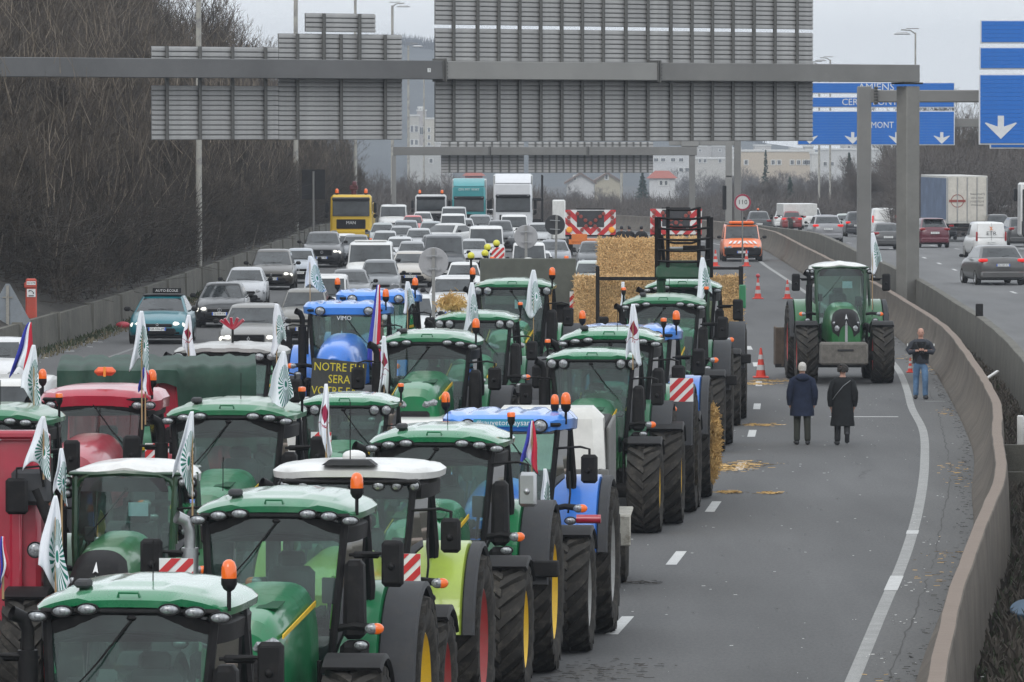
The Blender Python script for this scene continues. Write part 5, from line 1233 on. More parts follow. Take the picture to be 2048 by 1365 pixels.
def scrub(name, px0, px1, Y0, Y1, hh, N, seed, label):
    r = np.random.RandomState(seed); Yv = r.uniform(Y0, Y1, N); px = r.uniform(px0, px1, N); X = (px-CX)*Yv/FPX; z = np.array([ZG(v) for v in Yv])-.5+r.uniform(0, 1, N)**1.2*hh
    az = r.uniform(0, 6.28, N); el = r.uniform(0, 1.5, N); L = r.uniform(.5, 1.8, N); d = np.stack([np.cos(az)*np.cos(el), np.sin(az)*np.cos(el), np.sin(el)], 1); p0 = np.stack([X, Yv, z], 1)
    V, F = prisms(np.concatenate([p0, p0+d*L[:, None], np.full((N, 1), .022), np.full((N, 1), .012)], 1)); me = npmesh(name, V, F); me.materials.append(None)
    plain(name, me, TWIGF, kind='stuff', label=label, category='undergrowth')
scrub('scrub', 620, 1100, 500, 560, 2.6, 14000, 6, 'bare scrub behind the end of the queue')
scrub('scrub', 1080, 1460, 500, 640, 1.9, 18000, 7, 'bare scrub beyond the arrow boards')
scrub('scrub', 1440, 1800, 500, 620, 2.2, 16000, 8, 'bare scrub beyond the far right carriageway')
scrub('scrub', 1780, 2090, 400, 500, 5.5, 30000, 9, 'dense bare scrub along the right carriageway')
# right bank
vs = []; fs = []; ys = list(range(30, 640, 15)); os_ = [0, 4, 10, 20, 60, 200]
for y in ys:
    for o in os_: vs.append((interp(XM, y)+19.2+o, y, ZG(y)-.2+min(o, 25)*.14))
n = len(os_)
for j in range(len(ys)-1):
    for i in range(n-1): fs.append((j*n+i, j*n+i+1, (j+1)*n+i+1, (j+1)*n+i))
OBJ('right_bank', MB().add(vs, fs), SOIL, kind='structure')
# evergreens
def conifer(px, Y, ytop, ybase, wpx, label, sparse=False):
    z0 = ZG(Y)-.5; zt = ZP(ytop, Y); H = zt-z0; W = wpx*Y/FPX; X = XP(px, Y); t = thing('conifer', label, 'tree', (X, Y, z0)); r = random.Random(px)
    OBJ('trunk', MB().cyl((0, 0, 0), (0, 0, H), H*.015, .02, 6), BARK, t); seg = []
    for i in range(900 if not sparse else 260):
        u = r.random()**.8; z = H*(.15+.85*u); rad = W/2*(1-u)**.8*(.6+.4*math.sin(u*40)**2)+.1; a = r.uniform(0, 6.28); q0 = (0, 0, z); f = r.uniform(.3, 1)
        p1 = (math.cos(a)*rad*f, math.sin(a)*rad*f, z-rad*.12+r.uniform(-.1, .1)); p0 = (p1[0]*.4, p1[1]*.4, z); seg.append((*p0, *p1, .10*H/10, .05*H/10))
    me = npmesh('crown', *prisms(seg)); me.materials.append(None); plain('crown', me, mat('conifer_green', (.035, .06, .05), .9, var=.4), t)
conifer(1698, 640, 306, 420, 44, 'blue green spruce left of the gantry posts')
conifer(1531, 760, 300, 400, 34, 'sparse cedar in front of the beige apartment block', True)
conifer(1285, 820, 345, 380, 60, 'dark rounded evergreen beside the red roofed house')
conifer(1580, 600, 355, 430, 44, 'dark green conifer above the box truck')
# ================================================================ far town and hill
vs = []; fs = []; hx = list(range(-320, 760, 20)); r = random.Random(8)
for j, (Y, f) in enumerate(((2300, -.2), (2500, .4), (2800, .85), (3000, 1.0), (3300, .9))):
    for x in hx: vs.append((x, Y, -16+f*max(4, 54*math.exp(-((x+60)/120)**2)+8+r.uniform(-1, 1))))
n = len(hx)
for j in range(4):
    for i in range(n-1): fs.append((j*n+i, j*n+i+1, (j+1)*n+i+1, (j+1)*n+i))
OBJ('hill', MB().add(vs, fs), mat('hill_wood', (.05, .055, .055), .95, var=.4, scale=.03), kind='structure')
r = np.random.RandomState(12); N = 9000; X = r.uniform(-200, 120, N); Yv = np.full(N, 2990.0)+r.uniform(-80, 20, N); z = -18+54*np.exp(-((X+60)/120)**2)+8+r.uniform(0, 3, N)
az = r.uniform(0, 6.28, N); p0 = np.stack([X, Yv, z], 1); p1 = p0+np.stack([np.cos(az)*1.2, np.sin(az), r.uniform(1.5, 4.5, N)], 1)
V, F = prisms(np.concatenate([p0, p1, np.full((N, 1), .16), np.full((N, 1), .05)], 1)); me = npmesh('hill_trees', V, F); me.materials.append(None); plain('hill_trees', me, mat('hill_twigs', (.06, .06, .062), .9), kind='stuff', label='bare trees along the far hill crest', category='wood')
WIN = mat('far_window', (.05, .055, .06), .15); FRM = mat('window_frame', (.6, .6, .58), .6)
def block(px0, px1, yt, yb, Y, col, rows, label, roof=None, name='apartment_block', gable=False, depth=12):
    X0, X1 = XP(px0, Y), XP(px1, Y); zt, z0 = ZP(yt, Y), ZG(Y)-1; W = X1-X0; T = thing(name, label, 'building', ((X0+X1)/2, Y, z0)); H = zt-z0
    wm = mat('wall_%d' % int(px0), col, .85, var=.08, dirt=.15)
    if gable:
        gh = W*.30; OBJ('wall', MB().prism([(-W/2, 0), (W/2, 0), (W/2, H-gh), (0, H), (-W/2, H-gh)], 0, depth, 'Y'), wm, T, smooth=0)
        OBJ('roof', MB().prism([(-W/2-.5, H-gh-.3), (0, H+.05), (W/2+.5, H-gh-.3), (W/2+.5, H-gh+.1), (0, H+.5), (-W/2-.5, H-gh+.1)], -.5, depth+.5, 'Y'), roof, T, smooth=0)
    else:
        OBJ('wall', MB().box((0, depth/2, H/2), (W, depth, H)), wm, T, smooth=0)
        if roof: OBJ('roof', MB().add([(-W/2-.5, -.5, H), (W/2+.5, -.5, H), (W/2+.5, depth+.5, H), (-W/2-.5, depth+.5, H), (-W/2+W*.22, depth/2, H+W*.30), (W/2-W*.22, depth/2, H+W*.30)], [(0, 1, 5, 4), (1, 2, 5), (2, 3, 4, 5), (3, 0, 4), (0, 3, 2, 1)]), roof, T, smooth=0)
        else: OBJ('parapet', MB().box((0, depth/2, H+.15), (W+.4, depth+.4, .5)), FRM, T, smooth=0)
    for (ry, xs_, ww, wh) in rows:
        zc = ZP(ry, Y)-z0
        for px in xs_:
            wx = XP(px, Y)-(X0+X1)/2; w_, h_ = ww*Y/FPX, wh*Y/FPX
            f = OBJ('window', MB().box((wx, -.06, zc), (w_+.5, .12, h_+.4)), FRM, T, smooth=0); OBJ('pane', MB().box((wx-w_*.26, -.15, zc), (w_*.42, .06, h_)).box((wx+w_*.26, -.15, zc), (w_*.42, .06, h_)), WIN, f, smooth=0)
    return T
REDT = mat('red_tiles', (.30, .085, .06), .85, var=.2); BRT = mat('brown_tiles', (.16, .12, .10), .85)
CR = (.50, .47, .40)
block(818, 838, 232, 0, 2050, (.44, .42, .37), [(258, (824, 833), 5, 12), (285, (824, 833), 5, 10)], 'cream apartment block left of the lamp post, far behind the sign backs', depth=14)
block(834, 852, 222, 0, 2100, (.40, .37, .36), [(262, (843,), 6, 14)], 'stair tower with lantern top of the far cream blocks')
block(850, 874, 238, 0, 2080, CR, [(260, (858,), 4, 8), (275, (858,), 4, 8), (290, (858,), 4, 8)], 'cream gabled apartment block beside the stair tower')
block(836, 846, 216, 0, 2110, (.42, .38, .37), [(220, (841,), 4, 4)], 'small square lantern on the far roofs')
block(815, 880, 300, 0, 1700, (.42, .42, .40), [(322, (862,), 6, 8)], 'low white building under the far gantry')
block(1300, 1378, 308, 0, 1750, (.55, .55, .55), [(320, (1312, 1326, 1346, 1362), 8, 6), (340, (1362, 1374), 7, 7)], 'white apartment block behind the red roofed house')
block(1300, 1350, 357, 0, 1150, (.30, .10, .10), [(366, (1322, 1332), 5, 8)], 'house with a big red tiled roof', REDT, 'house', depth=8)
block(1134, 1188, 350, 0, 1180, (.5, .5, .5), [(356, (1150,), 3, 8)], 'white gabled house in the haze, left of two', BRT, 'house', True, 8)
block(1190, 1240, 349, 0, 1200, (.40, .36, .27), [(354, (1213,), 4, 9)], 'tan gabled house in the haze, right of two', BRT, 'house', True, 8)
block(1482, 1628, 303, 0, 1600, (.50, .42, .32), [(325, (1492, 1546, 1558, 1584, 1597, 1609, 1617), 6, 8)], 'long beige apartment block with a row of white framed windows')
block(1624, 1640, 308, 0, 1580, (.56, .55, .52), [], 'blank white end wall of the beige block')
block(1640, 1800, 300, 0, 1700, (.54, .54, .53), [(328, (1650, 1664, 1688), 6, 7), (328, (1752, 1768), 6, 7)], 'long white apartment block behind the spruce')
block(1376, 1470, 318, 0, 1850, (.48, .46, .42), [(322, (1400, 1410, 1440), 5, 6)], 'hazy cream block behind the thin gantry post')
rr_ = random.Random(77)
for i in range(26):
    px = rr_.choice((rr_.uniform(1380, 1480), rr_.uniform(1480, 1800), rr_.uniform(1480, 1800), rr_.uniform(815, 880))); w_ = rr_.uniform(12, 34); g = rr_.uniform(.38, .6); yy = rr_.uniform(284, 298)
    block(px, px+w_, yy, 0, 1950+i*14, (g, g*.97, g*.93), [(yy+8, (px+w_/2,), 4, 4)], ['pale hazy house in the far town with %s' % q for q in ('a flat roof', 'a single window', 'cream walls', 'white walls', 'a broad front')][i % 5]+', %s' % ('under the blue sign', 'near the gantry mast', 'above the beige block', 'above the white block', 'beside the far lamp post', 'at the hill foot')[i % 6], name='town_house')
for a, b in ((1298, 1340), (905, 960)): pass
block(930, 965, 352, 0, 1150, (.3, .1, .09), [], 'red roofed house just above the teal lorry', REDT, 'house', depth=6)
# ================================================================ haze
hz = OBJ('haze', MB().box((100, 1640, 19), (1500, 3320, 78)), None, kind='stuff', label='thin winter haze over the whole valley', smooth=0)
hm = bpy.data.materials.new('haze_air'); hm.use_nodes = True; hm.node_tree.nodes.clear()
ho = hm.node_tree.nodes.new('ShaderNodeOutputMaterial'); hv = hm.node_tree.nodes.new('ShaderNodeVolumePrincipled')
hv.inputs['Color'].default_value = (.52, .57, .64, 1); hv.inputs['Density'].default_value = .00025
hm.node_tree.links.new(hv.outputs[0], ho.inputs['Volume']); hz.material_slots[0].material = hm
# ================================================================ gantries and signs
def slat_profile(h):
    return [(0.0, h*.03), (-.032, h*.03), (-.048, h*.13), (-.042, h*.5), (-.022, h*.84), (-.006, h*.95), (0.0, h*.95)]
def sign_back(name, label, X0, X1, z0, z1, Y, rz, hs, posts, pz=None, X_piv=None, group=None):
    """back of a motorway sign: stacked extruded aluminium slats and vertical posts; faces the camera"""
    W = X1-X0; T = thing(name, label, 'road sign', (X0, Y, z0), rz, 1, group or 'sign panels seen from behind on the gantries')
    n = max(1, int(round((z1-z0)/hs))); h = (z1-z0)/n
    key = ('slat', round(W, 2), round(h, 3))
    for i in range(n): OBJ('slat', lambda: MB().prism(slat_profile(h), 0, W), PANEL, T, (0, 0, i*h), key=key, smooth=30)
    OBJ('sign_face', lambda: MB().box((W/2, .02, (z1-z0)/2), (W, .02, z1-z0)), mat('sign_edge', (.03, .03, .03), .7), T, smooth=0)
    pa, pb = pz or (0, z1-z0)
    def pm():
        m = MB(); m.box((0, -.045, (pa+pb)/2), (.03, .11, pb-pa)); m.box((0, -.108, (pa+pb)/2), (.13, .016, pb-pa)); m.box((-.055, -.12, (pa+pb)/2), (.02, .012, pb-pa)).box((.055, -.12, (pa+pb)/2), (.02, .012, pb-pa)); return m
    for px in posts: OBJ('sign_post', pm, POSTM, T, (px-X0, 0, 0), key=('spost', round(pa, 2), round(pb, 2)), smooth=0)
    return T
# gantry 1: beam from the median to the left bank
G1a = Vector((14.93, 232, 0)); G1b = Vector((-19.5, 203.5, 0)); ang = math.atan2(G1a.y-G1b.y, G1a.x-G1b.x); Lg = (G1a-G1b).length
g1 = thing('sign_gantry', 'wide grey steel gantry spanning the queue, post between the median walls', 'gantry', (G1a.x, G1a.y, 0), ang)
def beam(parent, L, z0, z1, d, joints, m=GALV, x_end=.35):
    xs = [x_end]+[-j for j in joints]+[-L]
    for i in range(len(xs)-1):
        a, b = xs[i], xs[i+1]; o = OBJ('beam_section', MB().cbox(((a+b)/2, 0, (z0+z1)/2), (abs(a-b)-.03, d, z1-z0-(.02 if i % 2 else 0)), .02), m if not isinstance(m, list) else m[i % len(m)], parent)
        if i: OBJ('joint_flange', MB().box((a, 0, (z0+z1)/2), (.05, d+.16, z1-z0+.16)).box((a-.09, -.05, (z0+z1)/2), (.03, d, z1-z0+.08)), POSTM, parent)
        if i:
            for k in range(5): OBJ('bolt', lambda: MB().ball((0, 0, 0), .03, 6, 4), DARK, parent, (a+.05, -d/2-.05, z0+.08+k*(z1-z0-.16)/4), key='bolt')
GALV2 = mat('weathered_beam', (.235, .232, .22), .6, 0, var=.12, scale=.3, dirt=.25, dcol=(.15, .15, .15)); GALV3 = mat('stained_beam', (.115, .115, .115), .6, 0, var=.25, scale=.25, dirt=.35, dcol=(.09, .09, .09))
beam(g1, Lg, 8.40, 9.06, .6, [(14.9-XP(1168, 222))*1.03, (14.9-XP(612, 213))*1.03], [GALV, GALV2, GALV3])
OBJ('column', MB().cbox((0, 0, 4.05), (.68, .6, 8.4), .03), mat('column_concrete_grey', (.185, .18, .165), .8, var=.2, scale=.5, dirt=.35, dcol=(.10, .10, .09)), g1)
OBJ('cap_plate', MB().cbox((-.05, 0, 8.36), (1.0, .7, .07), .01), DARK, g1)
OBJ('column', MB().cbox((-Lg+.4, 0, 5), (.68, .6, 6.8), .03), GALV, g1)
OBJ('number_tag', MB().box((-(14.9-XP(571, 213))*1.03, -.31, 8.72), (.14, .01, .14)), PLATEW, g1); OBJ('tag_lettering', text_mb('7', .12), INK, g1, (-(14.9-XP(571, 213))*1.03, -.32, 8.72), smooth=0)
TB = math.tan(ang)
def on_beam(px, off=.42):
    q = (px-CX)/FPX; Y = (232+off/math.cos(ang)-14.93*TB)/(1-q*TB); return q*Y, Y
def bsign(label, pa, pb, ya, yb, posts, pz=None, hs=.17, off=.42):
    (xa, Ya), (xb, Yb_) = on_beam(pa, off), on_beam(pb, off); L = (xb-xa)/math.cos(ang); Ym = (Ya+Yb_)/2; z0, z1 = ZP(ya, Ym), ZP(yb, Ym)
    pl = [xa+(on_beam(p, off)[0]-xa)/math.cos(ang) for p in posts]
    if pz: pz = (ZP(pz[0], Ym)-z0, ZP(pz[1], Ym)-z0)
    T = sign_back('highway_sign', label, xa, xa+L, z0, z1, Ya, ang, hs, pl, pz); return T
PP = (904, 952, 994, 1036, 1078, 1120, 1161, 1203, 1248, 1292, 1338, 1380, 1421, 1462, 1504, 1546, 1590)
bsign('large sign back under and over the gantry beam, lower and middle panel', 870, 1624, 283, 62, PP)
bsign('large sign back along the top edge of the picture, above a bright gap', 870, 1624, 55, -45, PP, (62, -45))
bsign('left sign back with four posts beside the wooded bank', 303, 556, 280, 172, (331, 397, 462, 528), (280, 94))
bsign('narrow strip of sign back above the beam, left end', 303, 556, 125, 94, ())
bsign('stepped sign back with three posts right of the left one', 557, 803, 280, 69, (592, 679, 767))
bsign('small sign back on two posts standing above the stepped one', 611, 750, 65, 28, (645, 716), (122, 28), off=.36)
# gantry 4, far away over the queue
YF = 432
g4 = thing('sign_gantry', 'small far gantry over the back of the queue', 'gantry', (XP(1384, YF), YF, ZG(YF)), 0)
beam(g4, XP(1384, YF)-XP(786, YF), ZP(311, YF)-ZG(YF), ZP(294, YF)-ZG(YF), .5, [XP(1384, YF)-XP(1176, YF), XP(1384, YF)-XP(980, YF)])
OBJ('column', MB().cbox((0, 0, (ZP(311, YF)-ZG(YF))/2), (.42, .4, ZP(311, YF)-ZG(YF)), .03), GALV, g4); OBJ('column', MB().cbox((XP(788, YF)-XP(1384, YF), 0, (ZP(311, YF)-ZG(YF))/2), (.3, .4, ZP(311, YF)-ZG(YF)), .03), GALV2, g4)
YS = YF+.6; zf = lambda p: ZP(p, YS)
sign_back('highway_sign', 'far sign back on the small gantry, left of the pale gap', XP(882, YS), XP(1048, YS), zf(346), zf(284), YS, 0, .22, [XP(882+17*i, YS) for i in range(1, 10)])
sign_back('highway_sign', 'far sign back on the small gantry, right of the pale gap', XP(1057, YS), XP(1306, YS), zf(346), zf(284), YS, 0, .22, [XP(1057+14*i, YS) for i in range(1, 18)])
# blue sign faces
BLUE = mat('sign_blue', (.003, .125, .47), .4, var=.05, scale=1, dirt=.08, dcol=(.05, .15, .35)); SWH = mat('sign_white', (.62, .63, .64), .45, dirt=.06)
def blue_sign(label, x0, x1, z0, z1, Y, parts, group='blue direction signs', slats=.18):
    T = thing('direction_sign', label, 'road sign', (x0, Y, z0), 0, 1, group); W = x1-x0; H = z1-z0
    n = int(H/slats); 
    OBJ('white_border', MB().cbox((W/2, .04, H/2), (W, .05, H), .012), SWH, T)
    n = max(2, int(round(H/slats))); h = (H-.12)/n
    for i in range(n): OBJ('slat', lambda: MB().cbox((W/2, -.0, h/2), (W-.12, .04, h-.003), .004), BLUE, T, (0, 0, .06+i*h), key=('bslat', round(W, 2), round(h, 3)))
    for p in parts:
        if p[0] == 't': OBJ('lettering', text_mb(p[1], p[4], sx=p[5] if len(p) > 5 else 1), SWH, T, (p[2]-x0, -.026, p[3]-z0), smooth=0)
        else:
            s_ = p[3]; OBJ('arrow', MB().prism([(-.12*s_, .62*s_), (.12*s_, .62*s_), (.12*s_, .20*s_), (.58*s_, .36*s_), (.62*s_, .33*s_), (0, -.28*s_), (-.62*s_, .33*s_), (-.58*s_, .36*s_), (-.12*s_, .20*s_)], -.032, -.024, 'Y'), SWH, T, (p[1]-x0, 0, p[2]-z0), smooth=0)
    return T
Y2 = 245.0; z2 = lambda p: ZP(p, Y2); x2 = lambda p: XP(p, Y2)
blue_sign('big blue sign with a white down arrow at the right edge', x2(1957), x2(2260), z2(290), z2(148), Y2, [('a', x2(2001), z2(264), 1.03), ('a', x2(2190), z2(264), 1.03)])
blue_sign('plain blue sign strip above the big arrow sign', x2(1957.5), x2(2260), z2(140), z2(94), Y2, [])
blue_sign('topmost blue sign strip at the right edge', x2(1959), x2(2260), z2(88), z2(40), Y2, [])
blue_sign('pale sign end just below the big arrow sign', x2(1990)+.4, x2(2260), ZP(298, Y2+8), ZP(284, Y2+8), Y2+8, [])
g2 = thing('sign_gantry', 'box steel gantry post and beam carrying the right blue signs', 'gantry', (x2(1730)+.1, 247.5, 0), 0)
zt = ZP(173, 247.5)
OBJ('column', MB().cbox((0, 0, zt/2), (.56, .5, zt), .04), GALV, g2)
OBJ('joint_flange', MB().box((.44, 0, zt-.38), (.05, .75, .72)).box((.50, 0, zt-.38), (.04, .75, .72)), POSTM, g2)
OBJ('beam_section', MB().cbox((10.5, 0, ZP(193, 247.5)), (20, .5, .50), .04), GALV, g2)
for k in range(6): OBJ('bolt', lambda: MB().cbox((0, 0, 0), (.16, .04, .04), .01), DARK, g2, (.46, -.36, zt-.68+k*.12), key='bolt2')
OBJ('stub_beam', MB().cbox((.34, 0, zt-.38), (.2, .46, .56), .02), GALV, g2)
Y3 = 385.0; z3 = lambda p: ZP(p, Y3); x3 = lambda p: XP(p, Y3)
blue_sign('blue sign lettered DOMONT with four down arrows', x3(1594), x3(1909), z3(291), z3(222), Y3, [('t', 'DOMONT', x3(1752), z3(251), .56, .86)]+[('a', x3(p), z3(281), .82) for p in (1619, 1705, 1793, 1883)])
blue_sign('blue sign strip lettered CERGY PONTOISE', x3(1594), x3(1909), z3(216), z3(194), Y3, [('t', 'CERGY PONTOISE', x3(1757), z3(205), .58, .98)])
blue_sign('blue sign strip lettered AMIENS', x3(1594), x3(1909), z3(188), z3(165), Y3, [('t', 'AMIENS', x3(1752), z3(175), .60, 1.1)])
g3 = thing('sign_gantry', 'grey gantry mast behind the round speed sign', 'gantry', (x3(1476), Y3+1, ZG(Y3)), 0)
OBJ('column', MB().cbox((0, 0, 4.3), (.42, .4, 8.6), .03), GALV, g3); OBJ('beam_section', MB().cbox((11, 0, ZP(246, Y3+1)-ZG(Y3)), (22, .4, .55), .03), GALV, g3)
OBJ('service_box', MB().cbox((-.55, -.05, 2.4), (.42, .3, 3.2), .03).box((-.55, -.05, 5.2), (.4, .3, 2.6)), GALV2, g3); OBJ('cable_box', MB().cbox((-.82, -.1, 2.6), (.24, .3, 1.5), .03), BLACK, g3)
OBJ('cross_arm', MB().cbox((-2.2, 0, ZP(286, Y3+1)-ZG(Y3)), (4.2, .3, .34), .03).cbox((-3.0, -.2, ZP(286, Y3+1)-ZG(Y3)), (1.1, .5, .5), .05), GALV2, g3)
s110 = thing('speed_limit_sign', 'round white 110 speed sign with a dark red ring', 'road sign', (XP(1485, 300), 300, ZP(405, 300)), 0)
OBJ('disc', MB().lathe([(.001, -.02), (.40, -.02), (.41, -.01), (.41, .02), (.001, .02)], axis='Y', n=32), mat('sign_cream', (.55, .55, .53), .5), s110)
OBJ('ring', MB().lathe([(.32, -.026), (.32, -.034), (.408, -.034), (.408, -.026)], axis='Y', n=32), mat('sign_ring', (.28, .02, .05), .5), s110); OBJ('lettering', text_mb('110', .32, sx=1.0), INK, s110, (0, -.03, 0), smooth=0)
OBJ('post', MB().cyl((0, .05, -3.2), (0, .05, .3), .04), GALV, s110)
# lamp posts
def lamp_post(px, Y, ztop, w_, label, x=None, z0=None, head=True, flip=1):
    X = XP(px, Y) if x is None else x; zb = ZG(Y)+.5 if z0 is None else z0; T = thing('lamp_post', label, 'lamp post', (X, Y, zb), 0, 1, 'tall lamp posts along the motorway'); H = ztop-zb
    OBJ('pole', MB().tube([(0, 0, 0), (0, 0, H*.5), (0, 0, H)], [w_/2, w_/2*.9, w_/2*.75], 10), mat('peeling_pole', (.40, .385, .34), .7, var=.12, scale=1.1, dirt=1.0, dcol=(.11, .115, .13)), T)
    if head:
        OBJ('bracket', MB().tube([(0, 0, H-.1), (flip*.35, -.05, H+.15), (flip*1.0, -.1, H+.2)], .05, 6).box((flip*.2, 0, H+.28), (.9, .08, .06)), GALV2, T)
        OBJ('lamp_head', MB().cbox((flip*.95, -.1, H-.05), (1.3, .5, .18), .06, taper=(.5, .7)), STEEL, T)
lamp_post(398, 254, 15.5, .27, 'nearest lamp post on the left, paint peeling near the base')
lamp_post(592, 340, 15.8, .30, 'second lamp post from the left with peeling paint')
lamp_post(711, 428, 15.8, .26, 'third lamp post from the left behind the small sign back')
lamp_post(785, 520, ZP(12, 520), .30, 'lamp post with its lamp head near the top edge', head=True)
lamp_post(817, 640, ZP(92, 640), .30, 'lamp post with its lamp head right of the stepped sign back')
lamp_post(848, 800, ZP(150, 800), .30, 'thin far lamp post left of the tipper truck')
lamp_post(1243, 620, ZP(290, 620), .35, 'thin grey pole between the two arrow boards', head=False)
lamp_post(1830, 430, ZP(66, 430), .16, 'lamp post rising above the big gantry corner', flip=-1)
lamp_post(1638, 560, ZP(130, 560), .22, 'pale post left of a twin behind the silver SUV', flip=-1)
lamp_post(1660, 600, ZP(120, 600), .22, 'pale post right of a twin behind the silver SUV', flip=-1)
# emergency phone and triangle on the bank side
ep = thing('emergency_phone', 'orange red SOS phone pillar lettered AC07B behind the left wall', 'phone pillar', (XP(62, 186), 186, .0), .08)
OBJ('pillar', MB().cbox((0, 0, 1.2), (.36, .4, 1.9), .04, taper=(.9, .9)).cbox((-.02, -.03, 1.95), (.38, .38, .16), .02), mat('phone_orange', (.45, .055, .03), .5, dirt=.3), ep)
pl = OBJ('sign_plate', MB().box((.0, -.22, 2.02), (.27, .01, .11)), PLATEW, ep); OBJ('lettering', text_mb('AC07B', .085), INK, pl, (0, -.228, 2.02), smooth=0)
pl = OBJ('phone_sign', MB().box((.0, -.212, 1.72), (.26, .012, .24)), PLATEW, ep); OBJ('phone_symbol', MB().tube([(-.07, -.222, 1.76), (-.05, -.222, 1.80), (.02, -.222, 1.78), (.07, -.222, 1.73), (.07, -.222, 1.69)], [.022, .016, .012, .016, .022], 6).box((0, -.22, 1.635), (.16, .008, .03)), INK, pl)
ts = thing('warning_sign', 'back of a grey triangular sign on a post at the left edge', 'road sign', (XP(15, 180), 180, 0), 0)
OBJ('triangle', MB().prism([(-.72, .95), (.72, .95), (.06, 2.15), (-.06, 2.15)], -.01, .01, 'Y'), mat('sign_back_blue_grey', (.20, .225, .25), .6, dirt=.3), ts, smooth=0)
OBJ('post', MB().box((0, -.04, 1.1), (.09, .05, 2.0)).box((0, -.03, 1.75), (.3, .02, .04)), mat('flaking_post', (.3, .29, .26), .7, dirt=.8, dcol=(.12, .1, .08)), ts)
dsn = thing('dark_sign', 'dark square sign on a grey post in the wood by the second lamp post', 'road sign', (XP(627, 330), 330, .5), 0)
OBJ('panel', MB().box((0, 0, 3.1), (1.25, .06, 1.6)), DARK, dsn); OBJ('post', MB().cyl((0, -.08, 0), (0, -.08, 3.8), .06), GALV, dsn)
def round_back(px, py, rpx, Y, m, label, tilt=0.0):
    z = ZP(py, Y); r = rpx*Y/FPX; T = thing('round_sign', label, 'road sign', (XP(px, Y), Y, ZG(Y)), 0, 1, 'round signs seen from behind among the cars')
    d = OBJ('disc', MB().lathe([(.001, -.012), (r, -.012), (r+.012, 0), (r, .012), (.001, .012)], axis='Y', n=36), m, T, (0, .06, z-ZG(Y)), (0, tilt, 0))
    OBJ('post', MB().cbox((0, 0, (z-ZG(Y)+r)/2), (.09, .06, z-ZG(Y)+r), .01), GALV2, T, (0, 0, 0), (0, tilt*.4, 0)); 
    for s_ in (-.45, .45): OBJ('clamp', lambda: MB().box((0, 0, 0), (r*1.05, .03, .03)), STEEL, T, (0, -.04, z-ZG(Y)+r*s_), (0, tilt, 0), key=('clamp', px))
RBK = mat('round_back_grey', (.34, .34, .35), .55, .1, dirt=.2)
round_back(867, 525, 29, 165, RBK, 'large pale round sign back between the beige and the dark vehicles')
round_back(1052, 474, 23, 205, RBK, 'pale round sign back right of the yellow lamps')
round_back(1110, 450, 19.5, 240, DGREY, 'dark round sign back left of the arrow board', .05)

# ================================================================ trailers, straw, loader
SHEET = mat('green_tarpaulin', (.010, .040, .026), .6, var=.45, scale=1.5, dirt=.12, spec=.25)
def trail(px0, px1, Y, z0, z1, L, rz, label, name='trailer'):
    X = (XP(px0, Y)+XP(px1, Y))/2; return thing(name, label, 'trailer', (X, Y, 0), rz, 1, 'trailers coupled to the tractors'), XP(px1, Y)-XP(px0, Y)
def twheels(T, W, ys_, r_=.55):
    for sd in (-1, 1):
        for yy in ys_:
            wv = OBJ('wheel', lambda: ctyre_mb(r_, .34), TYRE, T, (sd*(W/2-.1), yy, r_), key=('twt', r_)); OBJ('rim', lambda: crim_mb(r_, .34), GRIM, wv, key=('twr', r_))
# red trailer under a green sheet, left
T, W = trail(118, 508, 93.5, 0, 3, 6, 0, 'red trailer covered with a crumpled green tarpaulin behind the red tractor'); T.rotation_euler = (0, 0, .05)
OBJ('body', MB().cbox((0, 3, 2.0), (W-.1, 6, 2.1), .08), RED, T); OBJ('chassis', MB().box((0, 3, .75), (1.6, 6, .3)), DARK, T); twheels(T, W, (2.4, 3.8))
fr = MB()
for i in range(9): fr.cbox((-W/2+.2+i*(W-.4)/8, -.05, 1.95), (.07, .08, 1.9), .02)
OBJ('stake', fr, RED, T)
vs = []; fs = []; nx = 60; ny = 12; r = random.Random(2)
ph = [r.uniform(0, 6) for _ in range(8)]
for j in range(ny+1):
    t = j/ny
    for i in range(nx+1):
        u = i/nx; x = -W/2-.03+u*(W+.06); hang = .28+(.95 if u > .60 else 0)*sstep(u, .55, .66)+.06*math.sin(u*21); f_ = .022*math.sin(u*46+ph[0]+t*2)+.014*math.sin(u*97+ph[1])
        if t < .35: q = t/.35; y = lerp(2.5, -.12, q); z = 3.10+.10*(1-q)+f_*.8
        else: q = (t-.35)/.65; y = -.14-.06*q+f_*1.2*q; z = 3.10-hang*q
        vs.append((x, y, z))
for j in range(ny):
    for i in range(nx): q = j*(nx+1)+i; fs.append((q, q+1, q+nx+2, q+nx+1))
OBJ('tarpaulin', MB().add(vs, fs), SHEET, T, smooth=60)
# rusty red harvest wagon at the left edge
T = thing('harvest_wagon', 'tall red farm wagon with grey mesh window at the left edge', 'trailer', (XP(-60, 71), 71, 0), 0, 1)
xw = XP(80, 71)-XP(-60, 71)
OBJ('body', MB().cbox((0, .8, 1.95), (2*xw, 1.6, 2.5), .06), RED, T); OBJ('top_rail', MB().cbox((0, -.04, 3.22), (2*xw+.04, .12, .10), .03).cbox((xw-.05, -.04, 2.95), (.12, .12, .6), .03), RED, T)
OBJ('mesh_window', MB().cbox((-.2, -.03, 2.95), (2*xw-.6, .03, .42), .01), mat('mesh_grey', (.20, .19, .175), .7, fine=.4), T); OBJ('light_strip', MB().box((-.2, -.06, 3.17), (2*xw-.5, .02, .025)), STEEL, T)
for x in (-.6, .0, xw-.28): OBJ('rib', MB().cbox((x, -.06, 1.7), (.14, .14, 1.9), .03), RED, T)
OBJ('exhaust_pipe', MB().tube([(xw+.1, -.1, 1.3), (xw+.12, -.1, 2.2), (xw-.05, -.12, 2.6)], .07, 10), DARK, T)
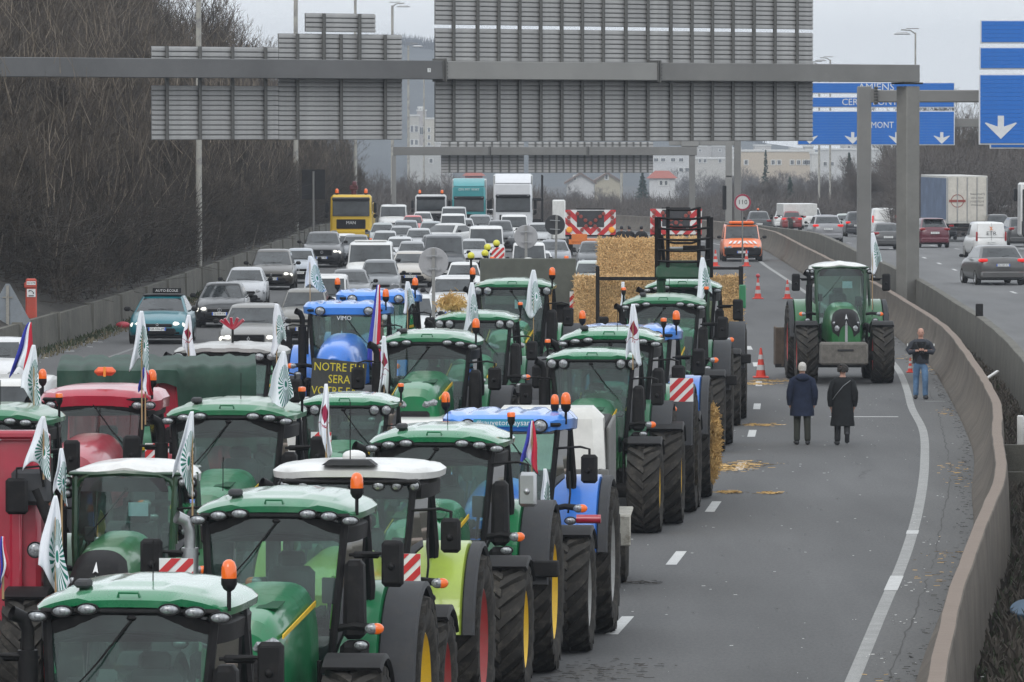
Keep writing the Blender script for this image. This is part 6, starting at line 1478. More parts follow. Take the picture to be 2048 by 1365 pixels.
OBJ('dark_panel', MB().cbox((xw-.10, -.10, 2.62), (.46, .14, .42), .05), DGREY, T)
m_ = OBJ('mirror', MB().cbox((0, 0, 0), (.26, .08, .42), .06), BLACK, T, (XP(37, 71)-XP(-60, 71), -.35, ZP(994, 70.6))); OBJ('mirror_arm', MB().tube([(0, 0, .2), (0, 0, .32), (.26, .1, .34), (.30, .15, .1)], .016, 5), BLACK, m_)
lamp(T, XP(72, 71)-XP(-60, 71), -.25, ZP(1102, 70.7), .08, .08, nm='headlight'); twheels(T, 2*xw-.3, (.8,), .6)
# white livestock trailer
T = thing('livestock_trailer', 'white nosed livestock trailer with grey slatted side behind the banner tractor', 'trailer', (.36, 88.7, 0), -.04, 1)
OBJ('nose', MB().cbox((.15, .3, 2.20), (1.7, 1.3, 1.05), .16, taper=(.94, .8)), mat('grp_white', (.62, .61, .57), .35, coat=.3, dirt=.12), T); OBJ('front_wall', MB().cbox((0, .3, 1.25), (1.98, 1.2, 1.2), .04), DGREY, T)
OBJ('body', MB().cbox((0, 2.7, 1.60), (2.0, 3.6, 1.65), .05), DARK, T)
for i in range(15): OBJ('side_slat', lambda: MB().cbox((0, 0, 0), (.05, .17, 1.65), .015), mat('slat_grey', (.13, .13, .125), .55, dirt=.3), T, (1.02, .35+i*.27, 1.60), key='sslat')
for i in range(7): OBJ('side_slat', lambda: MB().cbox((0, 0, 0), (.13, .04, 1.2), .015), mat('slat_grey', (.13, .13, .125)), T, (.25+i*.13-.1+.05, -.33, 1.25), key='fslat')
OBJ('mudguard', MB().cbox((1.16, 3.1, 1.02), (.30, 1.9, .05), .015).cbox((1.16, 2.16, .80), (.30, .06, .45), .015), mat('spattered_white', (.5, .48, .42), .6, dirt=.9, dcol=(.12, .1, .07)), T)
for yy in (2.6, 3.5):
    for sd in (-1, 1): wv = OBJ('wheel', lambda: ctyre_mb(.38, .22), TYRE, T, (sd*1.14, yy, .38), key='lvt'); OBJ('rim', lambda: crim_mb(.38, .22), PANEL, wv, key='lvr')
# olive board trailer behind the white roofed tractor
Yb = 146.0; T = thing('trailer', 'olive grey board trailer above the rear tractor roofs', 'trailer', (XP(1056, Yb), Yb, 0), .0, 1, 'trailers coupled to the tractors'); W = XP(1152, Yb)-XP(960, Yb); zt_ = ZP(517, Yb)
OBJ('board', MB().cbox((0, 0, zt_-.55), (W, .12, 1.1), .02), mat('olive_board', (.085, .09, .075), .7, var=.2), T); OBJ('body', MB().cbox((0, 2.5, 1.7), (W, 4.8, 1.8), .04), DARK, T); twheels(T, W, (2, 3.4)); warn_plate(T, W/2+.05, -.12, ZP(600, Yb), .40)
# straw
def bale_mesh(seed, sx_, sy_, sz_):
    r = np.random.RandomState(seed); m = MB().cbox((0, 0, 0), (sx_-.08, sy_-.08, sz_-.08), .06); n = int(2600*sx_*sz_); vs = []; fs = []
    for i in range(n):
        f = r.rand()
        if f < .62: p = np.array([r.uniform(-.5, .5)*sx_, -.5*sy_+.03, r.uniform(-.5, .5)*sz_]); d = np.array([r.normal(), -.35, r.normal()*.8])
        elif f < .80: p = np.array([r.uniform(-.5, .5)*sx_, r.uniform(-.5, .5)*sy_, .5*sz_-.03]); d = np.array([r.normal(), r.normal()*.5, .35])
        else: p = np.array([(.5*sx_-.03)*(1 if f < .9 else -1), r.uniform(-.5, .5)*sy_, r.uniform(-.5, .5)*sz_]); d = np.array([.4*(1 if f < .9 else -1), r.normal()*.6, r.normal()])
        d = d/np.linalg.norm(d)*r.uniform(.03, .12); w_ = np.array([d[2], .0, -d[0]]); w_ = w_/(np.linalg.norm(w_)+1e-6)*.010; b = len(vs); a, c_ = p-d*.8, p+d*1.3
        vs += [a-w_, a+w_, c_+w_*.6, c_-w_*.6]; fs.append((b, b+1, b+2, b+3))
    return m, vs, fs
BALE = mat('bale_core', (.36, .22, .10), .95, var=.4, scale=9, dirt=.6, dcol=(.10, .055, .025), fine=.5); STR2 = mat('straw_stalks', (.60, .40, .19), .9, var=.6, scale=28)
def bale(loc, d, label, seed, rz=0):
    m, vs, fs = bale_mesh(seed, *d); T = thing('straw_bale', label, 'straw bale', loc, rz, 1, 'straw bales on the trailer'); OBJ('core', m, BALE, T); OBJ('stalks', MB().add(vs, fs), STR2, T, smooth=0, kind='stuff', fix=False)
    for s_ in (-.25, .25): OBJ('twine', MB().box((d[0]*s_, -d[1]/2-.03, 0), (.008, .008, d[2])), STR2, T)
Yt = 145.0; bx = [XP(p, Yt) for p in (1150, 1262, 1374, 1484)]; bw = bx[1]-bx[0]
wd_ = ('left', 'middle', 'right'); q = 0
for c_ in range(3):
    for r_ in range(3):
        q += 1; bale(((bx[c_]+bx[c_+1])/2, Yt+.6, 1.20+r_*.80), (bw-.02, 1.2, .80), 'straw bale in the %s stack, %s layer of three' % (wd_[c_], ('bottom', 'middle', 'top')[r_]), q)
zb_ = ZP(516, Yt+1.5)
bale((XP(1257, Yt+1.5), Yt+2.2, zb_), (XP(1314, Yt+1.5)-XP(1198, Yt+1.5), 1.3, .86), 'high golden bale standing left of the front loader', 20)
bale((XP(1352, Yt+3), Yt+3.4, ZP(505, Yt+3)), (XP(1395, Yt+3)-XP(1312, Yt+3), 1.3, .66), 'bale glimpsed through the front loader frame', 21)
T = thing('straw_trailer', 'flat trailer with dark steel end frames under the straw bales', 'trailer', ((bx[0]+bx[3])/2, Yt, 0), 0, 1, 'trailers coupled to the tractors'); W = bx[3]-bx[0]
OBJ('deck', MB().box((0, 4, .66), (W, 8.6, .2)), DARK, T); twheels(T, W-.5, (3, 4.3))
xc = T.location.x; f1 = XP(1195, Yt)-xc; f2 = XP(1481, Yt)-xc; ztp = ZP(537, Yt-.3)
OBJ('end_frame', MB().box((f1, -.35, (ztp+.6)/2), (.09, .09, ztp-.5)).box((f2, -.35, (ztp+.6)/2), (.10, .10, ztp-.5)).box((f2-.9, -.35, ztp+.0), (1.9, .08, .06)).box((f1+.75, -.35, ztp-.24), (1.5, .08, .08)), DARK, T)
OBJ('corner_flap', MB().cbox((f2+.03, -.45, ZP(592, Yt)), (.16, .3, .55), .02), JDG, T)
# straw on a tractor roof and in a wheel
def heap(name, loc, d, n, seed, label, cat='straw'):
    r = np.random.RandomState(seed); vs = []; fs = []
    for i in range(n):
        p = r.normal(size=3)*np.array(d)*.42; p[2] = abs(p[2])*1.3; dd = r.normal(size=3); dd = dd/np.linalg.norm(dd)*r.uniform(.05, .14); w_ = np.cross(dd, [0, 1, .1]); w_ = w_/(np.linalg.norm(w_)+1e-6)*.006; b = len(vs); vs += [p-dd-w_, p-dd+w_, p+dd+w_, p+dd-w_]; fs.append((b, b+1, b+2, b+3))
    return OBJ(name, MB().add(vs, fs), STRAW, None, loc, smooth=0, kind='stuff', fix=False, label=label, cat=cat)
tl = TR['L']; heap('straw_heap', (XP(903, tl[2]+1), tl[2]+1.3, 3.12*tl[3]), (.26, .3, .16), 900, 3, 'loose straw heap on the left of a tractor roof')
r = np.random.RandomState(8); vs = []; fs = []; ti = TR['I']; xs_, ys0 = TR['H'][1]+1.50, TR['H'][2]+1.4
for i in range(2600):
    z = r.uniform(.35, 1.65); p = np.array([xs_+r.uniform(-.02, .16)*math.sin(PI*min(1, max(0, (z-.3)/1.4)))**.5, ys0+r.normal()*.16, z]); dd = np.array([abs(r.normal())*.6, r.normal()*.6, r.normal()*.7]); dd = dd/np.linalg.norm(dd)*r.uniform(.05, .14); w_ = np.cross(dd, [0, 1, .1]); w_ = w_/(np.linalg.norm(w_)+1e-6)*.006; b = len(vs); vs += [p-dd*.3-w_, p-dd*.3+w_, p+dd+w_, p+dd-w_]; fs.append((b, b+1, b+2, b+3))
OBJ('straw_tuft', MB().add(vs, fs), STRAW, None, smooth=0, kind='stuff', fix=False, label='straw bristling out of a tractor wheel', cat='straw')
# raised front loader of tractor J
tj = TR['J']; FL = thing('front_loader', 'raised black grab frame with green arms over a tractor roof', 'loader', (XP(1366, tj[2]-1.2), tj[2]-1.2, 0), tj[4]); Yl = tj[2]-1.2; zl = lambda p: ZP(p, Yl); xl = lambda p: XP(p, Yl)-XP(1366, Yl)
m = MB()
for a, b in ((1316, 1330), (1420, 1412)):
    m.tube([(xl(a), 0, zl(555)), (xl(a), -.05, zl(500)), (xl(a)+0, -.1, zl(434))], .085, 6); m.tube([(xl(b), .1, zl(550)), (xl((a+b)/2), .0, zl(470))], .05, 5)
for a in (1336, 1398): m.tube([(xl(a), -.1, zl(535)), (xl(a)-.0, -.12, zl(470)), (xl(a)-.0, -.1, zl(414))], .05, 6)
OBJ('grab_frame', m, BLACK, FL)
for py, a, b in ((418, 1334, 1397), (436, 1316, 1421), (457, 1316, 1421), (478, 1316, 1421), (500, 1316, 1421), (522, 1316, 1421), (452, 1338, 1396), (484, 1338, 1396)):
    OBJ('tine', MB().tube([(xl(a), -.14, zl(py)), (xl((a+b)/2)-.2, -.22, zl(py+2)), (xl((a+b)/2)+.2, -.22, zl(py+2)), (xl(b), -.14, zl(py-2))], .028, 5), BLACK, FL)
OBJ('cross_beam', MB().cbox((0, .05, zl(545)), (xl(1422)-xl(1314), .4, .30), .05).cbox((0, 0, zl(528)), (xl(1416)-xl(1320), .2, .16), .03), mat('loader_green', (.012, .07, .035), .4, coat=.3, dirt=.3), FL)
OBJ('hydraulic_ram', MB().cyl((-.30, -.02, zl(497)), (.0, -.02, zl(497)), .035), STEEL, FL); OBJ('ram_sleeve', MB().cyl((.0, -.02, zl(497)), (.5, -.02, zl(497)), .07), BLACK, FL)
for sd in (-1, 1): OBJ('lift_arm', MB().tube([(sd*.48, 1.0, 1.9), (sd*.50, .2, 2.9), (sd*.50, .05, zl(560))], .10, 6), mat('loader_green', (.012, .07, .035)), FL)
# weight block and rear box of the lone tractor
tz = TR['Z']; Yz = tz[2]-3.0
W_ = XP(1733, Yz)-XP(1638, Yz); OBJ('weight_block', MB().cbox((0, 0, 0), (W_, .7, ZP(685, Yz)-ZP(730, Yz)), .05), mat('cast_concrete_weight', (.11, .10, .088), .9, var=.3, dirt=.6, dcol=(.2, .19, .17), scale=7, bump=.4), Zt, (XP(1685, Yz)-tz[1], Yz-tz[2], (ZP(685, Yz)+ZP(730, Yz))/2))
OBJ('weight_slot', MB().box((0, 0, 0), (.42, .02, .05)), INK, Zt, (XP(1687, Yz)-tz[1], Yz-tz[2]-.36, ZP(700, Yz)))
Yr = tz[2]+3.3; b_ = thing('transport_box', 'rusty brown steel box carried behind the lone tractor', 'box', (XP(1669, Yr), Yr, .1), 0); Wb = XP(1788, Yr)-XP(1551, Yr); hb = ZP(657, Yr)-ZP(735, Yr); RUST = mat('rusty_steel', (.085, .06, .042), .85, var=.35, dirt=.5, dcol=(.045, .035, .03))
OBJ('front_wall', MB().cbox((0, 0, .15+hb/2), (Wb, .08, hb), .02), RUST, b_)
for s_ in (-1, 1): OBJ('side_wall', MB().cbox((s_*(Wb/2-.04), .5, .15+hb/2), (.08, 1.0, hb), .02), RUST, b_); OBJ('rib', MB().box((s_*(Wb/2-.2), -.06, .15+hb/2), (.06, .05, hb)), RUST, b_)
OBJ('bottom_edge', MB().box((0, -.05, .17), (Wb, .06, .1)), DARK, b_)
# arrow boards
def arrow_board(px, py0, py1, wpx, Y, label, full=True):
    W = wpx*Y/FPX; z1_, z0_ = ZP(py0, Y), ZP(py1, Y); H = z1_-z0_; T = thing('arrow_board', label, 'arrow board', (XP(px, Y), Y, ZG(Y)), 0, 1, 'arrow boards closing the lanes'); zb = z0_-ZG(Y)
    OBJ('board', MB().box((0, .03, zb+H/2), (W, .05, H)), PLATEW, T)
    OBJ('grey_window', MB().box((0, -.004, zb+H*.64), (W*.54, .012, H*.66)), DGREY, T)
    for sd in (-1, 1):
        for c_ in (.93, .45, -.02):
            st = []; t_ = H*.20
            poly = [(0, zb+H*c_-H*.95), (W/2, zb+H*c_), (W/2, zb+H*c_+t_*1.3), (0, zb+H*c_-H*.95+t_*1.3)]
            out = poly
            for lim, sg in ((zb, -1), (zb+H, 1)):
                o2 = []
                for i in range(len(out)):
                    p, n_ = out[i], out[(i+1) % len(out)]; a = sg*p[1] <= sg*lim+1e-9; b = sg*n_[1] <= sg*lim+1e-9
                    if a: o2.append(p)
                    if a != b: t = (lim-p[1])/(n_[1]-p[1]); o2.append((p[0]+(n_[0]-p[0])*t, lim))
                out = o2
                if not out: break
            # keep the grey window clear
            if len(out) >= 3:
                lo = [p for p in out]
                OBJ('red_stripe', MB().prism([(sd*p[0], p[1]) for p in lo], -.002, .001, 'Y'), REDP, T, smooth=0)
    OBJ('grey_window_front', MB().box((0, -.012, zb+H*.66), (W*.52, .012, H*.62)), DGREY, T)
    dm = mat('lamp_red_off', (.26, .05, .035), .5)
    pts = [(-.43, .88), (-.43, .70), (-.43, .52), (-.26, .84), (-.19, .73), (-.10, .58), (0, .46), (.10, .58), (.19, .73), (.26, .84), (.43, .88), (.43, .70), (.43, .52), (-.09, .34), (.09, .34), (-.17, .20), (.17, .20)]
    for u, v in pts: OBJ('lamp', lambda: MB().lathe([(.001, -.05), (.085, -.045), (.10, 0), (.10, .03)], axis='Y', n=14), dm, T, (u*W, -.03, zb+v*H), key='ablamp')
    for sd in (-1, 1): OBJ('amber_lamp', lambda: MB().lathe([(.001, -.08), (.13, -.06), (.16, 0), (.16, .05)], axis='Y', n=18), mat('amber_lens', (.75, .30, .02), .3, emit=(1, .45, .05, .15)) if full else dm, T, (sd*W*.42, -.03, zb+.2*H), key='abamb')
    OBJ('frame', MB().box((0, .1, zb-.04), (W, .1, .1)).box((-W*.40, .3, zb/2+.2), (.12, .3, zb-.4)).box((W*.40, .3, zb/2+.2), (.12, .3, zb-.4)).box((0, .1, zb+H+.03), (W*.56, .06, .08)), DARK, T)
    OBJ('chassis', MB().box((0, 1.5, .75), (W*.85, 3.2, .25)).cbox((-W*.22, -.1, .95), (.8, .06, .42), .02), mat('service_orange', (.62, .17, .03), .5), T); twheels(T, W*.9, (1.6,), .45)
arrow_board(1181, 420, 470, 101, 318, 'left arrow board of red and white chevrons with two lit amber lamps')
arrow_board(1352, 418, 469, 103, 312, 'right arrow board of red and white chevrons behind the front loader', False)
sv = thing('service_truck', 'white service truck body left of the arrow board', 'truck', (XP(1118, 335), 335, 0), 0); OBJ('box_body', MB().cbox((0, 1, 1.6), (.7, 2, 2.2), .06), WHITEP, sv); OBJ('chassis', MB().box((0, 1, .45), (.7, 2, .3)), DARK, sv)
# hazard lamps
for i, (px, py, Y) in enumerate(((942, 512, 150), (970, 507, 152), (975, 495, 154), (993, 487, 156))):
    T = thing('hazard_lamp', 'yellow globe hazard lamp on a stand, %s of the four beside the round sign' % ('lowest', 'second lowest', 'third', 'highest')[i], 'hazard lamp', (XP(px, Y), Y, 0), 0, 1, 'yellow hazard lamps'); z = ZP(py, Y)
    OBJ('globe', lambda: MB().ball((0, 0, 0), .09, 14, 9), mat('yellow_globe', (.62, .58, .05), .3), T, (0, 0, z), key='globe'); OBJ('stand', MB().cyl((0, 0, 0), (0, 0, z-.07), .03), DARK, T); OBJ('collar', lambda: MB().lathe([(.05, -.10), (.07, -.06), (.05, -.03)], n=10), DARK, T, (0, 0, z), key='gcol')
T = thing('barrier_board', 'small red and white barrier board below the yellow lamps', 'barrier', (XP(996, 155), 155, 0), 0); warn_plate(T, 0, 0, ZP(508, 155), .32); OBJ('stand', MB().cyl((0, .03, 0), (0, .03, ZP(508, 155)), .03), DARK, T)
# ================================================================ cones
CRED = mat('cone_red', (.62, .045, .025), .5, dirt=.15); CWH = mat('cone_band', (.46, .46, .46), .45, dirt=.2)
def cone(px, py, hpx, label, lampt=False):
    p = AT(px, py, 0); Y = p.y; H = hpx*Y/FPX; T = thing('traffic_cone', label, 'traffic cone', p, 0, 1, 'traffic cones on the lane line'); r0, r1 = H*.17, H*.03
    OBJ('base', MB().cbox((0, 0, .02), (H*.52, H*.52, .04), .01), CRED, T)
    def R_(t): return lerp(r0, r1, t)
    OBJ('body', MB().lathe([(R_(0), .04), (R_(1), H), (.001, H)], n=18), CRED, T)
    for a, b in ((.22, .40), (.60, .76)): OBJ('white_band', MB().lathe([(R_(a)+.004, .04+(H-.04)*a), (R_(b)+.004, .04+(H-.04)*b)], n=18), CWH, T)
    if lampt: OBJ('lamp', MB().ball((0, 0, H+.08), .085, 12, 8), mat('cone_lamp', (.42, .02, .03), .3, coat=.5), T)
cone(1522, 756, 60, 'tall cone nearest the camera between the rows')
cone(1516, 598, 42, 'cone with a red ball lamp on its tip', True)
cone(1575, 598, 38, 'cone left of the lone tractor mirror')
cone(1431, 533, 33, 'cone left in front of the orange van')
cone(1493, 533, 33, 'cone right in front of the orange van')
cone(1821, 746, 30, 'small cone behind the man with the camera')
cone(1088, 478, 24, 'cone left of the dark round sign')
cone(1430, 600, 26, 'cone hidden beside the straw trailer')
# ================================================================ flags
def flagmat(kind):
    m = bpy.data.materials.new('flag_'+kind); m.use_nodes = True; t = m.node_tree; b = t.nodes['Principled BSDF']; b.inputs['Roughness'].default_value = .8
    uv = t.nodes.new('ShaderNodeUVMap'); sx_ = t.nodes.new('ShaderNodeSeparateXYZ'); t.links.new(uv.outputs[0], sx_.inputs[0])
    def M2(op, a, b_, **k):
        n = t.nodes.new('ShaderNodeMath'); n.operation = op
        for i, v in enumerate((a, b_)):
            if v is None: continue
            if hasattr(v, 'links'): t.links.new(v, n.inputs[i])
            else: n.inputs[i].default_value = v
        return n.outputs[0]
    def mixc(f, c0, c1):
        n = t.nodes.new('ShaderNodeMix'); n.data_type = 'RGBA'; t.links.new(f, n.inputs[0])
        for i, v in ((6, c0), (7, c1)):
            if hasattr(v, 'links'): t.links.new(v, n.inputs[i])
            else: n.inputs[i].default_value = (*v, 1)
        return n.outputs[2]
    u, v = sx_.outputs[0], sx_.outputs[1]; WHT = (.74, .77, .81)
    if kind == 'tri': c = mixc(M2('GREATER_THAN', u, .33), (.03, .04, .36), WHT); c = mixc(M2('GREATER_THAN', u, .66), c, (.52, .015, .04))
    elif kind == 'sun':
        du = M2('SUBTRACT', u, .74); dv = M2('SUBTRACT', v, .36); ang_ = M2('ARCTAN2', dv, du); rr = M2('SQRT', M2('ADD', M2('MULTIPLY', du, du), M2('MULTIPLY', dv, dv)), None)
        st = M2('GREATER_THAN', M2('SINE', M2('MULTIPLY', ang_, 26), None), .0); ring = M2('MULTIPLY', M2('LESS_THAN', rr, .38), M2('GREATER_THAN', rr, .11)); hd = M2('LESS_THAN', rr, .06)
        c = mixc(M2('MULTIPLY', st, ring), WHT, (.01, .16, .12)); c = mixc(hd, c, (.02, .20, .15))
    else:
        tri = M2('LESS_THAN', M2('ADD', M2('ABSOLUTE', M2('SUBTRACT', v, .55), None), M2('MULTIPLY', M2('ABSOLUTE', M2('SUBTRACT', u, .5), None), .35)), .15)
        ln = M2('LESS_THAN', M2('ABSOLUTE', M2('SUBTRACT', M2('SUBTRACT', v, .30), M2('MULTIPLY', u, .12)), None), .008)
        c = mixc(tri, WHT, (.27, .01, .05)); c = mixc(ln, c, (.27, .01, .05))
    t.links.new(c, b.inputs['Base Color']); return m
FM = {k: flagmat(k) for k in ('tri', 'sun', 'ja')}; POLE = mat('bamboo', (.36, .24, .12), .7)
def flag(kind, px, pyt, pyb, wl, wr, pole_b, Y, label, top=3, txt=None, fold=1.0):
    """px, pyt: tip of the pole; cloth hangs to pyb; wl, wr: widths (px) left and right of the pole at the bottom"""
    s_ = Y/FPX; H = (pyb-pyt)*s_; X = XP(px, Y); z = ZP(pyt, Y); L = (pole_b-pyt)*s_; seed = int(px*7+pyt); r = random.Random(seed); p1, p2 = r.uniform(0, 6), r.uniform(0, 6)
    T = thing('flag', label, 'flag', (X, Y, z-L), 0, 1, 'flags planted on the tractors')
    OBJ('pole', MB().cyl((0, 0, 0), (0, 0, L), .012, .010, 6), POLE, T)
    nu, nv = 22, 26; vs = []; uv = []
    for j in range(nv+1):
        t = j/nv; wL = lerp(top, wl, t**.75)*s_; wR = lerp(top, wr, t**.75)*s_
        for i in range(nu+1):
            u = i/nu; x = -wL+(wL+wR)*u; sag = H*(.16*math.sin(u*5+p1)+.10*(u-.5)*(1 if wr > wl else -1))*t*t*.9
            y = -.02-fold*t*(.07*math.sin(u*9+p2+t*2)+.03*math.sin(u*19+p1)); vs.append((x+.02*math.sin(t*6+p1)*t, y, L-H*t*.93+sag-H*.0)); uv.append((u, 1-t))
    fs = [(j*(nu+1)+i, j*(nu+1)+i+1, (j+1)*(nu+1)+i+1, (j+1)*(nu+1)+i) for j in range(nv) for i in range(nu)]
    me = MB().add(vs, fs).data('cloth', 60); l = me.uv_layers.new(name='UVMap')
    for lp in me.loops: l.data[lp.index].uv = uv[lp.vertex_index]
    me.materials.append(None); o = plain('cloth', me, FM[kind], T); sm = o.modifiers.new('thickness', 'SOLIDIFY'); sm.thickness = .004
    if txt:
        tm = text_mb(txt, (wl+wr)*s_*.30); OBJ('lettering', MB().add([(x+(wr-wl)*s_*.4, -.13, y_) for x, y0_, y_ in tm.V], tm.F), mat('flag_ink', (.27, .01, .05), .8), T, (0, 0, L-H*.62), (0, .25, 0), smooth=0)
ta = {k: v[2] for k, v in TR.items()}
flag('sun', 283, 622, 742, 22, 17, 860, ta['S']-1.2, 'white sunburst flag in front of the turquoise hatchback')
flag('tri', 60, 645, 757, 40, 4, 800, ta['U']+2, 'French tricolour at the far left')
flag('sun', 67, 690, 805, 28, 14, 860, ta['U']+1, 'white sunburst flag just right of the far left tricolour')
flag('sun', 86, 833, 950, 40, 18, 960, 68, 'white sunburst flag in front of the red wagon')
flag('sun', 122, 897, 1002, 16, 14, 1100, 62, 'folded sunburst flag behind the lower left sunburst flag')
flag('sun', 110, 992, 1178, 38, 24, 1190, 54, 'white sunburst flag just above the nearest tractor, lower left')
flag('sun', 384, 823, 978, 40, 2, 1060, ta['T']-.6, 'white sunburst flag at the right of the tall curved windscreen')
flag('sun', 553, 608, 702, 12, 20, 800, ta['W']-.4, 'white sunburst flag on the grey roofed tractor')
flag('sun', 567, 703, 812, 34, 18, 900, ta['R']+.3, 'white sunburst flag on the right corner of a green roof, left side')
flag('sun', 620, 512, 582, 10, 32, 660, ta['P']+1, 'white sunburst flag flying before the white small van')
flag('sun', 815, 563, 622, 8, 14, 700, ta['Q']-.5, 'small sunburst flag right of the blue and cream roof')
flag('sun', 944, 565, 662, 16, 14, 720, ta['L']-.6, 'narrow sunburst flag left of the pale notice windscreen')
flag('sun', 1067, 540, 632, 18, 16, 700, ta['M']-.5, 'sunburst flag hanging over the pale notice windscreen')
flag('sun', 1405, 515, 604, 13, 20, 680, ta['I']+1.5, 'sunburst flag in front of the front loader')
flag('sun', 1745, 466, 542, 3, 19, 620, ta['Z']-.3, 'blue tinged sunburst flag on the lone tractor')
flag('sun', 1090, 938, 1040, 8, 16, 1060, ta['E']-2.2, 'narrow sunburst flag above the front wheel of the banner tractor')
flag('sun', 1246, 564, 622, 5, 4, 640, ta['I']+3, 'small rolled flag left of the front loader')
flag('ja', 377, 630, 716, 14, 12, 740, ta['W']-.5, 'white and crimson flag right of the turquoise hatchback', txt='Jeu')
flag('ja', 768, 672, 795, 10, 10, 880, ta['K']-.8, 'narrow white and crimson flag left of the round vented bonnet', txt='urs')
flag('ja', 652, 768, 906, 16, 10, 920, ta['C']+2, 'white and crimson flag left of the smaller green tractor windscreen', txt='effiL')
flag('ja', 1266, 608, 728, 14, 18, 740, ta['F']-.3, 'white and crimson flag on the round lamp tractor', txt='rs')
flag('tri', 290, 735, 790, 14, 16, 850, ta['S']-.3, 'small tricolour on the red tractor roof')
flag('tri', 1064, 842, 938, 22, 14, 990, ta['E']-1.9, 'tricolour beside the polished square mirror')
flag('tri', 757, 570, 770, 24, 6, 780, ta['K']+3, 'long dark tricolour hanging between blue and green tractors')
flag('tri', 4, 1074, 1175, 8, 12, 1200, 54, 'tricolour at the left edge beside the lowest sunburst flag')
# protest sign, banner
tp = TR['P']; Yp = tp[2]-3.4; T = thing('protest_sign', 'black board painted NOTRE FIN SERA VOTRE FAIM in yellow', 'protest sign', (XP(678, Yp), Yp, ZP(758, Yp)), 0); Wp = 106*Yp/FPX; Hp = 78*Yp/FPX
OBJ('board', MB().prism([(-Wp/2-.06, -Hp/2), (Wp/2-.03, -Hp/2), (Wp/2+.03, Hp/2-.08), (-Wp/2, Hp/2+.03)], 0, .02, 'Y'), mat('painted_board', (.04, .042, .04), .8, var=.3), T)
PY = mat('yellow_paint', (.60, .50, .03), .7)
for i, s_ in enumerate(('NOTRE FIN', 'SERA', 'VOTRE FAIM')):
    tm = text_mb(s_, .235, sx=.85); th = MB().add([(x, -.006, y_) for x, y0_, y_ in tm.V], tm.F); OBJ('lettering', th, PY, T, (.0, 0, Hp/2-.17-i*.24), (0, .05, 0), smooth=0)
for s_ in (-1, 1): OBJ('board_leg', MB().box((s_*.2, .03, -1.2), (.05, .04, 2.2)), POLE, T)
te = TR['E'][0]; bn = OBJ('banner', MB().box((0, 0, 0), (.80, .01, .10)), mat('teal_banner', (.02, .24, .34), .5), te, (0, -.205, 2.90)); OBJ('lettering', text_mb('#sauvetonpaysan', .105), PLATEW, bn, (0, -.008, 0.0), smooth=0)
for n_ in ('P',): OBJ('windscreen_lettering', text_mb('VIMO', .12), PLATEW, TR[n_][0], (0, -.20, 2.72), smooth=0)
T = thing('life_vest_pack', 'orange bundle strapped on the red tractor roof', 'bundle', (TR['S'][1]+.12, TR['S'][2]+.3, ZP(745, TR['S'][2])), 0); OBJ('bundle', MB().cbox((0, 0, 0), (.30, .25, .12), .05), mat('vest_orange', (.7, .12, .04), .6), T); OBJ('strap', MB().box((0, -.13, 0), (.035, .02, .14)), mat('strap_bright', (.75, .25, .03), .5), T)
for n_, px, py in (('W', 465, 640), ('N', 1012, 520)):
    tt = TR[n_]; T = thing('claw_lamp', 'dark red folded claw ornament above the %s' % ('grey tractor roof' if n_ == 'W' else 'olive board'), 'ornament', (XP(px, tt[2]+.5), tt[2]+.5, ZP(py+20, tt[2])), 0); m = MB()
    for a in (-.9, -.55, -.1, .35, .8): m.tube([(0, 0, 0), (math.sin(a)*.10, 0, .05), (math.sin(a)*.26, -.02, .07+.12*math.cos(a))], .028, 5)
    OBJ('arm', m, RED, T); OBJ('stem', MB().cyl((0, 0, -.35), (0, 0, 0), .02), DARK, T)
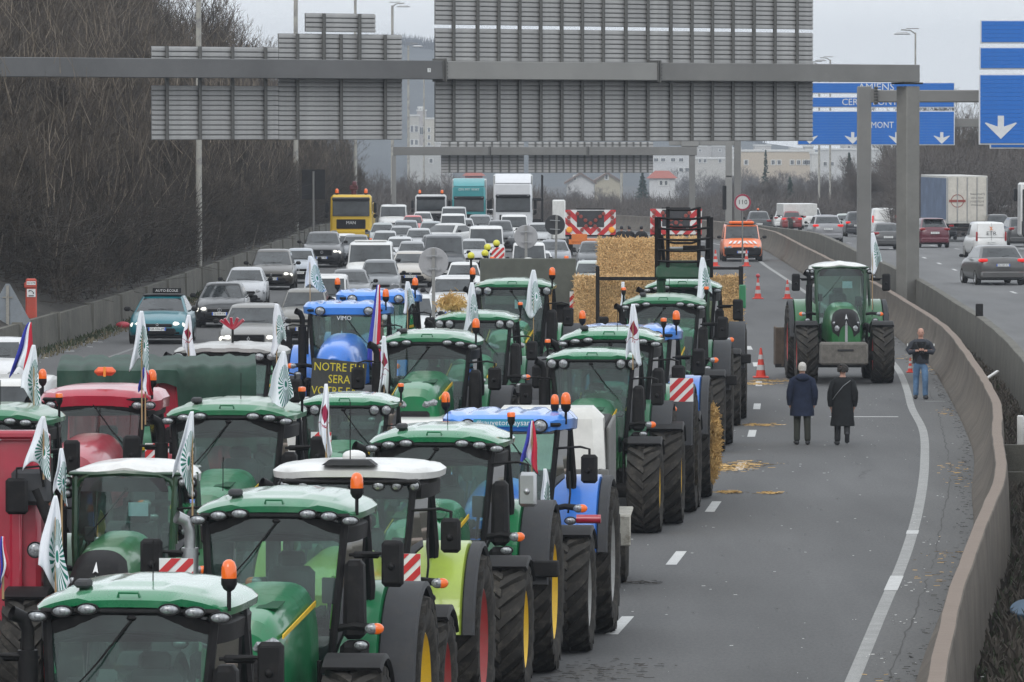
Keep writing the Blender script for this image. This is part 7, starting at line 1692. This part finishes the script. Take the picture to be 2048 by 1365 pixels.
# ================================================================ people
def skin(name, verts, radii, edges, lv=2):
    me = bpy.data.meshes.new(name); me.from_pydata(verts, edges, []); ob = bpy.data.objects.new(name, me); C.objects.link(ob)
    sm = ob.modifiers.new('s', 'SKIN'); sm.use_smooth_shade = True
    for i, r in enumerate(radii):
        v = me.skin_vertices[0].data[i]; v.radius = (r, r) if not hasattr(r, '__len__') else r; v.use_root = (i == 0)
    ss = ob.modifiers.new('u', 'SUBSURF'); ss.levels = lv; ss.render_levels = lv
    dg = bpy.context.evaluated_depsgraph_get(); dg.update(); out = bpy.data.meshes.new_from_object(ob.evaluated_get(dg)); bpy.data.objects.remove(ob)
    out.shade_smooth(); return out
SKIN = mat('skin_tone', (.42, .23, .17), .55, var=.08); 
def person(px, py, Hm, face, label, coat, trousers, hairc, step=.12, long_coat=.0, kind='coat', rz=None, lift=0):
    p = AT(px, py, 0); T = thing('person', label, 'person', p, (0 if face == 'front' else PI) if rz is None else rz, Hm/1.75)
    s = step; hands_front = kind == 'jacket'
    # facing -Y. vertices: pelvis, waist, chest, neck base, neck, head
    V = [(0, 0, .95), (0, .0, 1.12), (0, .0, 1.32), (0, .01, 1.46), (0, 0, 1.53), (0, -.01, 1.62), (0, -.01, 1.70)]
    Rd = [(.15, .11), (.14, .10), (.17, .11), (.09, .08), (.055, .06), (.075, .09), (.06, .075)]
    E = [(0, 1), (1, 2), (2, 3), (3, 4), (4, 5), (5, 6)]
    def chain(a, pts, rs):
        for q, r_ in zip(pts, rs): V.append(q); Rd.append(r_); E.append((a, len(V)-1)); a = len(V)-1
        return a
    for sd in (-1, 1):
        o = s*sd
        if sd == lift: chain(0, [(sd*.09, 0, .90), (sd*.09, -.05, .54), (sd*.085, .17, .22), (sd*.085, .20, .20), (sd*.086, .22, .19)], [.085, .062, .045, .028, .022])
        else: chain(0, [(sd*.09, 0, .90), (sd*.10, -o*.35, .52), (sd*.105, -o*.2+.04, .10), (sd*.11, -o*.26+.03, .07), (sd*.115, -o*.26-.02, .045)], [.085, .062, .045, .030, .022])
        if hands_front: arm = [(sd*.17, .01, 1.40), (sd*.30, .03, 1.20), (sd*.14, -.20, 1.20), (sd*.05, -.24, 1.21)]
        else: arm = [(sd*.16, .01, 1.41), (sd*.225, .02, 1.34), (sd*.262, .03, 1.14), (sd*.268, -.02, 1.0), (sd*.25, -.07, .90)]
        chain(2, arm, [.045, .04, .036, .03, .026] if not hands_front else [.045, .035, .03, .026])
    OBJ('body', skin('body', V, Rd, E), SKIN, T, fix=False, smooth=0)
    hd = MB(); n = 16; rings = []
    for z, rx_, ry_, yo in ((1.52, .045, .05, .0), (1.555, .06, .075, -.015), (1.60, .070, .092, -.012), (1.65, .075, .098, -.005), (1.70, .072, .094, .0), (1.735, .055, .075, .005), (1.75, .02, .03, .005)):
        rings.append([(rx_*math.cos(2*PI*k/n), yo+ry_*math.sin(2*PI*k/n), z) for k in range(n)])
    hd.loft(rings, True, True); hd.ball((0, -.108, 1.625), .016, 8, 5, (1, 1.1, 1.6))
    for sd in (-1, 1): hd.ball((sd*.078, .0, 1.63), .02, 8, 5, (.5, .8, 1.4))
    h_ = OBJ('head', hd, SKIN, T)
    for sd in (-1, 1): OBJ('eye', lambda: MB().ball((0, 0, 0), .010, 8, 5), INK, h_, (sd*.028, -.098, 1.645), key='eye')
    OBJ('mouth', lambda: MB().cbox((0, 0, 0), (.045, .008, .008), .003), mat('lips', (.28, .10, .09), .6), h_, (0, -.100, 1.582), key='mouth')
    hr = MB()
    if hairc[0] == 'curly':
        rr = random.Random(3)
        for i in range(130):
            a = rr.uniform(0, 6.28); e = rr.uniform(-.5, 1.5); q = (math.cos(a)*math.cos(e)*.105, math.sin(a)*math.cos(e)*.115+.02, 1.66+math.sin(e)*.10)
            if q[1] < -.05 and q[2] < 1.70: continue
            hr.ball(q, .028, 6, 4)
    elif hairc[0] == 'short':
        rg = []
        for z, f_ in ((1.585, .98), (1.63, 1.05), (1.69, 1.07), (1.735, .88), (1.765, .45), (1.772, .05)): rg.append([(f_*.080*math.cos(2*PI*k/n), .028*(z < 1.72)+f_*.100*math.sin(2*PI*k/n)*(1 if math.sin(2*PI*k/n) > 0 else .80 if z > 1.68 else .35), z) for k in range(n)])
        hr.loft(rg, True, False)
    else:
        rg = []
        for z, f_ in ((1.60, 1.0), (1.65, 1.03), (1.70, 1.02)): rg.append([(f_*.078*math.cos(a), .01+f_*.098*math.sin(a), z) for a in [lerp(-.25, PI+.25, k/n) for k in range(n+1)]])
        hr.loft(rg, False)
    OBJ('hair', hr, hairc[1], T)
    # trousers
    V = [(0, 0, .98), (0, 0, .90)]; Rd = [(.165, .125), (.15, .12)]; E = [(0, 1)]
    for sd in (-1, 1):
        o = s*sd
        if sd == lift: chain(1, [(sd*.10, 0, .84), (sd*.095, -.05, .54), (sd*.09, .13, .29), (sd*.088, .18, .22)], [.105, .082, .070, .072]); continue
        chain(1, [(sd*.10, 0, .84), (sd*.105, -o*.35, .52), (sd*.112, -o*.24+.03, .20), (sd*.114, -o*.26+.03, .05)], [.105, .082, .072, .080])
    OBJ('trousers', skin('trousers', V, Rd, E), trousers, T, fix=False, smooth=0)
    for sd in (-1, 1):
        o = s*sd; OBJ('shoe', lambda: MB().cbox((0, -.05, .055), (.11, .30, .11), .04, taper=(.8, .75)), INK, T, (sd*.115, -o*.26+.02, 0) if sd != lift else (sd*.088, .26, .20), (0, 0, sd*.12) if sd != lift else (R(68), 0, 0), key='shoe')
    # coat or jacket
    m = MB(); n = 28; z1_ = 1.49; z0_ = .88 if kind == 'jacket' else long_coat; rr = random.Random(int(px)); ph_ = [rr.uniform(0, 6) for _ in range(5)]
    lv = 16; rings = []
    for i in range(lv+1):
        t = i/lv; z = lerp(z0_, z1_, t)
        if z > 1.40: q = (z-1.40)/(z1_-1.40); wx = lerp(.225, .09, q**1.3); wy = lerp(.15, .08, q)
        elif z > 1.05: q = (z-1.05)/.35; wx = lerp(.195 if kind == 'jacket' else .215, .225, q); wy = lerp(.145, .15, q)
        else: q = (1.05-z)/max(.01, 1.05-z0_); wx = lerp(.195 if kind == 'jacket' else .215, .20 if kind == 'jacket' else .262, q); wy = lerp(.145, .19 if kind != 'jacket' else .14, q)
        rg = []
        for k in range(n):
            a = 2*PI*k/n; wob = 1+.035*math.sin(a*5+ph_[0]+z*3)*(1-t)+.02*math.sin(a*9+ph_[1]-z*7)+.018*math.sin(z*26+a*2+ph_[2]); rg.append((wx*math.cos(a)*wob, wy*math.sin(a)*wob, z))
        rings.append(rg)
    m.loft(rings, True, False)
    ct = OBJ(kind, m, coat, T, smooth=60)
    sl_ = MB(); 
    for sd in (-1, 1):
        if hands_front: pts = [(sd*.10, .01, 1.44), (sd*.21, .02, 1.36), (sd*.305, .04, 1.20), (sd*.27, -.07, 1.16), (sd*.13, -.20, 1.19)]; rs = [.06, .08, .074, .066, .05]
        else: pts = [(sd*.09, .01, 1.44), (sd*.20, .01, 1.37), (sd*.262, .03, 1.14), (sd*.268, -.02, 1.0), (sd*.25, -.07, .86)]; rs = [.06, .082, .078, .072, .066]
        sl_.tube(pts, rs, 12)
    OBJ('sleeve', sl_, coat, ct, smooth=60)
    if kind == 'coat' and hairc[0] != 'curly': OBJ('hood', MB().ball((0, .10, 1.44), .15, 14, 8, (1.0, .75, .62)), coat, ct, smooth=60)
    # hands: palm and five fingers
    for sd in (-1, 1):
        hm_ = MB(); 
        if hands_front: c_ = Vector((sd*.06, -.235, 1.205)); d0 = Vector((-sd*.8, -.5, .1)).normalized(); dn = Vector((0, 0, 1))
        else: c_ = Vector((sd*.245, -.085, .845)); d0 = Vector((0, -.12, -1)).normalized(); dn = Vector((0, 1, 0))
        hm_.tube([c_-d0*.03, c_+d0*.03, c_+d0*.06], [.026, .036, .03], 8)
        for k, L_ in enumerate((.060, .070, .066, .052)):
            b_ = c_+d0*.055+dn*((k-1.5)*.018); hm_.tube([b_, b_+d0*L_*.55+Vector((0, -.012, -.004)), b_+d0*L_+Vector((0, .012, -.012))], [.009, .008, .006], 6)
        hm_.tube([c_+dn*.03, c_+dn*.05+d0*.03, c_+dn*.045+d0*.06], [.012, .010, .008], 6)
        OBJ('hand', hm_, SKIN, T)
    return T
NAVY = mat('navy_padded', (.014, .02, .042), .85, var=.3, scale=8, spec=.2); BLKC = mat('black_wool', (.014, .015, .016), .9, var=.2, scale=8, spec=.2); JEAN = mat('blue_jeans', (.09, .17, .29), .85, var=.3, scale=5, bump=.3); OLV = mat('dark_olive_cloth', (.03, .032, .025), .9); PB = mat('black_cloth', (.014, .014, .015), .9)
person(1605, 890, 1.74, 'back', 'white haired person in a navy hooded coat, left of the walking couple', NAVY, OLV, ('short', mat('white_hair', (.42, .40, .37), .9, var=.3, scale=30)), .13, .62, lift=0)
pw_ = person(1686, 891, 1.70, 'back', 'person with dark curly hair and long black coat, right of the walking couple', BLKC, PB, ('curly', mat('dark_hair', (.02, .016, .013), .7)), .16, .42, lift=-1)
OBJ('bag_strap', MB().tube([(-.16, .14, 1.42), (0, .18, 1.30), (.16, .155, 1.10), (.22, .05, 1.0)], .008, 5), STEEL, pw_)
pm = person(1842, 799, 1.76, 'front', 'balding man in dark jacket and blue jeans holding a camera by the barrier', mat('dark_jacket', (.016, .019, .028), .7, var=.3), JEAN, ('bald', mat('brown_hair', (.10, .06, .045), .8)), .26, .9, 'jacket')
OBJ('vest', MB().lathe([(.19, .93), (.205, 1.1), (.225, 1.3), (.20, 1.42)], n=24), BLKC, pm, scale=(1.02, .72, 1)); OBJ('camera', MB().cbox((0, -.27, 1.17), (.13, .07, .09), .015).cyl((0, -.27, 1.17), (0, -.36, 1.14), .035), BLACK, pm); OBJ('camera_strap', MB().tube([(-.06, -.27, 1.22), (-.12, -.16, 1.38), (-.06, .02, 1.50), (.06, .02, 1.50), (.12, -.16, 1.38), (.06, -.27, 1.22)], .010, 5), DARK, pm)
for s_ in (-1, 1): OBJ('sleeve_badge', lambda: MB().cbox((0, 0, 0), (.02, .05, .07), .01), PLATEW, pm, (s_*.325, -.01, 1.34), key='badge2')
for i, (px, w_) in enumerate(((1243, 0), (1258, .4), (1283, -.3))):
    q = AT(px, 470, 1.35); t_ = person(px, 250+FPX*6.8/309.0, 1.72, 'back', ('police officer in black at the left of the group of three behind the straw', 'police officer in black in the middle of the group behind the straw', 'police officer in black standing apart behind the straw')[i], PB, PB, ('short', INK), .05, .7, 'jacket', rz=PI+w_)
